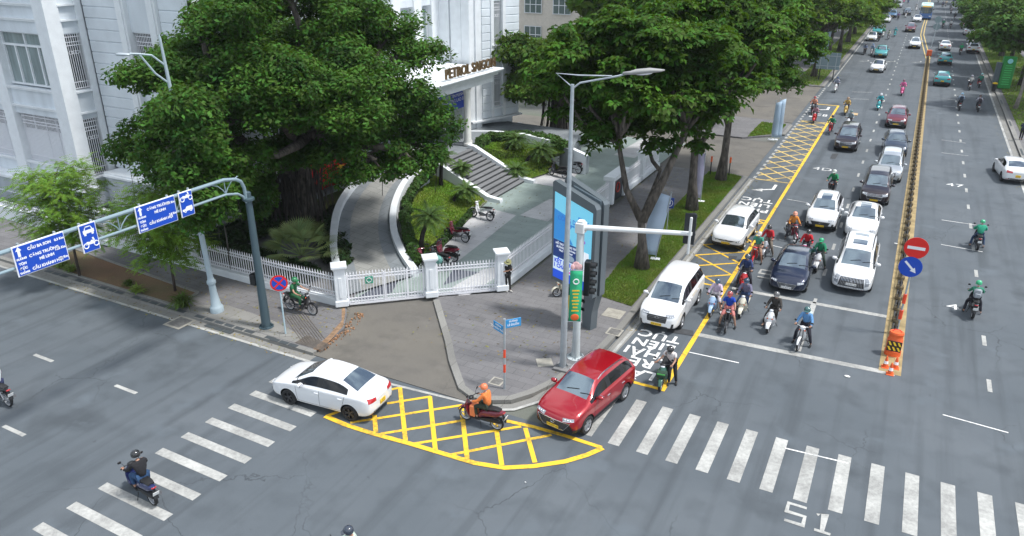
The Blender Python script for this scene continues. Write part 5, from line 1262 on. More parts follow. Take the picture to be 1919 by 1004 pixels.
SUV = dict(L=4.32,W=1.81,H=1.62,r=.34,wx=(-1.31,1.29),belt=1.04,ws=(.38,1.05),rw=(-2.02,-1.68),sg=(-1.80,1.05),pil=((-.24,-.12),(-1.24,-1.12)),clad=True,rails=(-1.5,.25,.57),railchrome=True,
 st=[(-2.15,.45,.82,1.0,.66,.5),(-2.11,.34,.98,1.18,.83,.58),(-2.02,.28,1.06,1.28,.88,.60),(-1.85,.25,1.08,1.46,.9,.57),(-1.66,.23,1.08,1.575,.905,.57),(-1.24,.22,1.07,1.625,.905,.585),(-1.12,.22,1.065,1.63,.905,.59),(-.68,.22,1.06,1.645,.905,.6),(-.24,.22,1.05,1.645,.905,.6),(-.12,.22,1.05,1.64,.905,.6),(.38,.22,1.04,1.575,.905,.58),(.70,.22,1.03,1.36,.905,.64),(1.04,.22,1.01,1.14,.9,.66),(1.45,.23,.97,1.075,.89,.66),(1.85,.25,.87,.99,.86,.62),(2.05,.28,.72,.86,.76,.52),(2.15,.36,.56,.68,.56,.4)],
 front=dict(head=(.72,.83,.40,.84),grille=(.40,.70,.42,.64),bars=6,satin=True,chrome=True,intake=(.27,.34,.5),plate=.46,fog=(.42,.70,.07,.08),mouth=True), rear=dict(lamp=(.86,1.02,.46,.82),plate=.68,refl=.42), doors=((-1.18,-1.3),(-.18,-.18),(.86,.90)), handles=(-1.05,-.02), mirror=(.68,1.10))
CROSS = dict(SUV); CROSS.update(L=4.2,W=1.77,H=1.62,roof=0,sun=(( -.68,.38),),railchrome=False,front=dict(head=(.72,.80,.46,.82),grille=(.40,.66,.40,.54),bars=4,intake=(.26,.33,.5),plate=.42,fog=(.46,.68,.09,.12)))
VF = dict(SUV); VF.update(L=4.30,W=1.80,H=1.60,rails=None,front=dict(head=(.56,.66,.55,.78),grille=(.60,.66,.30,.55),bars=0,chrome=True,intake=(.28,.42,.66),plate=.50,darklamp=True))
MPV = dict(L=4.73,W=1.83,H=1.79,r=.34,wx=(-1.42,1.33),belt=1.10,ws=(.62,1.36),rw=(-2.32,-2.05),sg=(-2.18,1.36),pil=((-.14,-.03),(-1.12,-1.0)),clad=False,
 st=[(-2.36,.46,.86,1.05,.70,.55),(-2.34,.34,1.02,1.24,.86,.62),(-2.30,.28,1.09,1.34,.9,.64),(-2.22,.25,1.12,1.55,.91,.63),(-2.05,.23,1.12,1.735,.915,.62),(-1.6,.22,1.12,1.79,.915,.64),(-1.12,.22,1.11,1.80,.915,.65),(-1.0,.22,1.11,1.80,.915,.65),(-.6,.22,1.10,1.80,.915,.65),(-.14,.22,1.09,1.80,.915,.645),(-.03,.22,1.09,1.80,.915,.64),(.60,.22,1.07,1.70,.915,.62),(.98,.22,1.06,1.43,.915,.66),(1.35,.22,1.04,1.16,.91,.68),(1.70,.23,.99,1.09,.90,.68),(2.05,.25,.90,1.0,.87,.64),(2.28,.30,.74,.86,.76,.52),(2.36,.38,.58,.68,.56,.4)],
 front=dict(head=(.76,.90,.44,.84),grille=(.56,.84,.40,.46),bars=5,intake=(.30,.40,.55),plate=.47,fog=(.46,.70,.07,.11)), rear=dict(lamp=(1.0,1.2,.56,.86),plate=.9,refl=.45), doors=((-1.06,-1.16),(-.08,-.08),(1.08,1.14)), handles=(-.95,.1), mirror=(.98,1.16))
LUX = dict(MPV); LUX.update(L=4.95,W=1.89,rails=(-1.9,.4,.62),sun=((-1.6,-1.12),(-.6,-.03)),front=dict(head=(.50,.88,.62,.84),grille=(.34,.86,.60,.52),bars=-16,chrome=True,intake=(.25,.32,.6),plate=.56))
MPVR = dict(MPV); MPVR.update(L=4.6,W=1.80,rails=(-1.8,.45,.60),front=dict(head=(.72,.86,.46,.84),grille=(.50,.84,.42,.50),bars=5,chrome=True,intake=(.28,.38,.6),plate=.46,fog=(.42,.70,.07,.08)))
def scaled(S, st_scale=None):
    k = S['L']/(S['st'][-1][0]-S['st'][0][0]); wk = (S['W']/2)/max(s[4] for s in S['st']); S['st'] = [(s[0]*k,s[1],s[2],s[3],s[4]*wk,s[5]*wk) for s in S['st']]
    S['wx'] = tuple(x*k for x in S['wx']); return S
for q in (CROSS,VF,LUX,MPVR): q['st'] = [tuple(s) for s in q['st']]
VF['st'] = [(x,zb,zs+.02,zt-(.015 if x > 1 else .03),hw,ht) for (x,zb,zs,zt,hw,ht) in VF['st']]
SED2 = dict(SEDAN); SED2.update(L=4.55,W=1.80,sun=(( -.55,.32),),front=dict(head=(.60,.70,.50,.82),grille=(.28,.56,.40,.48),bars=5,chrome=True,intake=(.24,.28,.5),plate=.40))
MAZ = dict(SEDAN); MAZ.update(L=4.5,W=1.79,front=dict(head=(.60,.70,.50,.82),grille=(.34,.60,.30,.44),bars=6,chrome=True,intake=(.24,.32,.6),plate=.40))
for q in (CROSS,VF,LUX,MPVR,SED2,MAZ): scaled(q)
PROTO = {}
def proto(kind, S, col, plate='Y', dark=False):
    k = (kind, col, plate)
    if k not in PROTO: PROTO[k] = [make_car(S, col, plate, dark), False]
    return PROTO[k]
def put_car(kind, col, x, y, rz, label, plate='Y', group=None, dark=False, base=None, cat='car', s=1):
    S = dict(sedan=SEDAN, suv=SUV, cross=CROSS, vf=VF, mpv=MPV, lux=LUX, mpvr=MPVR, sed2=SED2, maz=MAZ)[kind]
    e = None
    for kk in PROTO:
        if kk[0] == kind and kk[2] == plate: e = PROTO[kk]; pc = kk[1]; break
    if e is None: e = proto(kind, S, col, plate, dark); pc = col
    if not e[1]: o = e[0]; e[1] = True
    else:
        ov = {}
        if pc != col: ov = {'body': PB[col], 'wing_mirror': PB[col], 'door_handle': PB[col]}; 
        if pc != col and not S.get('clad'): ov['lower_trim'] = PB[col]
        o = dup(e[0], None, ov)
    o.location = (x,y,.012); o.rotation_euler.z = rz; o.scale = (s,s,s); tag(o, label, cat, group); return o
def from_front(px, py, kind_len, hd):
    p = at(px,py); return p.x-math.cos(hd)*kind_len/2, p.y-math.sin(hd)*kind_len/2
def from_rear(px, py, kind_len, hd):
    p = at(px,py); return p.x+math.cos(hd)*kind_len/2, p.y+math.sin(hd)*kind_len/2
DN = -math.pi/2; UP = math.pi/2
gT = 'cars queueing and driving down the avenue'; gU = 'cars driving up the far side of the avenue'
def cF(kind, col, px, py, label, hd=DN, **k):
    L = dict(sedan=4.42,suv=4.32,cross=4.2,vf=4.3,mpv=4.73,lux=4.95,mpvr=4.6,sed2=4.55,maz=4.5)[kind]; x, y = from_front(px,py,L,hd); return put_car(kind,col,x,y,hd,label,group=gT,**k)
def cR(kind, col, px, py, label, hd=UP, **k):
    L = dict(sedan=4.42,suv=4.32,cross=4.2,vf=4.3,mpv=4.73,lux=4.95,mpvr=4.6,sed2=4.55,maz=4.5)[kind]; x, y = from_rear(px,py,L,hd); return put_car(kind,col,x,y,hd,label,group=gU,**k)
# white sedan turning, red SUV turning
wf = at(545,757); wr = at(656,787); d = (wf-wr); hd = math.atan2(d.y,d.x); n_ = Vector((d.y,-d.x,0)).normalized(); mid = (wf+wr)/2+n_*.78
sedan = put_car('sedan','white',mid.x,mid.y,hd,'white taxi sedan on the side street crosswalk beside the yellow hatching', dark=True)
st_ = MB(); st_.v = []; 
wf = at(1101,809); wr = at(1166,751); d = (wf-wr); hd = math.atan2(d.y,d.x); n_ = Vector((d.y,-d.x,0)).normalized(); mid = (wf+wr)/2+n_*.82
put_car('suv','red',mid.x,mid.y,hd,'glossy red compact SUV turning at the corner below the lamp posts')
cF('mpv','white',1228,625,'tall white people carrier stopped beside the grass strip with yellow plate')
cF('vf','white',1358,471,'white hatchback SUV with narrow dark grille on the yellow hatched bus lane', hd=DN-.03)
cF('cross','white',1534,436,'white crossover with a panoramic roof behind the orange vested rider')
cF('maz','navy',1471,553,'dark blue sedan waiting at the first stop line', plate='W', dark=True)
cF('lux','white',1591,553,'large white luxury van with a wide slatted grille and twin sunroofs', plate='W', cat='van')
cF('sed2','white',1609,452,'white sedan with black glass roof right behind the large white van', plate='W')
cF('mpvr','black',1635,388,'dark plum people carrier with yellow plate beside the median')
cF('mpvr','silver',1661,345,'silver people carrier half hidden behind the dark plum one')
cF('suv','dkblue',1675,297,'dark blue grey SUV behind the silver people carrier', hd=DN+.05)
cF('mpvr','black',1582,286,'dark people carrier with roof bars beside the yellow hatching')
cF('suv','maroon',1677,242,'maroon SUV alone in the lane beside the median')
cF('sedan','white',1641,137,'white sedan driving alone ahead of the turquoise taxi', hd=DN-.06)
cF('vf','teal',1649,109,'turquoise taxi SUV coming down the left carriageway')
cF('cross','white',1713,92,'white crossover coming down next to the end of the chain divider')
cF('sedan','white',1632,78,'white car at the left kerb just behind the pair of riders')
cF('vf','teal',1643,66,'pale turquoise car hidden behind the white car at the left kerb')
cF('suv','maroon',1705,61,'red and black SUV in the distance, in front of the white car by the bus')
cF('sed2','white',1718,42,'small distant white sedan in front of the blue bus', plate='W')
cF('sedan','white',1660,43,'distant white car parked at the left kerb by the pale banners')
cF('suv','blue',1672,34,'distant blue car at the left kerb behind the white one')
cF('mpvr','silver',1667,24,'distant pale van at the left kerb')
cF('suv','dkblue',1699,29,'distant dark car with a bluish windscreen left of the bus')
cF('mpvr','silver',1683,15,'farthest pale car at the left kerb')
cR('vf','teal',1764,163,'turquoise taxi, the nearer of the two driving away beyond the median')
cR('vf','teal',1770,123,'turquoise taxi, the farther of the two driving away')
cR('sedan','white',1770,96,'white sedan driving away just beyond the turquoise taxis')
cR('cross','white',1823,101,'white car parked at the right kerb under the trees, nearest')
cR('sedan','white',1815,67,'white car parked at the right kerb, second up')
cR('mpvr','silver',1811,55,'silver people carrier parked farthest at the right kerb')
cR('sedan','white',1904,347,'white sedan pulling out at the right edge of the picture', hd=UP+.12)
# --- bus
def bus():
    p = at(1732,37); o = empty('city_bus', (p.x+.1,p.y+5,.01), DN, 'blue and pale green city bus coming down beside the median', 'bus'); BB = mat('paint_bus_blue', (.04,.16,.45), .3, coat=1); BT = mat('bus_roof_green', (.55,.75,.72), .4)
    b = MB().box((0,0,1.05), (10,2.5,1.5), ch=.12); b.build('body', BB, o); MB().box((0,0,2.9), (9.98,2.48,.5), ch=.1).box((-1,0,3.2), (3,1.5,.22), ch=.05).build('roof', BT, o)
    MB().box((0,0,2.2), (9.94,2.42,1.1), ch=.04).build('side_window', SIDEG, o); MB().box((5.0,0,2.05), (.06,2.3,1.35), ch=.02).build('windscreen', GLS, o); MB().box((5.04,0,2.85), (.04,1.7,.25), ch=.01).build('route_display', mat('display_amber', (.5,.3,.05), .4, emit=.6), o)
    for s in (-1,1):
        MB().box((5.02,s*.9,.8), (.04,.4,.22), ch=.02).build('headlight', LENS, o); MB().box((5.1,s*1.42,2.3), (.12,.16,.4), ch=.04).build('wing_mirror', BLK, o)
        for x in (-3,3.1): wheel(o, .48, x, s*1.13, s)
bus()
# ------------------------------------------------------------------ motorbikes
SEATM = mat('black_seat', (.016,.016,.017), .55); ENG = mat('engine_metal', (.22,.22,.23), .4, metal=.7)
def bcol(name, col, metal=0.1): return mat('paint_bike_'+name, col, .3, metal=metal, coat=.8)
BC = dict(white=bcol('white',(.75,.75,.75),0), cream=bcol('cream',(.72,.68,.55),0), red=bcol('red',(.5,.012,.015)), maroon=bcol('maroon',(.17,.012,.03)), black=bcol('black',(.015,.015,.018)), blue=bcol('blue',(.03,.09,.3)), ltblue=bcol('pale_blue',(.35,.5,.7),0), teal=bcol('teal',(.04,.42,.45),0), pink=bcol('pink',(.7,.12,.3),0), yellow=bcol('yellow',(.6,.42,.12),0), silver=bcol('silver',(.45,.46,.48),.4), green=bcol('dark_green',(.02,.09,.06)), navy=bcol('navy',(.02,.03,.12)))
BW = {}
def bwheel(parent, name, x, r, wd, spokes):
    k = (r, wd, spokes)
    if k not in BW:
        t = MB(); q = wd/2; t.lathe([(r-.055,-q*.7),(r-.03,-q),(r-.008,-q*.6),(r,0),(r-.008,q*.6),(r-.03,q),(r-.055,q*.7)], 26, cap=False); tm = t.mesh('tyre','auto')
        m = MB(); m.lathe([(r-.05,-q*.75),(r-.05,q*.75),(r-.075,q*.5),(r-.075,-q*.5),(r-.05,-q*.75)], 26, cap=False); m.lathe([(1e-4,-.05),(.04,-.05),(.04,.05),(1e-4,.05)], 10)
        if spokes:
            for i in range(14): a = i*2*math.pi/14; m.tube([(.035*math.cos(a),.035*math.sin(a),.03*(-1)**i),((r-.06)*math.cos(a+.15),(r-.06)*math.sin(a+.15),0)], .004, 3)
        else:
            for i in range(5): a = i*2*math.pi/5; m.tube([(0,0,0),((r-.06)*math.cos(a),(r-.06)*math.sin(a),0)], [.03,.02], 5)
        m.lathe([(1e-4,.052),(r*.42,.052),(r*.42,.058),(1e-4,.058)], 16); BW[k] = (tm, m.mesh('rim','auto'))
    tm, rm = BW[k]; o = link(name, tm, RUB, parent); o.location = (x,0,r); o.rotation_euler = (math.pi/2,0,0); link('rim', rm, ALU, o)
def arcsecs(cx, cz, r, a0, a1, hw, hh, n=7): return [(cx+r*math.cos(R_(a0+(a1-a0)*i/n)), cz+r*math.sin(R_(a0+(a1-a0)*i/n)), hw*(.6+.4*math.sin(math.pi*(i+.5)/(n+1))), hh, 1) for i in range(n+1)]
def make_bike(kind, col, box=None):
    o = empty('scooter' if kind != 'under' else 'motorbike'); C = BC[col]; vesp = kind == 'vespa'; und = kind == 'under'
    r = .295 if und else (.235 if vesp else .27); xf, xr = .64, -.62; B = lambda s, n, m_, p=o, sm='auto': s.build(n, m_, p, smooth=sm)
    bwheel(o, 'front_wheel', xf, r, .08 if und else .11, und); bwheel(o, 'rear_wheel', xr, r, .09 if und else .12, und)
    if not und:
        k = 1.18 if vesp else 1
        B(MB().loft([(-.93,.80,.03,.03),(-.86,.76,.09*k,.075*k),(-.62,.66,.135*k,.13*k),(-.30,.60,.165*k,.14*k),(-.06,.52,.15*k,.13),(.04,.40,.13,.08)], 14, 2.4), 'body_panel', C)
        B(MB().loft([(-.80,.36,.06,.07),(-.55,.36,.10,.10),(-.25,.33,.12,.09),(.05,.30,.13,.05)], 10), 'engine', BLK)
        B(MB().box((.18,0,.285), (.42,.36,.05), ch=.02), 'floorboard', BLK if not vesp else C)
        B(MB().loft([(.36,.27,.15,.03),(.44,.42,.20*k,.035),(.50,.62,.205*k,.04),(.50,.80,.17,.045),(.45,.93,.10,.05)], 14, 3), 'leg_shield', C)
        B(MB().loft([(.50,.36,.06,.05),(.58,.50,.10,.08),(.575,.70,.12,.07),(.50,.90,.10,.06),(.45,.98,.05,.03)], 12, 2.2), 'front_cowl', C)
        B(MB().loft([(-.78,.835,.10,.03),(-.62,.84,.125,.045),(-.32,.80,.145,.045),(-.06,.755,.13,.045),(.04,.72,.08,.03)], 14, 3), 'seat', SEATM)
        B(MB().loft(arcsecs(xf,r,r+.035,15,150,.085*k,.02), 10, 2.5), 'front_fender', C)
    else:
        B(MB().loft([(-.92,.80,.02,.02),(-.80,.78,.06,.06),(-.55,.70,.10,.08),(-.25,.63,.12,.09),(.0,.55,.09,.07),(.2,.55,.05,.05),(.36,.72,.05,.05)], 12, 2.4), 'body_panel', C)
        B(MB().loft([(-.28,.30,.06,.05),(-.12,.30,.11,.10),(.08,.32,.11,.10),(.22,.38,.07,.07)], 10), 'engine', ENG)
        B(MB().loft([(.22,.34,.10,.02),(.30,.48,.16,.025),(.36,.68,.17,.03),(.38,.86,.10,.03)], 12, 3), 'leg_shield', C)
        B(MB().loft([(-.82,.845,.09,.02),(-.62,.84,.12,.04),(-.30,.80,.13,.045),(-.02,.745,.10,.04),(.06,.72,.06,.02)], 14, 3), 'seat', SEATM)
        B(MB().loft(arcsecs(xf,r,r+.03,20,160,.055,.015), 10, 2.5), 'front_fender', C); B(MB().loft(arcsecs(xr,r,r+.03,60,185,.06,.015), 10, 2.5), 'rear_fender', BLK)
        B(MB().loft([(.36,.80,.08,.08),(.40,.92,.12,.07),(.37,1.01,.08,.04)], 12, 2.2), 'front_cowl', C)
        sw = MB().tube([(-.15,.09,.33),(-.62,.09,.295)], .025, 6).tube([(-.15,-.09,.33),(-.62,-.09,.295)], .025, 6); B(sw, 'swing_arm', ENG)
        B(MB().tube([(-.60,.1,.33),(-.50,.12,.72)], .028, 8).tube([(-.60,-.1,.33),(-.50,-.12,.72)], .028, 8), 'rear_shock', CHR)
        B(MB().tube([(.02,.16,.24),(.02,-.16,.24)], .015, 5).tube([(.02,.26,.24),(.02,.16,.24)], .025, 5).tube([(.02,-.26,.24),(.02,-.16,.24)], .025, 5), 'footrest', BLK)
    B(MB().tube([(xf,.075,r),(xf-.13,.075,.62),(.46,.05,.9)], .02, 6).tube([(xf,-.075,r),(xf-.13,-.075,.62),(.46,-.05,.9)], .02, 6).tube([(xf,.08,r),(xf,-.08,r)], .02, 6), 'fork', DALU)
    hb = B(MB().tube([(.30,.34,1.02),(.38,.16,1.03),(.41,0,1.0),(.38,-.16,1.03),(.30,-.34,1.02)], .014, 6).ell((.41,0,1.0), (.09,.12,.06), 12, 8), 'handlebar', BLK if not und else C)
    for s in (-1,1):
        MB().tube([(.34,s*.24,1.025),(.29,s*.36,1.02)], .02, 7).tube([(.39,s*.2,1.02),(.36,s*.34,1.0)], .007, 4).build('grip', RUB, hb)
        mr = MB().tube([(.36,s*.2,1.03),(.38,s*.26,1.14),(.36,s*.31,1.2)], .007, 4).ell((.36,s*.33,1.23), (.02,.06,.045), 10, 6); mr.build('mirror', BLK, o, smooth=True)
    B(MB().ell((.47 if not und else .44,0,.95 if not vesp else 1.0), (.06,.085,.055), 12, 8), 'headlight', LENS)
    for s in (-1,1): B(MB().ell((.60 if not und else .42,s*.10,.66 if not und else .86), (.02,.035,.03), 8, 6), 'indicator', ORG)
    B(MB().ell((-.91,0,.77), (.04,.08,.035), 10, 6), 'tail_light', REDL)
    B(MB().loft([(-.84,.70,.05,.015),(-.93,.52,.07,.01),(-.97,.40,.07,.008)], 8), 'rear_mudguard', BLK)
    q = MB().box((-.985,0,.60), (.012,.19,.14), ch=.003, M=Matrix.Translation((-.985,0,.60)) @ Matrix.Rotation(-.35,4,'Y') @ Matrix.Translation((.985,0,-.60))).build('number_plate', PLW, o)
    B(MB().tube([(.0,-.14,.26),(-.30,-.17,.27),(-.42,-.18,.30)], .02, 6).tube([(-.40,-.18,.30),(-.80,-.19,.40)], [.05,.055], 9), 'exhaust', ENG)
    B(MB().tube([(-.05,.14,.26),(-.12,.24,.03)], .012, 5), 'kickstand', BLK)
    return o
BP = {}
def bike(kind, col, p, hd, label, lean=0, cat='motorbike', group='motorbikes in the traffic'):
    if kind not in BP: BP[kind] = [make_bike(kind, col), col, False]
    e = BP[kind]
    if not e[2]: o = e[0]; e[2] = True
    else:
        ov = {n: BC[col] for n in ('body_panel','leg_shield','front_cowl','front_fender')}
        if kind == 'vespa': ov['floorboard'] = BC[col]
        if kind == 'under': ov['handlebar'] = BC[col]
        o = dup(e[0], None, ov if col != e[1] else None)
    o.location = p; o.rotation_euler = (lean, 0, hd); tag(o, label, cat, group); return o

# ------------------------------------------------------------------ people
def skin_mesh(J, E, root, sub=1):
    names = list(J); me = bpy.data.meshes.new('sk'); me.from_pydata([J[n][0] for n in names], [(names.index(a), names.index(b)) for a, b in E], [])
    ob = bpy.data.objects.new('sk', me); COL.objects.link(ob); ob.modifiers.new('k','SKIN'); 
    if not me.skin_vertices: me.attributes  # layer is made by the modifier
    if not me.skin_vertices:
        bpy.context.view_layer.objects.active = ob; bpy.ops.object.modifier_remove(modifier='k'); ob.select_set(True); bpy.ops.object.modifier_add(type='SKIN')
    sv = me.skin_vertices[0].data
    for i, n in enumerate(names): rr = J[n][1]; sv[i].radius = (rr, rr) if not isinstance(rr, tuple) else rr; sv[i].use_root = (n == root)
    m = ob.modifiers.new('s','SUBSURF'); m.levels = sub; ob.modifiers[0].use_smooth_shade = True
    dg = bpy.context.evaluated_depsgraph_get(); dg.update(); r = bpy.data.meshes.new_from_object(ob.evaluated_get(dg)); bpy.data.objects.remove(ob)
    return [tuple(v.co) for v in r.vertices], [tuple(p.vertices) for p in r.polygons]
def side(n): return (('L',1),('R',-1))
POSES = {}
def pose_def(name):
    J = dict(pelvis=((-.25,0,.88),.125), waist=((-.235,0,1.02),.115), chest=((-.185,0,1.22),.135), neckb=((-.13,0,1.38),.07), neck=((-.11,0,1.45),.05))
    E = [('pelvis','waist'),('waist','chest'),('chest','neckb'),('neckb','neck')]; head = Vector((-.075,0,1.565)); tilt = .15
    sit = name.startswith(('ride','stop','pill'))
    for s, y in side(0):
        if sit:
            J.update({'sh'+s:((-.15,y*.175,1.34),.062),'el'+s:((.03,y*.285,1.10),.043),'wr'+s:((.24,y*.30,1.03),.03),'ha'+s:((.32,y*.295,1.035),.032)})
            down = name in ('stopB',) or (name == 'stopL' and y > 0) or (name == 'stopR' and y < 0)
            J['hp'+s] = ((-.20,y*.105,.86),.095)
            if down: J.update({'kn'+s:((.10,y*.27,.57),.062),'an'+s:((-.02,y*.34,.12),.04),'he'+s:((-.05,y*.34,.07),.034),'to'+s:((.15,y*.37,.045),.028)})
            else: J.update({'kn'+s:((.20,y*.16,.80),.065),'an'+s:((.13,y*.14,.42),.042),'he'+s:((.09,y*.14,.36),.034),'to'+s:((.28,y*.15,.345),.028)})
    if name == 'stand':   # bowed over the phone, one foot forward
        J = dict(pelvis=((0,0,.93),.125), waist=((0,0,1.06),.115), chest=((.0,0,1.26),.13), neckb=((.01,0,1.42),.07), neck=((.03,0,1.49),.05)); head = Vector((.065,0,1.59)); tilt = .55
        for s, y in side(0): J.update({'sh'+s:((0,y*.175,1.38),.06),'el'+s:((.05,y*.24,1.12),.042),'wr'+s:((.24,y*.08,1.20),.03),'ha'+s:((.30,y*.05,1.24),.032),'hp'+s:((.0,y*.095,.90),.09),'kn'+s:((.05,y*.09,.50),.06),'an'+s:((.0+.12*(y>0),y*.08,.10),.04),'he'+s:((-.03+.12*(y>0),y*.08,.06),.034),'to'+s:((.16+.12*(y>0),y*.10,.04),.028)})
    if name == 'pillion_side': pass
    if name == 'astride':   # standing over the bike looking down at it
        J = dict(pelvis=((-.15,.22,.92),.125), waist=((-.12,.2,1.05),.115), chest=((-.05,.16,1.24),.13), neckb=((.02,.14,1.39),.07), neck=((.05,.13,1.46),.05)); head = Vector((.10,.12,1.56)); tilt = .6
        for s, y in side(0): J.update({'sh'+s:((.0,.14+y*.17,1.35),.06),'el'+s:((.10,.10+y*.25,1.12),.042),'wr'+s:((.26,.03+y*.28,1.05),.03),'ha'+s:((.32,y*.295,1.035),.032),'hp'+s:((-.14,.22+y*.09,.90),.09),'kn'+s:((-.05+.1*(y<0),.30+y*.10,.50),.06),'an'+s:((-.12+.16*(y<0),.34+y*.12,.10),.04),'he'+s:((-.15+.16*(y<0),.34+y*.12,.06),.034),'to'+s:((.04+.16*(y<0),.36+y*.14,.04),.028)})
    for s, y in side(0):
        E += [('chest','sh'+s),('sh'+s,'el'+s),('el'+s,'wr'+s),('wr'+s,'ha'+s),('pelvis','hp'+s),('hp'+s,'kn'+s),('kn'+s,'an'+s),('an'+s,'he'+s),('he'+s,'to'+s)]
    return J, E, head, tilt
def grow(J, names, add, over={}): return {n: (J[n][0], over.get(n, J[n][1]+add)) for n in names}
def person_template(name, short=False, shorts=False, bulky=0.0):
    k = (name, short, shorts, bulky)
    if k in POSES: return POSES[k]
    J, E, head, tilt = pose_def(name); body = MB(); hid = {'pelvis':.085,'waist':.075,'chest':.09,'shL':.04,'shR':.04,'hpL':.06,'hpR':.06}; body.add(*skin_mesh({n: (J[n][0], hid.get(n, J[n][1])) for n in J}, E, 'pelvis'))
    T = Matrix.Translation(head) @ Matrix.Rotation(tilt, 4, 'Y')
    body.ell((0,0,.01), (.092,.074,.112), 14, 10, T); body.ell((.03,0,-.06), (.055,.05,.055), 10, 6, T); body.ell((.098,0,-.015), (.018,.012,.022), 6, 5, T)
    for y in (-1,1): body.ell((-.005,y*.076,-.01), (.018,.01,.028), 6, 5, T)
    for s, y in side(0):     # five fingers, curled round the grip (or the phone)
        h = Vector(J['ha'+s][0]); w_ = Vector(J['wr'+s][0]); f = (h-w_).normalized(); sd = Vector((0,1,0)); dn = Vector((0,0,-1)) if name != 'stand' else Vector((0,-y*.6,.6))
        for i, (o_, L_) in enumerate(((-.030,.075),(-.011,.085),(.009,.080),(.028,.062))):
            p = h+sd*o_*1.1+f*.012; body.tube([p, p+f*L_*.42+Vector((0,0,.006)), p+f*L_*.62+dn*L_*.32, p+f*L_*.36+dn*L_*.62], [.010,.0095,.009,.007], 5)
        p = h-sd*y*.028-f*.012; body.tube([p, p-sd*y*.024+f*.018+dn*.01, p-sd*y*.02+f*.035+dn*.035], [.0115,.0105,.008], 5)
    S = {'body': (body.mesh('body', True), 'skin')}
    arm = ['sh','el']+([] if short else ['wr']); nm = ['pelvis','waist','chest','neckb']+[a+s for a in arm for s in 'LR']
    add = .02+bulky; JS = grow(J, nm, add, {'neckb': .072+add*.5, 'pelvis': .15+bulky}); ES = [e for e in E if e[0] in nm and e[1] in nm]
    if short:
        for s in 'LR': a = Vector(J['sh'+s][0]); b = Vector(J['el'+s][0]); JS['el'+s] = (tuple(a.lerp(b,.62)), .062+bulky)
    else:
        for s in 'LR': JS['wr'+s] = (JS['wr'+s][0], .042+bulky*.5)
    m = MB(); m.add(*skin_mesh(JS, ES, 'pelvis')); S['shirt'] = (m.mesh('shirt', True), 'shirt')
    nm = ['pelvis']+[a+s for a in (['hp','kn'] if shorts else ['hp','kn','an']) for s in 'LR']; JT = grow(J, nm, .016, {'pelvis': .142}); ET = [e for e in E if e[0] in nm and e[1] in nm]
    if not shorts:
        for s in 'LR': JT['an'+s] = (JT['an'+s][0], .058)
    m = MB(); m.add(*skin_mesh(JT, ET, 'pelvis')); S['trousers'] = (m.mesh('trousers', True), 'pants')
    m = MB()
    for s in 'LR':
        he = Vector(J['he'+s][0]); to = Vector(J['to'+s][0]); c = (he+to)/2; d = to-he; m.ell((0,0,0), (.135,.048,.045), 10, 6, Matrix.Translation(c) @ Matrix.Rotation(math.atan2(d.y,d.x),4,'Z'))
    S['shoes'] = (m.mesh('shoes', True), 'shoes')
    m = MB(); m.lathe([(.128,-.045),(.135,-.01),(.134,.04),(.118,.09),(.085,.125),(.04,.143),(1e-4,.147)], 18, T); m.lathe([(.128,-.045),(.10,-.04)], 18, T)
    m.add([(.10,-.10,.02),(.20,-.06,.0),(.205,.06,.0),(.10,.10,.02),(.10,-.10,.032),(.20,-.06,.012),(.205,.06,.012),(.10,.10,.032)], [(3,2,1,0),(4,5,6,7),(0,1,5,4),(1,2,6,5),(2,3,7,6)], T); S['helmet'] = (m.mesh('helmet', 'auto'), 'helmet')
    m = MB(); m.ell((.05,0,-.055), (.062,.066,.05), 10, 6, T); S['face_mask'] = (m.mesh('face_mask', True), 'mask')
    m = MB()
    for y in (-1,1): m.ell((.086,y*.03,.012), (.008,.012,.007), 6, 4, T)
    S['eyes'] = (m.mesh('eyes', True), 'eyes')
    m = MB(); m.ell((-.012,0,.035), (.102,.084,.10), 12, 8, T); S['hair'] = (m.mesh('hair', True), 'hair')
    m = MB(); m.lathe([(.20,-.0),(.19,.015),(.10,.03),(.095,.09),(.06,.115),(1e-4,.12)], 18, T @ Matrix.Translation((0,0,.04))); S['sun_hat'] = (m.mesh('sun_hat', 'auto'), 'hat')
    bp = MB(); c = Vector(J['chest'][0]); bp.box((c.x-.22,c.y,c.z-.04), (.17,.32,.44), ch=.06).box((c.x-.32,c.y,c.z-.12), (.07,.24,.22), ch=.03); S['backpack'] = (bp.mesh('backpack','auto'), 'pack')
    POSES[k] = S; return S
def CL(c): return cloth('_'.join(str(int(q*1000)) for q in c), c)
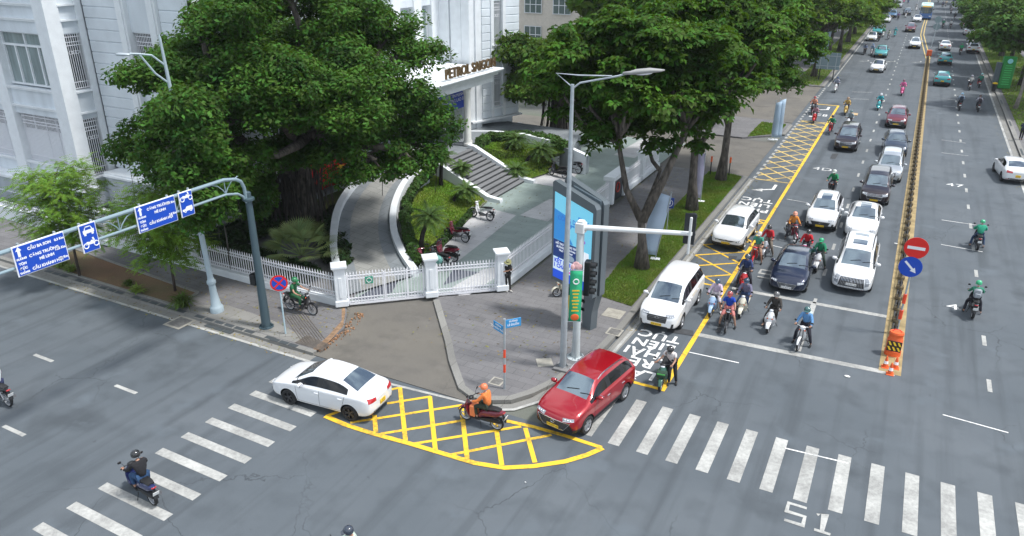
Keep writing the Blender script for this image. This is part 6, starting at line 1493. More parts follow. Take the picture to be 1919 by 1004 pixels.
def person(p, hd, pose, label, shirt, pants=(.03,.03,.04), helmet=(.02,.02,.02), mask=None, short=False, shorts=False, bulky=0.0, pack=None, hat=None, shoes=(.03,.03,.03), group='riders in the traffic', scale=1.0, headgear='helmet'):
    S = person_template(pose, short, shorts, bulky); o = empty('person', p, hd, label, 'person', group); scale *= random.uniform(.95,1.03); o.scale = (scale,)*3; o.rotation_euler = (random.uniform(-.05,.05), random.uniform(-.03,.05), hd+random.uniform(-.06,.06))
    M_ = {'skin': SKIN, 'shirt': CL(shirt), 'pants': CL(pants), 'shoes': CL(shoes), 'eyes': BLK, 'hair': HAIR}
    for n, (me, key) in S.items():
        if n == 'helmet' and headgear != 'helmet': continue
        if n == 'sun_hat' and headgear != 'hat': continue
        if n == 'hair' and headgear == 'helmet': continue
        if n == 'face_mask' and not mask: continue
        if n == 'backpack' and not pack: continue
        if n == 'helmet': m_ = mat('helmet_'+'_'.join(str(int(c*100)) for c in helmet), helmet, .25, coat=1)
        elif n == 'face_mask': m_ = CL(mask)
        elif n == 'backpack': m_ = CL(pack)
        elif n == 'sun_hat': m_ = CL(hat or (.3,.28,.15))
        else: m_ = M_[key]
        c = bpy.data.objects.new(n, me); COL.objects.link(c); c.parent = o
        if not me.materials: me.materials.append(m_)
        c.material_slots[0].link = 'OBJECT'; c.material_slots[0].material = m_
    return o
GRN = (.02,.22,.11); GRNL = (.03,.33,.20); GH = (.03,.4,.18)
def rider(px, py, hd, kind, col, pose, blab, plab, shirt, at_=None, **k):
    p = at_ or at(px,py,.012); bike(kind, col, p, hd, blab); person(p, hd, pose, plab, shirt, **k); return p
# near the junction
rider(903,795,math.pi-.02,'scooter','maroon','ride','maroon scooter crossing the yellow hatching sideways','rider in orange vest and orange helmet on the maroon scooter',(.72,.2,.05),pants=(.03,.045,.03),helmet=(.75,.2,.08),mask=(.5,.6,.75))
p = at(268,930); rider(270,928,at(243,898).__sub__(at(305,950)).to_2d().angle_signed(Vector((1,0)),0) if False else math.atan2((at(250,893)-at(300,937)).y,(at(250,893)-at(300,937)).x),'scooter','navy','ride','dark scooter with a tan seat riding over the side street crosswalk','rider in black jacket and jeans crossing the side street zebra',(.015,.015,.018),pants=(.03,.08,.18),helmet=(.015,.015,.015))
rider(0,752,math.atan2((at(-40,735)-at(20,765)).y,(at(-40,735)-at(20,765)).x),'under','black','ride','black motorbike cut by the left edge of the picture','rider in white shirt leaving at the left edge of the picture',(.75,.76,.8),pants=(.03,.04,.1))
pb_ = at(648,992,1.62); rider(0,0,math.atan2((at(600,1030)-at(690,1005)).y,(at(600,1030)-at(690,1005)).x),'under','white','ride','white motorbike at the bottom edge of the picture','rider in checked pale shirt and black helmet at the bottom edge',(.5,.58,.5),helmet=(.03,.04,.06),at_=Vector((pb_.x,pb_.y,.012)))
rider(1243,716,DN+.12,'scooter','green','astride','small electric bike with a dark green basket beside the yellow line','man in white shirt standing over his electric bike by the yellow line',(.72,.68,.66),pants=(.02,.02,.025),short=True,helmet=(.02,.02,.02))
rider(1337,583,DN+.02,'scooter','ltblue','stopL','blue and white scooter stopped on the yellow line beside the white people carrier','rider in pale lilac and white top on the blue and white scooter',(.62,.5,.62),pants=(.65,.6,.62),helmet=(.05,.09,.14),mask=(.5,.62,.75),shorts=True,shoes=(.7,.7,.7))
rider(1363,612,DN+.1,'under','black','stopB','black motorbike between the two stop lines, front left','rider in bright blue polo shirt with red helmet and pink shorts',(.012,.06,.42),pants=(.6,.22,.2),helmet=(.3,.05,.05),short=True,shorts=True)
rider(1393,585,DN-.02,'vespa','cream','stopR','cream scooter just behind the rider in the blue polo','rider in grey violet shirt on the cream scooter',(.18,.17,.25),pants=(.03,.06,.14),helmet=(.03,.06,.1),mask=(.2,.4,.65))
rider(1445,612,DN-.05,'vespa','white','stopR','white retro scooter alone between the stop lines','rider in dark brown jacket on the white retro scooter',(.05,.045,.04),pants=(.03,.028,.025),helmet=(.12,.12,.12),mask=(.7,.7,.7),shoes=(.4,.25,.18))
rider(1503,645,DN-.12,'under','white','stopB','white motorbike standing on the second stop line','rider in sky blue jacket with a pale bag on the white motorbike',(.12,.28,.52),pants=(.02,.02,.03),helmet=(.04,.12,.12),mask=(.25,.45,.7),pack=(.55,.65,.62))
rider(1394,538,DN+.08,'scooter','red','stopB','red scooter with a yellow dashboard on the yellow line','rider in dark blue shirt leaning over the red scooter on the yellow line',(.03,.05,.14),helmet=(.05,.07,.1))
rider(1414,492,DN+.02,'under','red','stopL','red motorbike behind the red scooter by the yellow line','rider in green check shirt and pale helmet beside the dark blue sedan',(.06,.3,.22),pants=(.35,.22,.15),helmet=(.6,.55,.5),mask=(.6,.75,.65),short=True,shorts=True)
rider(1436,478,DN-.08,'scooter','silver','stopL','silver grey scooter stopped left of the dark blue sedan','rider in plain red sweater on the silver grey scooter',(.5,.02,.03),pants=(.2,.17,.14),helmet=(.03,.03,.03))
rider(1483,448,DN+.45,'under','maroon','stopB','maroon motorbike loaded with luggage in front of the white crossover','rider in orange vest on the loaded maroon motorbike',(.65,.24,.04),pants=(.04,.04,.05),helmet=(.72,.32,.22),mask=(.05,.04,.04),pack=(.04,.04,.05))
rider(1506,484,DN,'scooter','pink','ride','pink and white scooter behind the dark blue sedan','rider in red and white sports shirt on the pink scooter',(.55,.02,.03),helmet=(.03,.03,.03),mask=(.6,.7,.75))
rider(1533,502,DN-.03,'scooter','white','stopB','white scooter between the dark blue sedan and the large white van','rider in green jacket and green helmet on the white scooter',GRN,pants=(.03,.05,.04),helmet=GH,mask=(.05,.3,.18),bulky=.015)
rider(1558,365,DN-.15,'under','black','ride','black motorbike between the white crossover and the plum people carrier','rider in green jacket and white helmet behind the white crossover',(.02,.25,.10),helmet=(.6,.65,.6))
rider(1556,250,DN,'under','red','ride','red motorbike left of the people carrier with roof bars','rider in teal green jacket left of the people carrier with roof bars',GRN,helmet=(.03,.03,.03))
rider(1589,240,DN-.05,'scooter','white','ride','pale scooter just behind the people carrier with roof bars','rider in pale grey jacket behind the people carrier with roof bars',(.25,.3,.32),helmet=(.1,.16,.16),mask=(.5,.5,.5))
rider(1585,214,DN,'scooter','yellow','ride','yellow scooter near the far corner of the bus lane box','rider in tan yellow jacket carrying a flat board',(.5,.33,.1),helmet=(.3,.2,.12))
rider(1526,229,DN+.02,'scooter','red','ride','red scooter on the faded yellow hatching, the nearer of two','rider in mottled pink shirt on the faded yellow hatching',(.4,.22,.26),helmet=(.05,.05,.06))
rider(1523,213,DN+.02,'scooter','black','ride','black scooter with a bright lamp entering the hatched lane','rider in salmon jacket and red helmet entering the hatched lane',(.65,.28,.18),helmet=(.3,.05,.05))
rider(1646,205,DN,'vespa','teal','ride','turquoise scooter in the middle of the left carriageway','rider in turquoise jacket and white helmet in mid carriageway',(.04,.35,.4),helmet=(.6,.62,.65))
rider(1690,178,DN,'scooter','pink','ride','pink scooter in the lane beside the median','rider dressed in pink beside the median',(.7,.15,.35),helmet=(.15,.04,.08),pants=(.3,.1,.2))
rider(1566,172,DN,'scooter','white','ride','white scooter passing the left verge kerb','rider in black and white jacket by the left verge kerb',(.3,.32,.4),helmet=(.05,.08,.15),mask=(.5,.5,.6))
rider(1620,102,DN,'under','black','ride','dark motorbike by the left kerb, left one of the pair','rider in blue grey shirt by the left kerb, left one of the pair',(.2,.26,.42),helmet=(.1,.1,.12))
rider(1633,103,DN,'scooter','silver','ride','pale scooter by the left kerb, right one of the pair','rider in light blue shirt by the left kerb, right one of the pair',(.3,.42,.6),helmet=(.2,.3,.5))
rider(1647,77,DN,'scooter','black','ride','dark scooter hard against the white car at the left kerb','rider in black right beside the white car at the left kerb',(.03,.035,.06),helmet=(.08,.25,.28))
rider(1655,69,DN,'scooter','white','ride','white scooter a little behind the rider in black','rider in bright green jacket beyond the rider in black',(.03,.3,.15),helmet=(.1,.4,.2))
rider(1665,74,DN,'under','silver','ride','small motorbike in front of the turquoise rider far up the avenue','rider in pale khaki top far up the avenue',(.55,.58,.5),helmet=(.1,.14,.1))
rider(1677,68,DN,'vespa','teal','ride','distant turquoise scooter left of the red and black SUV','rider in turquoise far up the avenue, right of the khaki one',(.03,.4,.42),helmet=(.05,.2,.3))
rider(1683,37,DN,'under','black','ride','distant motorbike left of the red and black SUV','rider in violet top in the distance',(.3,.2,.45))
rider(1697,33,DN,'scooter','white','ride','distant white scooter ahead of the dark blue car','rider in grey in front of the distant dark blue car',(.3,.3,.33))
rider(1717,20,DN,'scooter','white','ride','distant scooter squeezing past the bus','rider in white squeezing past the bus',(.6,.6,.6))
rider(1702,6,DN,'under','blue','ride','farthest motorbike left of the bus','rider in blue at the top of the picture left of the bus',(.1,.15,.4))
rider(1694,5,DN,'scooter','pink','ride','farthest scooter in the row left of the bus','rider in white and purple at the top of the picture',(.5,.35,.55))
# right carriageway
rider(1830,462,UP,'scooter','black','stopB','black scooter with a phone holder driving away in the middle lane','rider in green jacket and jeans driving away in the middle lane',GRNL,pants=(.04,.07,.14),helmet=GH,bulky=.03)
rider(1821,586,UP,'scooter','black','stopB','black scooter nearest the camera in the right carriageway','rider with a pale grey backpack and green helmet in the right carriageway',(.04,.22,.14),pants=(.02,.02,.03),helmet=GH,pack=(.32,.35,.38))
rider(1797,205,UP,'scooter','black','ride','dark scooter under the trees, left of the nearer pair','rider in pale blue shirt with black backpack driving away',(.4,.5,.62),helmet=(.3,.5,.65),pack=(.03,.04,.06))
rider(1832,208,UP,'scooter','black','ride','dark scooter under the trees, right of the nearer pair','rider in light grey shirt with dark backpack driving away',(.5,.48,.55),helmet=(.06,.03,.03),pack=(.04,.03,.04))
rider(1816,168,UP,'under','black','ride','motorbike with a white plate, left of the second pair','rider in grey jacket, left of the second pair driving away',(.3,.31,.31),helmet=(.3,.3,.35))
rider(1834,163,UP,'scooter','red','ride','red tailed scooter beside the right kerb','rider in dark green jacket and teal helmet beside the right kerb',(.03,.2,.14),helmet=(.3,.6,.6))
rider(1799,102,UP,'scooter','black','ride','scooter ahead of the turquoise taxis','rider in vivid green jacket ahead of the turquoise taxis',(.02,.35,.14),helmet=(.04,.25,.1))
rider(1767,52,UP,'scooter','black','ride','distant scooter with green load in the right carriageway','rider in white helmet carrying a green load',(.05,.22,.14),helmet=(.7,.7,.7))
rider(1781,53,UP,'scooter','black','ride','distant dark scooter right of the green loaded one','rider in white top and dark trousers in the distance',(.55,.55,.55))
rider(1789,37,UP,'under','black','ride','distant black motorbike alone in the shade stripes','rider in black alone in the shade stripes',(.03,.03,.03))
for i, (px, py, c, w1, w2) in enumerate(((1782,26,(.5,.4,.45),'distant white scooter in a bright stripe','rider in pinkish white in a bright stripe'),(1781,17,(.25,.28,.3),'distant grey scooter just above the white one','rider in grey one place above the pinkish rider'),(1772,12,(.5,.4,.3),'distant motorbike beside the blue and white one','rider in beige far up the right carriageway'),(1766,14,(.08,.08,.14),'distant blue and white scooter far up','rider in dark blue far up the right carriageway'),(1759,4,(.55,.25,.12),'far scooter at the top edge beyond the bus','rider in orange brown at the top edge'),(1787,8,(.08,.1,.25),'far motorbike at the top edge on the right','rider in navy at the top edge on the right'))):
    rider(px, py, UP, ('scooter','under')[i%2], ('white','black')[i%2], 'ride', w1, w2, c)
# carried things
bd = empty('carried_board', at(1591,214,1.05), DN, 'flat tan board strapped across the yellow scooter', 'board'); MB().box((-.3,.45,0), (.9,.6,.08), ch=.01).build('board', mat('tan_board', (.5,.36,.2), .8), bd)
p = at(1243,716); bk_ = empty('bike_basket', p, DN+.12, 'black and green basket on the front of the electric bike', 'basket'); MB().box((.62,0,.72), (.3,.38,.26), ch=.04).build('basket', mat('basket_green', (.02,.05,.03), .7), bk_); MB().box((.775,0,.78), (.02,.3,.05)).build('strap', mat('strap_green', (.1,.45,.1), .6), bk_)
p = at(903,795); pb = empty('carried_box', p, math.pi-.02, 'orange parcel box standing on the maroon scooter floorboard', 'box'); MB().box((.27,.02,.56), (.22,.34,.42), ch=.02).build('box', mat('parcel_orange', (.75,.22,.08), .7), pb)
# pedestrian and policeman
p = at(952,545,.13); pd = person(p, -math.pi/4+.2, 'stand', 'pedestrian in black leaning by the right gate pillar, looking at a phone', (.012,.012,.014), pants=(.015,.015,.017), headgear='hat', hat=(.25,.25,.12), shoes=(.5,.48,.45), group='people on foot', short=True)
ph = empty('phone', p, -math.pi/4+.2, 'phone held by the pedestrian in black', 'phone'); MB().box((.34,0,1.29), (.02,.08,.15), ch=.004).build('case', BLK, ph)
pc = at(566,585,.13); hdp = math.atan2((at(590,590,.13)-at(540,578,.13)).y, (at(590,590,.13)-at(540,578,.13)).x)
bike('under', 'black', pc, hdp, 'black motorbike parked on the sidewalk beside the no parking sign', group='parked motorbikes')
person(pc+Vector((-.05,.0,0)), hdp, 'stopL', 'person in green uniform sitting on the motorbike by the no parking sign', (.02,.13,.05), pants=(.02,.1,.04), headgear='helmet', helmet=(.03,.2,.08), short=True, group='people on foot')
# parked motorbikes
HP = math.pi-.15
for (px, py, hd, kind, col, lab) in ((903,410,HP,'under','white','white motorbike parked alone on the white paving near the steps'),(856,450,HP,'under','maroon','dark red and black motorbike parked second from the steps'),(836,485,HP-.05,'scooter','maroon','red tailed motorbike parked behind the middle gate pillar'),(820,500,HP-.1,'under','black','black motorbike hung with green bags behind the gate'),(795,505,HP-.25,'under','maroon','motorbike with a red front fender at the lawn corner'),(1046,331,HP-.15,'scooter','black','black scooter parked by the right lawn, the nearer one'),(1072,322,HP-.15,'under','black','dark motorbike parked by the right lawn, mostly behind the lamp pole')):
    bike(kind, col, at(px,py,.1), hd, lab, lean=.06, group='parked motorbikes')
bike('vespa', 'cream', at(1068,553,.13), HP+.9, 'cream scooter parked behind the advertising totem', lean=.05, group='parked motorbikes')
b0 = at(822,499,.1); bg_ = MB().ell((0,0,0), (.3,.2,.22), 10, 8).ell((.35,-.1,-.05), (.25,.2,.24), 10, 8); o = bg_.build('shopping_bags', mat('bag_green', (.18,.42,.38), .6, var=.4, vscale=9, bump=1, bscale=12), None, smooth=True); o.location = b0+Vector((-.1,-.25,.6)); tag(o, 'green and white plastic bags hanging on the black parked motorbike', 'bags')
# ------------------------------------------------------------------ street furniture
SGB = mat('sign_blue', (.008,.07,.48), .4); SGW = mat('sign_white', (.85,.86,.88), .5); SGR = mat('sign_red', (.72,.02,.015), .4)
def flange(mb, x, y, z, r=.28):
    mb.lathe([(r,z),(r,z+.03),(r*.6,z+.05)], 12, MT(x,y,0))
    for k in range(8): a = k*math.pi/4; mb.tube([(x+r*.8*math.cos(a),y+r*.8*math.sin(a),z),(x+r*.8*math.cos(a),y+r*.8*math.sin(a),z+.1)], .022, 5)
    for k in range(4): a = k*math.pi/2+.4; mb.add([(x+r*.4*math.cos(a),y+r*.4*math.sin(a),z+.04),(x+r*.92*math.cos(a),y+r*.92*math.sin(a),z+.04),(x+r*.4*math.cos(a),y+r*.4*math.sin(a),z+.3)], [(0,1,2),(2,1,0)])
# signal gantry over the side street
g = empty('sign_gantry', (0,0,0), 0, 'grey pole with a long curved arm carrying blue direction signs over the side street', 'sign gantry')
gp = at(500,612,.13); gx, gy = gp.x, gp.y
m = MB(); m.lathe([(.20,.13),(.16,3),(.13,6.25),(.02,6.32)], 14, MT(gx,gy,0)); flange(m, gx, gy, .14, .32); m.lathe([(.19,5.9),(.24,5.93),(.24,6.02),(.19,6.05)], 14, MT(gx,gy,0)); m.build('pole', mat('slate_paint', (.07,.11,.13), .4, metal=.2), g, smooth='auto')
AX = -23.1
a = MB(); top = [(gx,gy-.10,6.0),(gx,gy-.14,6.5),(gx,gy-.26,6.78),(gx,gy-.5,6.93),(AX,gy-.9,6.98)]+[(AX,y,6.98) for y in (16,12,8,3)]; a.tube(top, .072, 9)
low = [(gx,gy-.12,5.85),(gx,gy-.25,6.15),(gx,gy-.5,6.33),(AX,gy-.9,6.38)]+[(AX,y,6.38) for y in (16,12,8,3)]; a.tube(low, .05, 8); a.build('arm', mat('light_blue_grey_steel', (.26,.35,.39), .4, metal=.2), g, smooth='auto')
tr_ = MB()
y = gy-.9
while y > 3.5:
    for s in (-1,1): tr_.tube([(AX,y,6.4),(AX,y+s*.12,6.6),(AX,y+s*.35,6.82),(AX,y+s*.7,6.95)], .022, 5)
    tr_.tube([(AX,y,6.38),(AX,y,6.95)], .02, 5); y -= 2.35
tr_.build('brace', MATS['light_blue_grey_steel'], g)
def TX(x, y, z): return Matrix(((0,0,1,x),(1,0,0,y),(0,1,0,z),(0,0,0,1)))      # text facing +x
sx = AX+.13
def sign(y0, y1, z0, z1, label, items, kind='direction_sign'):
    o = empty(kind, (sx,(y0+y1)/2,(z0+z1)/2), 0, label, 'sign', 'blue signs hung on the gantry'); w_, h = y1-y0, z1-z0
    MB().box((-.03,0,0), (.04,w_,h), ch=.01).build('board', SGW, o); MB().box((-.003,0,0), (.02,w_-.07,h-.07)).build('panel', SGB, o)
    t = MB()
    for it in items:
        if it[0] == 't': _, s, yy, zz, sz, al = it; vs, fs = text_geo(s, sz, .001, 1.0, align=al, bold=.006); t.add(vs, fs, TX(.009,yy,zz))
        elif it[0] == 'p': t.add([(.010,b,c) for b, c in it[1]], [tuple(range(len(it[1])))])
        elif it[0] == 'ring':
            _, yy, zz, r, th = it; t.tube([(.010,yy+r*math.cos(k*math.pi/7),zz+r*math.sin(k*math.pi/7)) for k in range(15)], th, 4, cap=False)
    t.build('lettering', SGW, o); bk = MB()
    for yy in (-w_*.35,w_*.35): bk.box((-.085,yy,.02), (.07,.06,1.05))
    bk.build('bracket', GALV, o); return o
def up_arrow(y, z, s=1): return ('p', [(y-.045*s,z-.14*s),(y+.045*s,z-.14*s),(y+.045*s,z+.06*s),(y+.1*s,z+.06*s),(y,z+.2*s),(y-.1*s,z+.06*s),(y-.045*s,z+.06*s)])
def moto(y, z, s=1): return [('ring',y-.15*s,z-.04*s,.07*s,.016*s),('ring',y+.15*s,z-.04*s,.07*s,.016*s),('p',[(y-.15*s,z-.02*s),(y+.12*s,z-.03*s),(y+.1*s,z+.07*s),(y+.02*s,z+.09*s),(y-.02*s,z+.05*s),(y-.12*s,z+.07*s)]),('p',[(y+.08*s,z+.05*s),(y+.05*s,z+.15*s),(y+.10*s,z+.16*s),(y+.13*s,z+.05*s)])]
def carf(y, z, s=1): return [('p',[(y-.15*s,z-.07*s),(y+.15*s,z-.07*s),(y+.15*s,z+.02*s),(y-.15*s,z+.02*s)]),('p',[(y-.12*s,z+.02*s),(y-.08*s,z+.11*s),(y-.06*s,z+.11*s),(y-.09*s,z+.02*s)]),('p',[(y+.12*s,z+.02*s),(y+.09*s,z+.02*s),(y+.06*s,z+.11*s),(y+.08*s,z+.11*s)]),('p',[(y-.09*s,z+.09*s),(y+.09*s,z+.09*s),(y+.08*s,z+.115*s),(y-.08*s,z+.115*s)]),('p',[(y-.13*s,z-.07*s),(y-.13*s,z-.12*s),(y-.07*s,z-.12*s),(y-.07*s,z-.07*s)]),('p',[(y+.07*s,z-.07*s),(y+.07*s,z-.12*s),(y+.13*s,z-.12*s),(y+.13*s,z-.07*s)])]
def carS(y, z, s=1): return [('p',[(y-.2*s,z-.05*s),(y+.18*s,z-.05*s),(y+.18*s,z+.02*s),(y-.2*s,z+.02*s)]),('p',[(y-.1*s,z+.02*s),(y-.04*s,z+.09*s),(y+.17*s,z+.09*s),(y+.18*s,z+.02*s)]),('ring',y-.11*s,z-.05*s,.035*s,.014*s),('ring',y+.1*s,z-.05*s,.035*s,.014*s)]
VERT = lambda y: [('t','ĐƯỜNG',y,.06,.085,'CENTER'),('t','TÔN',y,-.10,.105,'CENTER'),('t','ĐỨC',y,-.25,.105,'CENTER'),('t','THẮNG',y,-.39,.085,'CENTER')]
sign(11.6,13.25,6.1,7.08,'wide blue direction sign with three distances, at the left end of the gantry', [up_arrow(-.65,.27,.95)]+VERT(-.62)+[('t','CẦU BA SON',-.38,.30,.125,'LEFT'),('t','0.3 Km',.78,.30,.105,'RIGHT'),('t','CÔNG TRƯỜNG',-.38,.06,.125,'LEFT'),('t','MÊ LINH',-.10,-.12,.125,'LEFT'),('t','1.25 Km',.78,.0,.105,'RIGHT'),('t','CẦU KHÁNH HỘI',-.38,-.36,.125,'LEFT'),('t','2.8 Km',.78,-.33,.105,'RIGHT')])
sign(13.75,14.35,6.1,7.08,'narrow blue sign with a car above a motorbike, between the two direction signs', carf(0,.25,1.3)+moto(0,-.2,1.2), 'lane_sign')
sign(15.85,17.5,6.1,7.08,'wide blue direction sign with two distances, at the middle of the gantry', [up_arrow(-.65,.27,.95)]+VERT(-.62)+[('t','CÔNG TRƯỜNG',-.38,.28,.125,'LEFT'),('t','MÊ LINH',-.10,.10,.125,'LEFT'),('t','1.25 Km',.78,.26,.105,'RIGHT'),('t','CẦU KHÁNH HỘI',-.38,-.25,.125,'LEFT'),('t','2.8 Km',.78,-.16,.105,'RIGHT')])
sign(17.68,18.28,6.12,7.08,'narrow blue sign with a motorbike above a pickup, nearest the gantry pole', moto(0,.25,1.2)+carS(0,-.2,1.2), 'lane_sign')
hs = MB(); hs.box((gx-.30,gy,2.35), (.3,.34,.5), ch=.03); o = hs.build('loudspeaker_box', BLK, None); tag(o, 'small black signal box fixed half way up the gantry pole', 'signal box')
# --- classical street lamp on the side street
lp = at(408,583,.13); L = empty('street_lamp', lp, 0, 'pale grey lamp post with a turned base and two curved arms by the side street', 'street lamp', None); L.rotation_euler = (.015,-.035,0)
MB().lathe([(.30,0),(.30,.22),(.27,.27),(.22,.35),(.16,.9),(.15,1.35),(.2,1.4),(.2,1.52),(.15,1.58),(.13,1.7),(.11,5),(.075,10),(.05,11.8),(.055,11.9),(.02,12.1)], 18).build('post', mat('lamp_blue_grey', (.36,.44,.48), .45), L, smooth='auto')
ar = MB()
for k, (dz, s) in enumerate(((10.9,1),(10.2,1))):
    dv = Vector((-.35,-1,0)).normalized() if k == 0 else Vector((-.35,-1,0)).normalized()
    ar.tube([Vector((0,0,dz)), Vector((0,0,dz+.45))+dv*.45, Vector((0,0,11.45))+dv*.9, Vector((0,0,11.5))+dv*1.25], .04, 6)
ar.build('arm', MATS['lamp_blue_grey'], L); dv = Vector((-.35,-1,0)).normalized()
MB().loft([(-.35,0,.06,.03),(-.2,0,.13,.06),(.15,0,.15,.06),(.4,0,.06,.03)], 12).build('lamp_head', GALV, L, smooth=True, fix=True).location = Vector((0,0,11.5))+dv*1.5
# --- tall lamp with banner at the corner
b = at(1055,690,.13); L = empty('street_lamp', b, 0, 'tall grey lamp pole at the corner with a single cobra head and a green banner', 'street lamp')
m = MB(); m.lathe([(.13,0),(.12,3.2),(.10,5),(.06,11.05)], 14); flange(m, 0, 0, 0, .27); m.build('post', GALV, L, smooth='auto')
MB().box((0,0,.05), (.62,.62,.1), ch=.02).build('footing', mat('dark_concrete', (.2,.2,.2), .9, var=.3), L)
am = MB(); ad = Vector((.93,.36,0)).normalized(); q = Vector((0,0,11.05)); am.tube([q-Vector((0,0,.15)), q+Vector((0,0,.05))+ad*.25, q+Vector((0,0,.30))+ad*1.5, q+Vector((0,0,.38))+ad*1.75], .035, 6); am.tube([q-Vector((0,0,.1)), q+Vector((0,0,.35))-ad*.55, q+Vector((0,0,.30))+ad*.2, q+Vector((0,0,.30))+ad*1.3], .025, 6); am.build('arm', GALV, L)
hd_ = MB().loft([(-.35,0,.06,.05),(-.1,0,.09,.06),(.1,.02,.16,.085),(.55,.03,.17,.08),(.9,.0,.10,.045),(1.02,0,.03,.02)], 14).build('lamp_head', mat('lamp_head_grey', (.3,.3,.29), .5), L, smooth=True, fix=True); hd_.location = q+Vector((0,0,.42))+ad*2.0; hd_.rotation_euler = (0,-.1,math.atan2(ad.y,ad.x)); MB().ell((.35,0,-.05), (.3,.12,.06), 12, 6).build('lens', LENS, hd_, smooth=True)
bn = empty('banner', b, math.atan2(.45,.9), 'green vertical banner with yellow lines strapped to the corner lamp pole', 'banner')
fy = MB(); n = 10
for i in range(n+1): z = 2.1+2.1*i/n; s_ = .03*math.sin(i*.9); fy.v += [(.16,s_,z),(.62,s_*.5-.02,z)]
fy.f = [(2*i,2*i+1,2*i+3,2*i+2) for i in range(n)]; me = fy.mesh('cloth', True); o = link('cloth', me, mat('banner_green', (.02,.34,.14), .7, col2=(.03,.5,.25), vscale=1.5), bn); sm = o.modifiers.new('s','SOLIDIFY'); sm.thickness = .015
MB().tube([(.0,0,4.22),(.66,0,4.22)], .015, 5).tube([(0,0,2.08),(.66,0,2.08)], .015, 5).build('rods', GALV, bn)
em_ = MB()
for i in range(7): em_.box((.39,-.04,3.4-.14*i), (.28-.05*(i%3),.012,.055))
em_.build('lettering', PLY, bn); MB().tube([(.39+.1*math.cos(k*math.pi/8),-.045,3.78+.1*math.sin(k*math.pi/8)) for k in range(17)], .025, 4).build('emblem', SGW, bn)
MB().ell((.39,-.03,2.28), (.16,.03,.14), 12, 8).build('flower_motif', ORG, bn); o = MB().ell((.36,0,4.42), (.15,.03,.16), 12, 8).ell((.5,.02,4.36), (.1,.03,.12), 10, 6).ell((.24,-.02,4.36), (.08,.03,.12), 10, 6).build('topper', mat('topper_pink', (.75,.45,.45), .7, var=.4, vscale=8), bn, smooth=True)
# --- traffic signal pole with arm
b = at(1079,669,.13); T_ = empty('traffic_signal', b, 0, 'thick pale signal pole with a long white arm reaching over the bus lane', 'traffic light')
m = MB(); m.lathe([(.18,0),(.155,.9),(.145,5.35),(.12,5.4)], 16); flange(m, 0, 0, 0, .36); m.build('pole', mat('pale_pole_paint', (.5,.55,.56), .5, var=.1, vscale=2), T_, smooth='auto')
PWM = mat('white_arm_paint', (.72,.74,.73), .4, var=.05)
MB().box((0,0,5.6), (.36,.36,.42), ch=.03).box((0,0,5.84), (.26,.26,.1), ch=.03).build('arm_socket', PWM, T_)
e = at(1292,438,5.72); ev = e-b; MB().tube([(.1,0,5.62),(ev.x,ev.y,5.6)], [.11,.085], 12).lathe([(.12,0),(.12,.1)], 12, Matrix.Translation((ev.x,ev.y,5.55))).build('arm', PWM, T_, smooth='auto')
MB().box((ev.x+.05,ev.y-.1,5.55), (.09,.09,1.45), ch=.02).build('signal_bracket', PWM, T_)
def signal(parent, x, y, z, rz, n=3, lit=None, board=None):
    M = MT(x,y,z,rz); s = MB().box((0,0,0), (.24,.34,.36*n), ch=.03, M=M); o = s.build('signal_housing', BLK, parent)
    if board: MB().box((-.14,0,0), (.02,board[0],board[1]), ch=.01, M=M).build('backboard', mat('backboard_black', (.02,.025,.03), .5), o)
    for k in range(n):
        zz = (k-(n-1)/2)*.36; lc = [mat('green_lens', (.02,.2,.08), .2), mat('amber_lens', (.3,.16,.02), .2), mat('dark_red_lens', (.2,.02,.02), .2)][k%3]
        vs = MB(); T2 = M @ Matrix.Translation((.12,0,zz)) @ Matrix.Rotation(math.pi/2,4,'Y')
        pts = [(.14*math.cos(a),.14*math.sin(a)) for a in [R_(t) for t in range(60,301,20)]]
        vs.v = [tuple(T2 @ Vector((x_,y_,0))) for x_,y_ in pts]+[tuple(T2 @ Vector((x_*.95,y_*.95,.22))) for x_,y_ in pts]; vs.f = [(i,i+1,len(pts)+i+1,len(pts)+i) for i in range(len(pts)-1)]; vs.build('visor', BLK, o)
        l_ = MB().lathe([(.12,0),(.10,.02),(1e-4,.03)], 14, T2); l_.build('lens', mat('lit_red_lens', (1,.05,.04), .2, emit=3) if lit == k else lc, o)
signal(T_, ev.x-.02, ev.y+.22, 5.75, math.pi/2, 3, board=(.42,1.2))
signal(T_, .32, .1, 3.55, 0.15, 4); signal(T_, -.28, -.1, 3.0, math.pi+.4, 1, lit=0); signal(T_, .05, -.32, 2.55, -.35, 2); 
# --- advertising totem
tb = at(1093,614,.13); tdir = Vector((-.93,.367,0)); tn = Vector((-.367,-.93,0)); ang = math.atan2(-tdir.y,-tdir.x)
tt = empty('advertising_totem', tb, ang, 'tall grey advertising totem with a bright blue screen on the corner sidewalk', 'billboard')
TG = mat('totem_grey', (.13,.155,.17), .4, metal=.2)
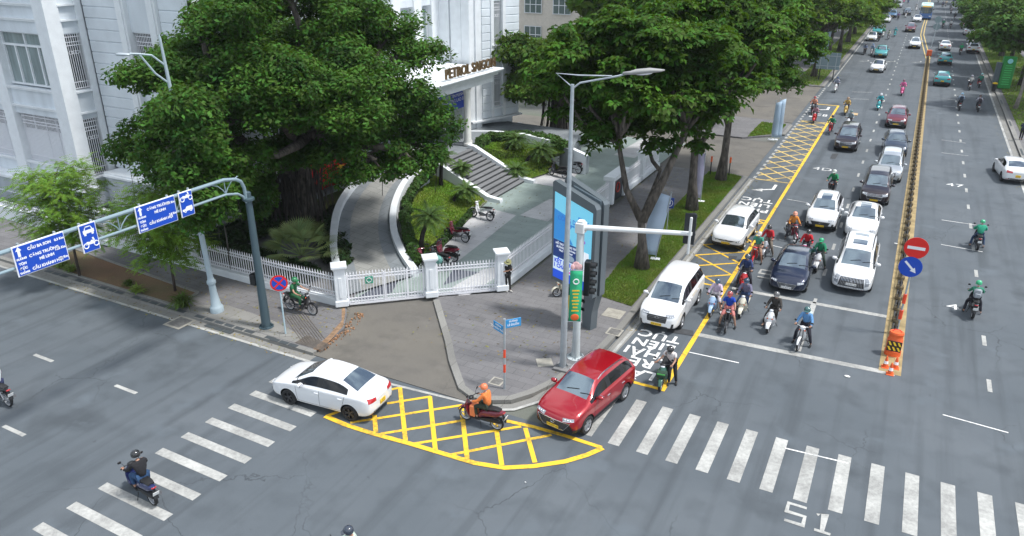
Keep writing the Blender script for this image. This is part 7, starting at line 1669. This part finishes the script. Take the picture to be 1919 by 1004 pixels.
# local: +x to the right along the screen, -y towards the viewer
def slab(poly, y0, y1): 
    a = MB(); n = len(poly); a.v = [(x,y0,z) for x, z in poly]+[(x,y1,z) for x, z in poly]; a.f = [tuple(range(n)), tuple(range(n,2*n))[::-1]]+[(i,n+i,n+(i+1)%n,(i+1)%n) for i in range(n)]; a._fix = True; return a
slab([(-1.88,1.78),(.52,1.62),(.62,1.7),(.62,5.6),(.5,5.78),(-1.8,6.3),(-1.92,6.2)], -.18, .1).build('screen_case', TG, tt)
slab([(-1.6,1.7),(.60,1.65),(.68,1.75),(.68,5.75),(.58,5.9),(-1.5,6.45),(-1.6,6.35)], .2, .5).build('rear_case', TG, tt)
slab([(-1.0,2.0),(.55,2.0),(.55,5.9),(-1.0,6.2)], .1, .22).build('core', DKGREY, tt)
slab([(-.1,0),(.38,0),(.42,.9),(.62,1.7),(-.05,1.75),(-.15,.9)], .05, .45).build('leg', TG, tt)
slab([(-.95,0),(-.85,0),(-1.05,1.8),(-1.2,1.8)], .1, .2).build('yellow_leg', mat('totem_yellow', (.75,.48,.03), .5), tt)
sc_x0, sc_x1, z0, z1 = -1.76, .44, 1.95, 5.75
def scr(poly, y, m_, nm, par): a = MB(); a.v = [(x,y,z) for x, z in poly]; a.f = [tuple(range(len(poly)))]; return a.build(nm, m_, par)
def em(n, c, e=.35): return mat('screen_'+n, c, .3, emit=e)
S0 = slab([(sc_x0,z0),(sc_x1,z0-.07),(sc_x1,5.42),(sc_x0,5.83)], -.2, -.181).build('screen', em('cyan', (.16,.5,.66), .4), tt)
scr([(sc_x0,3.75),(sc_x0,5.1),(-.9,4.9),(-.7,4.5),(-.95,4.2),(-.6,3.73)], -.206, em('deep_blue', (.03,.22,.55)), 'picture', S0)
scr([(sc_x0,2.95),(sc_x0,3.74),(-.25,3.7),(.1,2.87)], -.207, em('navy', (.01,.035,.16)), 'picture', S0)
scr([(-.42,3.66),(.32,3.62),(.44,2.6),(-.2,2.6)], -.209, em('white', (.75,.8,.85)), 'picture', S0)
scr([(sc_x0,2.35),(sc_x0,2.94),(.46,2.86),(.46,2.3)], -.208, em('pale', (.6,.7,.8)), 'picture', S0)
scr([(sc_x0,z0),(sc_x0,2.34),(.46,2.28),(.46,z0-.07)], -.2075, em('royal', (.015,.08,.6)), 'picture', S0)
scr([(.2,2.9),(.46,2.9),(.46,3.3),(.3,3.3)], -.21, MATS['screen_royal'], 'picture', S0)
t = MB()
for s, x, z, sz in (('CÔNG DÂN SỐ',-.62,4.75,.26),('THÀNH PHỐ HỒ CHÍ MINH',-.5,4.56,.1)): vs, fs = text_geo(s, sz, .001, bold=.006); t.add(vs, fs, Matrix(((1,0,0,x),(0,0,-1,-.213),(0,1,0,z),(0,0,0,1))))
t.build('lettering', em('text_blue', (.03,.15,.5)), S0); t = MB()
for s, x, z, sz in (('HỖ TRỢ THÔNG TIN',-1.0,3.58,.13),('ĐƯỜNG DÂY NÓNG',-1.0,3.43,.12),('TRỰC TUYẾN 24/7',-1.0,3.29,.1)): vs, fs = text_geo(s, sz, .001, bold=.004); t.add(vs, fs, Matrix(((1,0,0,x),(0,0,-1,-.213),(0,1,0,z),(0,0,0,1))))
t.build('lettering', MATS['screen_white'], S0); t = MB()
for s, x, z, sz in (('KẾT NỐI SỐ',-1.0,2.76,.25),('1 CHẠM 1022',-.98,2.54,.25)): vs, fs = text_geo(s, sz, .001, bold=.012); t.add(vs, fs, Matrix(((1,0,0,x),(0,0,-1,-.214),(0,1,0,z),(0,0,0,1))))
t.build('lettering', MATS['screen_royal'], S0)
MB().box((-.25,-.207,4.98), (.2,.004,.16), ch=.001).build('emblem', MATS['screen_deep_blue'], S0); MB().ell((-.05,-.207,4.05), (.16,.006,.1), 10, 6).build('emblem', em('violet', (.3,.08,.5)), S0); MB().ell((-.7,-.21,3.08), (.22,.006,.14), 10, 6).build('picture', em('slate', (.25,.32,.4)), S0); MB().box((-.6,-.209,2.42), (.5,.004,.09)).build('picture', em('magenta', (.6,.1,.45)), S0)
# --- small signs
b = at(536,626,.13); o = empty('no_parking_sign', b, R_(-50), 'round no parking sign on a thin pale pole by the broken sidewalk edge', 'sign')
MB().tube([(0,0,0),(0,0,2.75)], .035, 8).build('pole', mat('pale_blue_pole', (.42,.55,.6), .5), o); M = Matrix.Translation((.04,0,2.42)) @ Matrix.Rotation(math.pi/2,4,'Y')
MB().lathe([(.36,0),(.36,.015),(1e-4,.016)], 28, M).build('rim', SGR, o); MB().lathe([(.29,.017),(.29,.022),(1e-4,.023)], 28, M).build('disc', SGB, o)
MB().box((.064,0,2.42), (.006,.62,.07), M=Matrix.Translation((.064,0,2.42)) @ Matrix.Rotation(.78,4,'X') @ Matrix.Translation((-.064,0,-2.42))).box((.066,0,2.42), (.006,.62,.07), M=Matrix.Translation((.066,0,2.42)) @ Matrix.Rotation(-.78,4,'X') @ Matrix.Translation((-.066,0,-2.42))).build('cross_bar', SGR, o); MB().box((-.0,0,.01), (.5,.5,.04), ch=.01).build('footing', CONC, o)
b = at(946,728,.13); o = empty('street_name_sign', b, 0, 'slim grey post with two small blue street name plates and red bands', 'sign')
MB().tube([(0,0,0),(0,0,2.95)], .045, 10).build('post', GALV, o, smooth='auto')
for z in (.72,1.35): MB().tube([(0,0,z),(0,0,z+.34)], .05, 10).build('red_band', mat('reflective_red', (.8,.08,.03), .4), o)
NB = mat('name_plate_blue', (.03,.28,.6), .4)
for (rz, z, s1, s2, off) in ((R_(-25),2.45,'ĐƯỜNG','TÔN ĐỨC THẮNG',-.36),(R_(50),2.72,'ĐƯỜNG','LÊ DUẨN',.34)):
    e = MB().box((off,0,z), (.62,.025,.34), rz=0, ch=.008).build('name_plate', NB, o); e.rotation_euler.z = rz; t = MB()
    for s, zz, sz in ((s1,.08,.09),(s2,-.06,.11)): vs, fs = text_geo(s, sz, .001, bold=.003); t.add(vs, fs, Matrix(((1,0,0,off),(0,0,-1,-.015),(0,1,0,z+zz),(0,0,0,1))))
    t.build('lettering', SGW, e)
# --- median: divider bars, barrier, cones, sign
sepm = mat('divider_black', (.02,.018,.017), .6); sep_y = mat('divider_ochre', (.16,.12,.065), .8); n = 0; y = 31.9
proto_s = None
while y < 131:
    if proto_s is None:
        proto_s = empty('lane_divider', (0,0,0), 0); q = MB()
        q.box((0,0,.1), (.34,.32,.2), ch=.04); q.lathe([(.07,.2),(.06,.62),(.02,.66)], 8); q.build('base', sep_y, proto_s); r_ = MB(); r_.box((0,.62,.50), (.05,1.2,.1), ch=.01); r_.box((0,.62,.28), (.05,1.2,.07), ch=.01); r_.lathe([(.085,.30),(.085,.40)], 8); r_.build('rail', sepm, proto_s); o = proto_s
    else: o = dup(proto_s)
    f = (y-31)/100; o.location = (1.45+.4*f, y, .01); o.rotation_euler.z = -.004; n += 1
    tag(o, 'low black railed divider unit standing in the row along the ochre median', 'lane divider', 'divider units along the median'); y += 1.32
b = at(1672,664); o = empty('crash_barrel', b, 0, 'orange plastic barrier with black and yellow chevrons at the median end', 'barrier'); o.scale = (.86,.86,.92)
MB().lathe([(.36,0),(.36,.25),(.33,.28),(.34,.8),(.31,.84),(.31,1.05),(.33,1.08),(.30,1.16),(1e-4,1.17)], 20, Matrix.Diagonal((1.0,.8,1,1))).build('barrel', ORG, o, smooth='auto')
ch = MB().box((0,-.30,.55), (.62,.03,.5), ch=.005).build('chevron_board', mat('chevron_black', (.015,.015,.015), .5), o); c_ = MB()
for k in range(3):
    for s in (0,1): zc = .35+.24*s; x = -.27+.2*k; c_.add([(x-.02,-.318,zc+.17),(x+.07,-.318,zc+.17),(x+.17,-.318,zc),(x+.08,-.318,zc)], [(3,2,1,0)])
c_.build('chevrons', mat('chevron_yellow', (.85,.6,.03), .5), ch); MB().tube([(-.2,0,1.17),(-.1,0,1.26),(.1,0,1.26),(.2,0,1.17)], .02, 6).build('handle', SGR, o)
for i, (px, py) in enumerate(((1659,688),(1678,690),(1668,701))):
    c0 = at(px,py); o = empty('traffic_cone', c0, 0, ['orange cone at the median end, left one','orange cone at the median end, right one','orange cone at the median end, standing nearest the camera'][i], 'traffic cone', 'cones in front of the orange barrier'); o.scale = (.78,.78,.85)
    MB().box((0,0,.02), (.36,.36,.04), ch=.012).build('base', ORG, o); MB().lathe([(.14,.03),(.1,.25),(.06,.5),(.03,.6),(.02,.61)], 14).build('cone', ORG, o, smooth='auto'); MB().lathe([(.112,.22),(.085,.36)], 14).build('white_band', SGW, o)
b = at(1680,626); o = empty('median_sign', b, 0, 'red no entry disc above a blue keep right disc on the median', 'sign')
MB().tube([(0,0,0),(0,0,4.35)], .04, 8).build('pole', GALV, o)
for z in (.75,1.5): MB().tube([(0,0,z),(0,0,z+.42)], .075, 10).build('red_band', MATS['reflective_red'], o)
M = Matrix.Translation((0,-.06,4.05)) @ Matrix.Rotation(math.pi/2,4,'X'); MB().lathe([(.46,0),(.46,.02),(1e-4,.021)], 32, M).build('no_entry_disc', SGR, o); MB().box((0,-.085,4.05), (.66,.01,.13)).build('no_entry_bar', SGW, o)
M = Matrix.Translation((-.06,-.07,3.2)) @ Matrix.Rotation(math.pi/2,4,'X'); MB().lathe([(.45,0),(.45,.02),(1e-4,.021)], 32, M).build('keep_right_disc', SGB, o)
a_ = MB(); d = Vector((1,0,-1)).normalized(); n_ = Vector((1,0,1)).normalized(); c = Vector((-.06,-.096,3.2))
a_.add([c-d*.32-n_*.045,c+d*.12-n_*.045,c+d*.12-n_*.12,c+d*.34,c+d*.12+n_*.12,c+d*.12+n_*.045,c-d*.32+n_*.045], [(0,1,2,3,4,5,6)]); a_.build('arrow', SGW, o)
b = at(1741,104); o = empty('median_sign', b, 0, 'grey backed round sign pair on a pole at the far end of the dividers', 'sign'); MB().tube([(0,0,0),(.3,1,5.2)], .05, 6).build('pole', GALV, o)
for z in (4.2,5.2): MB().lathe([(.5,0),(.5,.02),(1e-4,.021)], 20, Matrix.Translation((.25,.9,z)) @ Matrix.Rotation(math.pi/2,4,'X')).build('disc_back', mat('sign_back', (.28,.36,.38), .5, metal=.3), o)
MB().box((0,-.5,.45), (.7,.6,.9), ch=.08).build('orange_drum', ORG, o)
# --- pale banners on the left side, signs
def feather(px, py, h, w_, rz, label, col=(.45,.56,.7), lean=0.0):
    b = at(px,py,.15); o = empty('advertising_flag', b, rz, label, 'banner', 'pale banners along the avenue verge'); MB().tube([(0,0,0),(lean,0,h+.2)], .03, 6).build('pole', GALV, o); f = MB(); n = 10
    for i in range(n+1): z = .25+(h-.3)*i/n; s_ = .06*math.sin(i*.8); x0 = lean*z/h; f.v += [(x0+.02,s_*.3,z),(x0+w_*(.95-.1*i/n),s_,z+(.18 if i == n else 0))]
    f.f = [(2*i,2*i+1,2*i+3,2*i+2) for i in range(n)]; q = link('cloth', f.mesh('cloth', True), mat('flag_'+str(int(col[0]*100)), col, .8, var=.12, vscale=1), o); sm = q.modifiers.new('s','SOLIDIFY'); sm.thickness = .02; MB().box((0,0,.04), (.5,.3,.08), ch=.02).build('foot', SGW, o)
feather(1228,486,3.6,-.95,.15,'pale blue banner leaning between the front trees', lean=.55)
feather(1313,378,3.2,-.5,.1,'lilac banner beside the middle tree', (.5,.47,.62))
feather(1445,262,3.2,.55,.0,'tall pale blue banner at the entry road, left one', (.38,.5,.62)); feather(1452,262,3.4,.55,.1,'tall pale blue banner at the entry road, right one', (.42,.54,.66))
for i, y in enumerate((112,121,126,170,196)): 
    q = empty('advertising_flag', (-12.4,y,.15), .3, f'long pale banner between the far left trees, {ordn[i]} one', 'banner', 'pale banners along the avenue verge'); MB().tube([(0,0,0),(0,0,4.6)], .04, 6).build('pole', GALV, q); MB().box((.45,0,2.5), (.85,.03,4.0)).build('cloth', MATS['flag_45'], q)
b = at(1247,412,.15); b = at(1249,440,.15); o = empty('tram_sign', b, .2, 'small dark blue sign with a white vehicle symbol behind the front banner', 'sign'); MB().tube([(0,0,0),(0,0,2.2)], .03, 6).build('post', GALV, o); MB().box((0,-.04,1.95), (.55,.04,.62), ch=.02).build('panel', mat('sign_dark_blue', (.01,.04,.22), .4), o)
t = MB(); t.tube([(.19*math.cos(k*math.pi/8)*1.1,-.065,1.95+.2*math.sin(k*math.pi/8)) for k in range(17)], .015, 4); t.box((0,-.066,1.98), (.18,.01,.2)); t.build('symbol', SGW, o)
for i, (px, py) in enumerate(((1331,328),(1366,330))):
    o = empty('delineator_post', at(px,py,.13), 0, ['orange topped black post left of the far tree trunk','orange topped black post right of the far tree trunk'][i], 'post', 'orange topped posts at the entry road'); MB().tube([(0,0,0),(0,0,1.3)], .04, 8).build('post', BLK, o); MB().tube([(0,0,1.0),(0,0,1.4)], .07, 8).build('orange_sleeve', ORG, o)
b = at(1552,150,.15); o = empty('traffic_board', b, 0, 'grey framed board seen from behind on the left verge', 'sign'); MB().box((-.3,0,2.3), (2.7,.08,2.0), ch=.01).build('panel', mat('board_back', (.2,.27,.3), .5), o); f = MB()
for x in (-1.2,-.3,.6): f.box((x-.0,-.07,2.3), (.08,.06,2.0))
for z in (1.7,2.9): f.box((-.3,-.08,z), (2.7,.06,.08))
f.build('rear_frame', GALV, o); MB().tube([(-1.1,0,0),(-1.1,0,1.4)], .06, 6).tube([(.5,0,0),(.5,0,1.4)], .06, 6).build('post', BLK, o)
# green kiosk on the right verge
b = at(1870,166,.12); o = empty('kiosk_totem', b, .15, 'green and white panelled kiosk under the right trees', 'kiosk'); MB().box((.5,0,1.9), (1.3,.7,3.6), ch=.06).build('green_panel', mat('kiosk_green', (.02,.26,.05), .4), o); MB().box((-.45,.0,1.5), (.5,.6,3.0), ch=.05).build('dark_column', DKGREY, o)
f = MB()
for k in range(9): f.box((.5,-.36,.6+.26*k), (.8-.06*(k%3),.02,.06))
f.build('lettering', mat('kiosk_text', (.1,.65,.2), .5), o); MB().lathe([(.2,0),(.28,.0),(.28,.02),(.2,.02)], 18, Matrix.Translation((.5,-.37,3.2)) @ Matrix.Rotation(math.pi/2,4,'X')).build('ring_emblem', mat('kiosk_cyan', (.3,.7,.75), .4), o)
b = at(1862,170,.12); o = empty('litter_bin', b, 0, 'small dark bin with a yellow lid beside the kiosk', 'bin'); MB().lathe([(.2,0),(.25,.8),(.22,.82)], 14).build('bin', BLK, o); MB().lathe([(.26,.8),(.27,.9),(1e-4,1.0)], 14).build('lid', PLY, o)
# people far off on the right verge
person(at(1912,262,.13), 1.2, 'stand', 'person in dark clothes at the right edge by the cross path', (.03,.05,.09), group='people on foot')

# ------------------------------------------------------------------ thin summer haze over the whole avenue
hz = bpy.data.materials.new('haze'); hz.use_nodes = True; _n = hz.node_tree.nodes; _n.remove(_n['Principled BSDF']); _v = _n.new('ShaderNodeVolumePrincipled'); _v.inputs['Color'].default_value = (.9,.95,1,1); _v.inputs['Density'].default_value = .00022; _v.inputs['Anisotropy'].default_value = .2
hz.node_tree.links.new(_v.outputs[0], _n['Material Output'].inputs['Volume'])
tag(MB().box((0,300,15), (1990,1990,34)).build('haze', hz), 'thin pale haze hanging over the far end of the avenue', 'haze', kind='stuff')
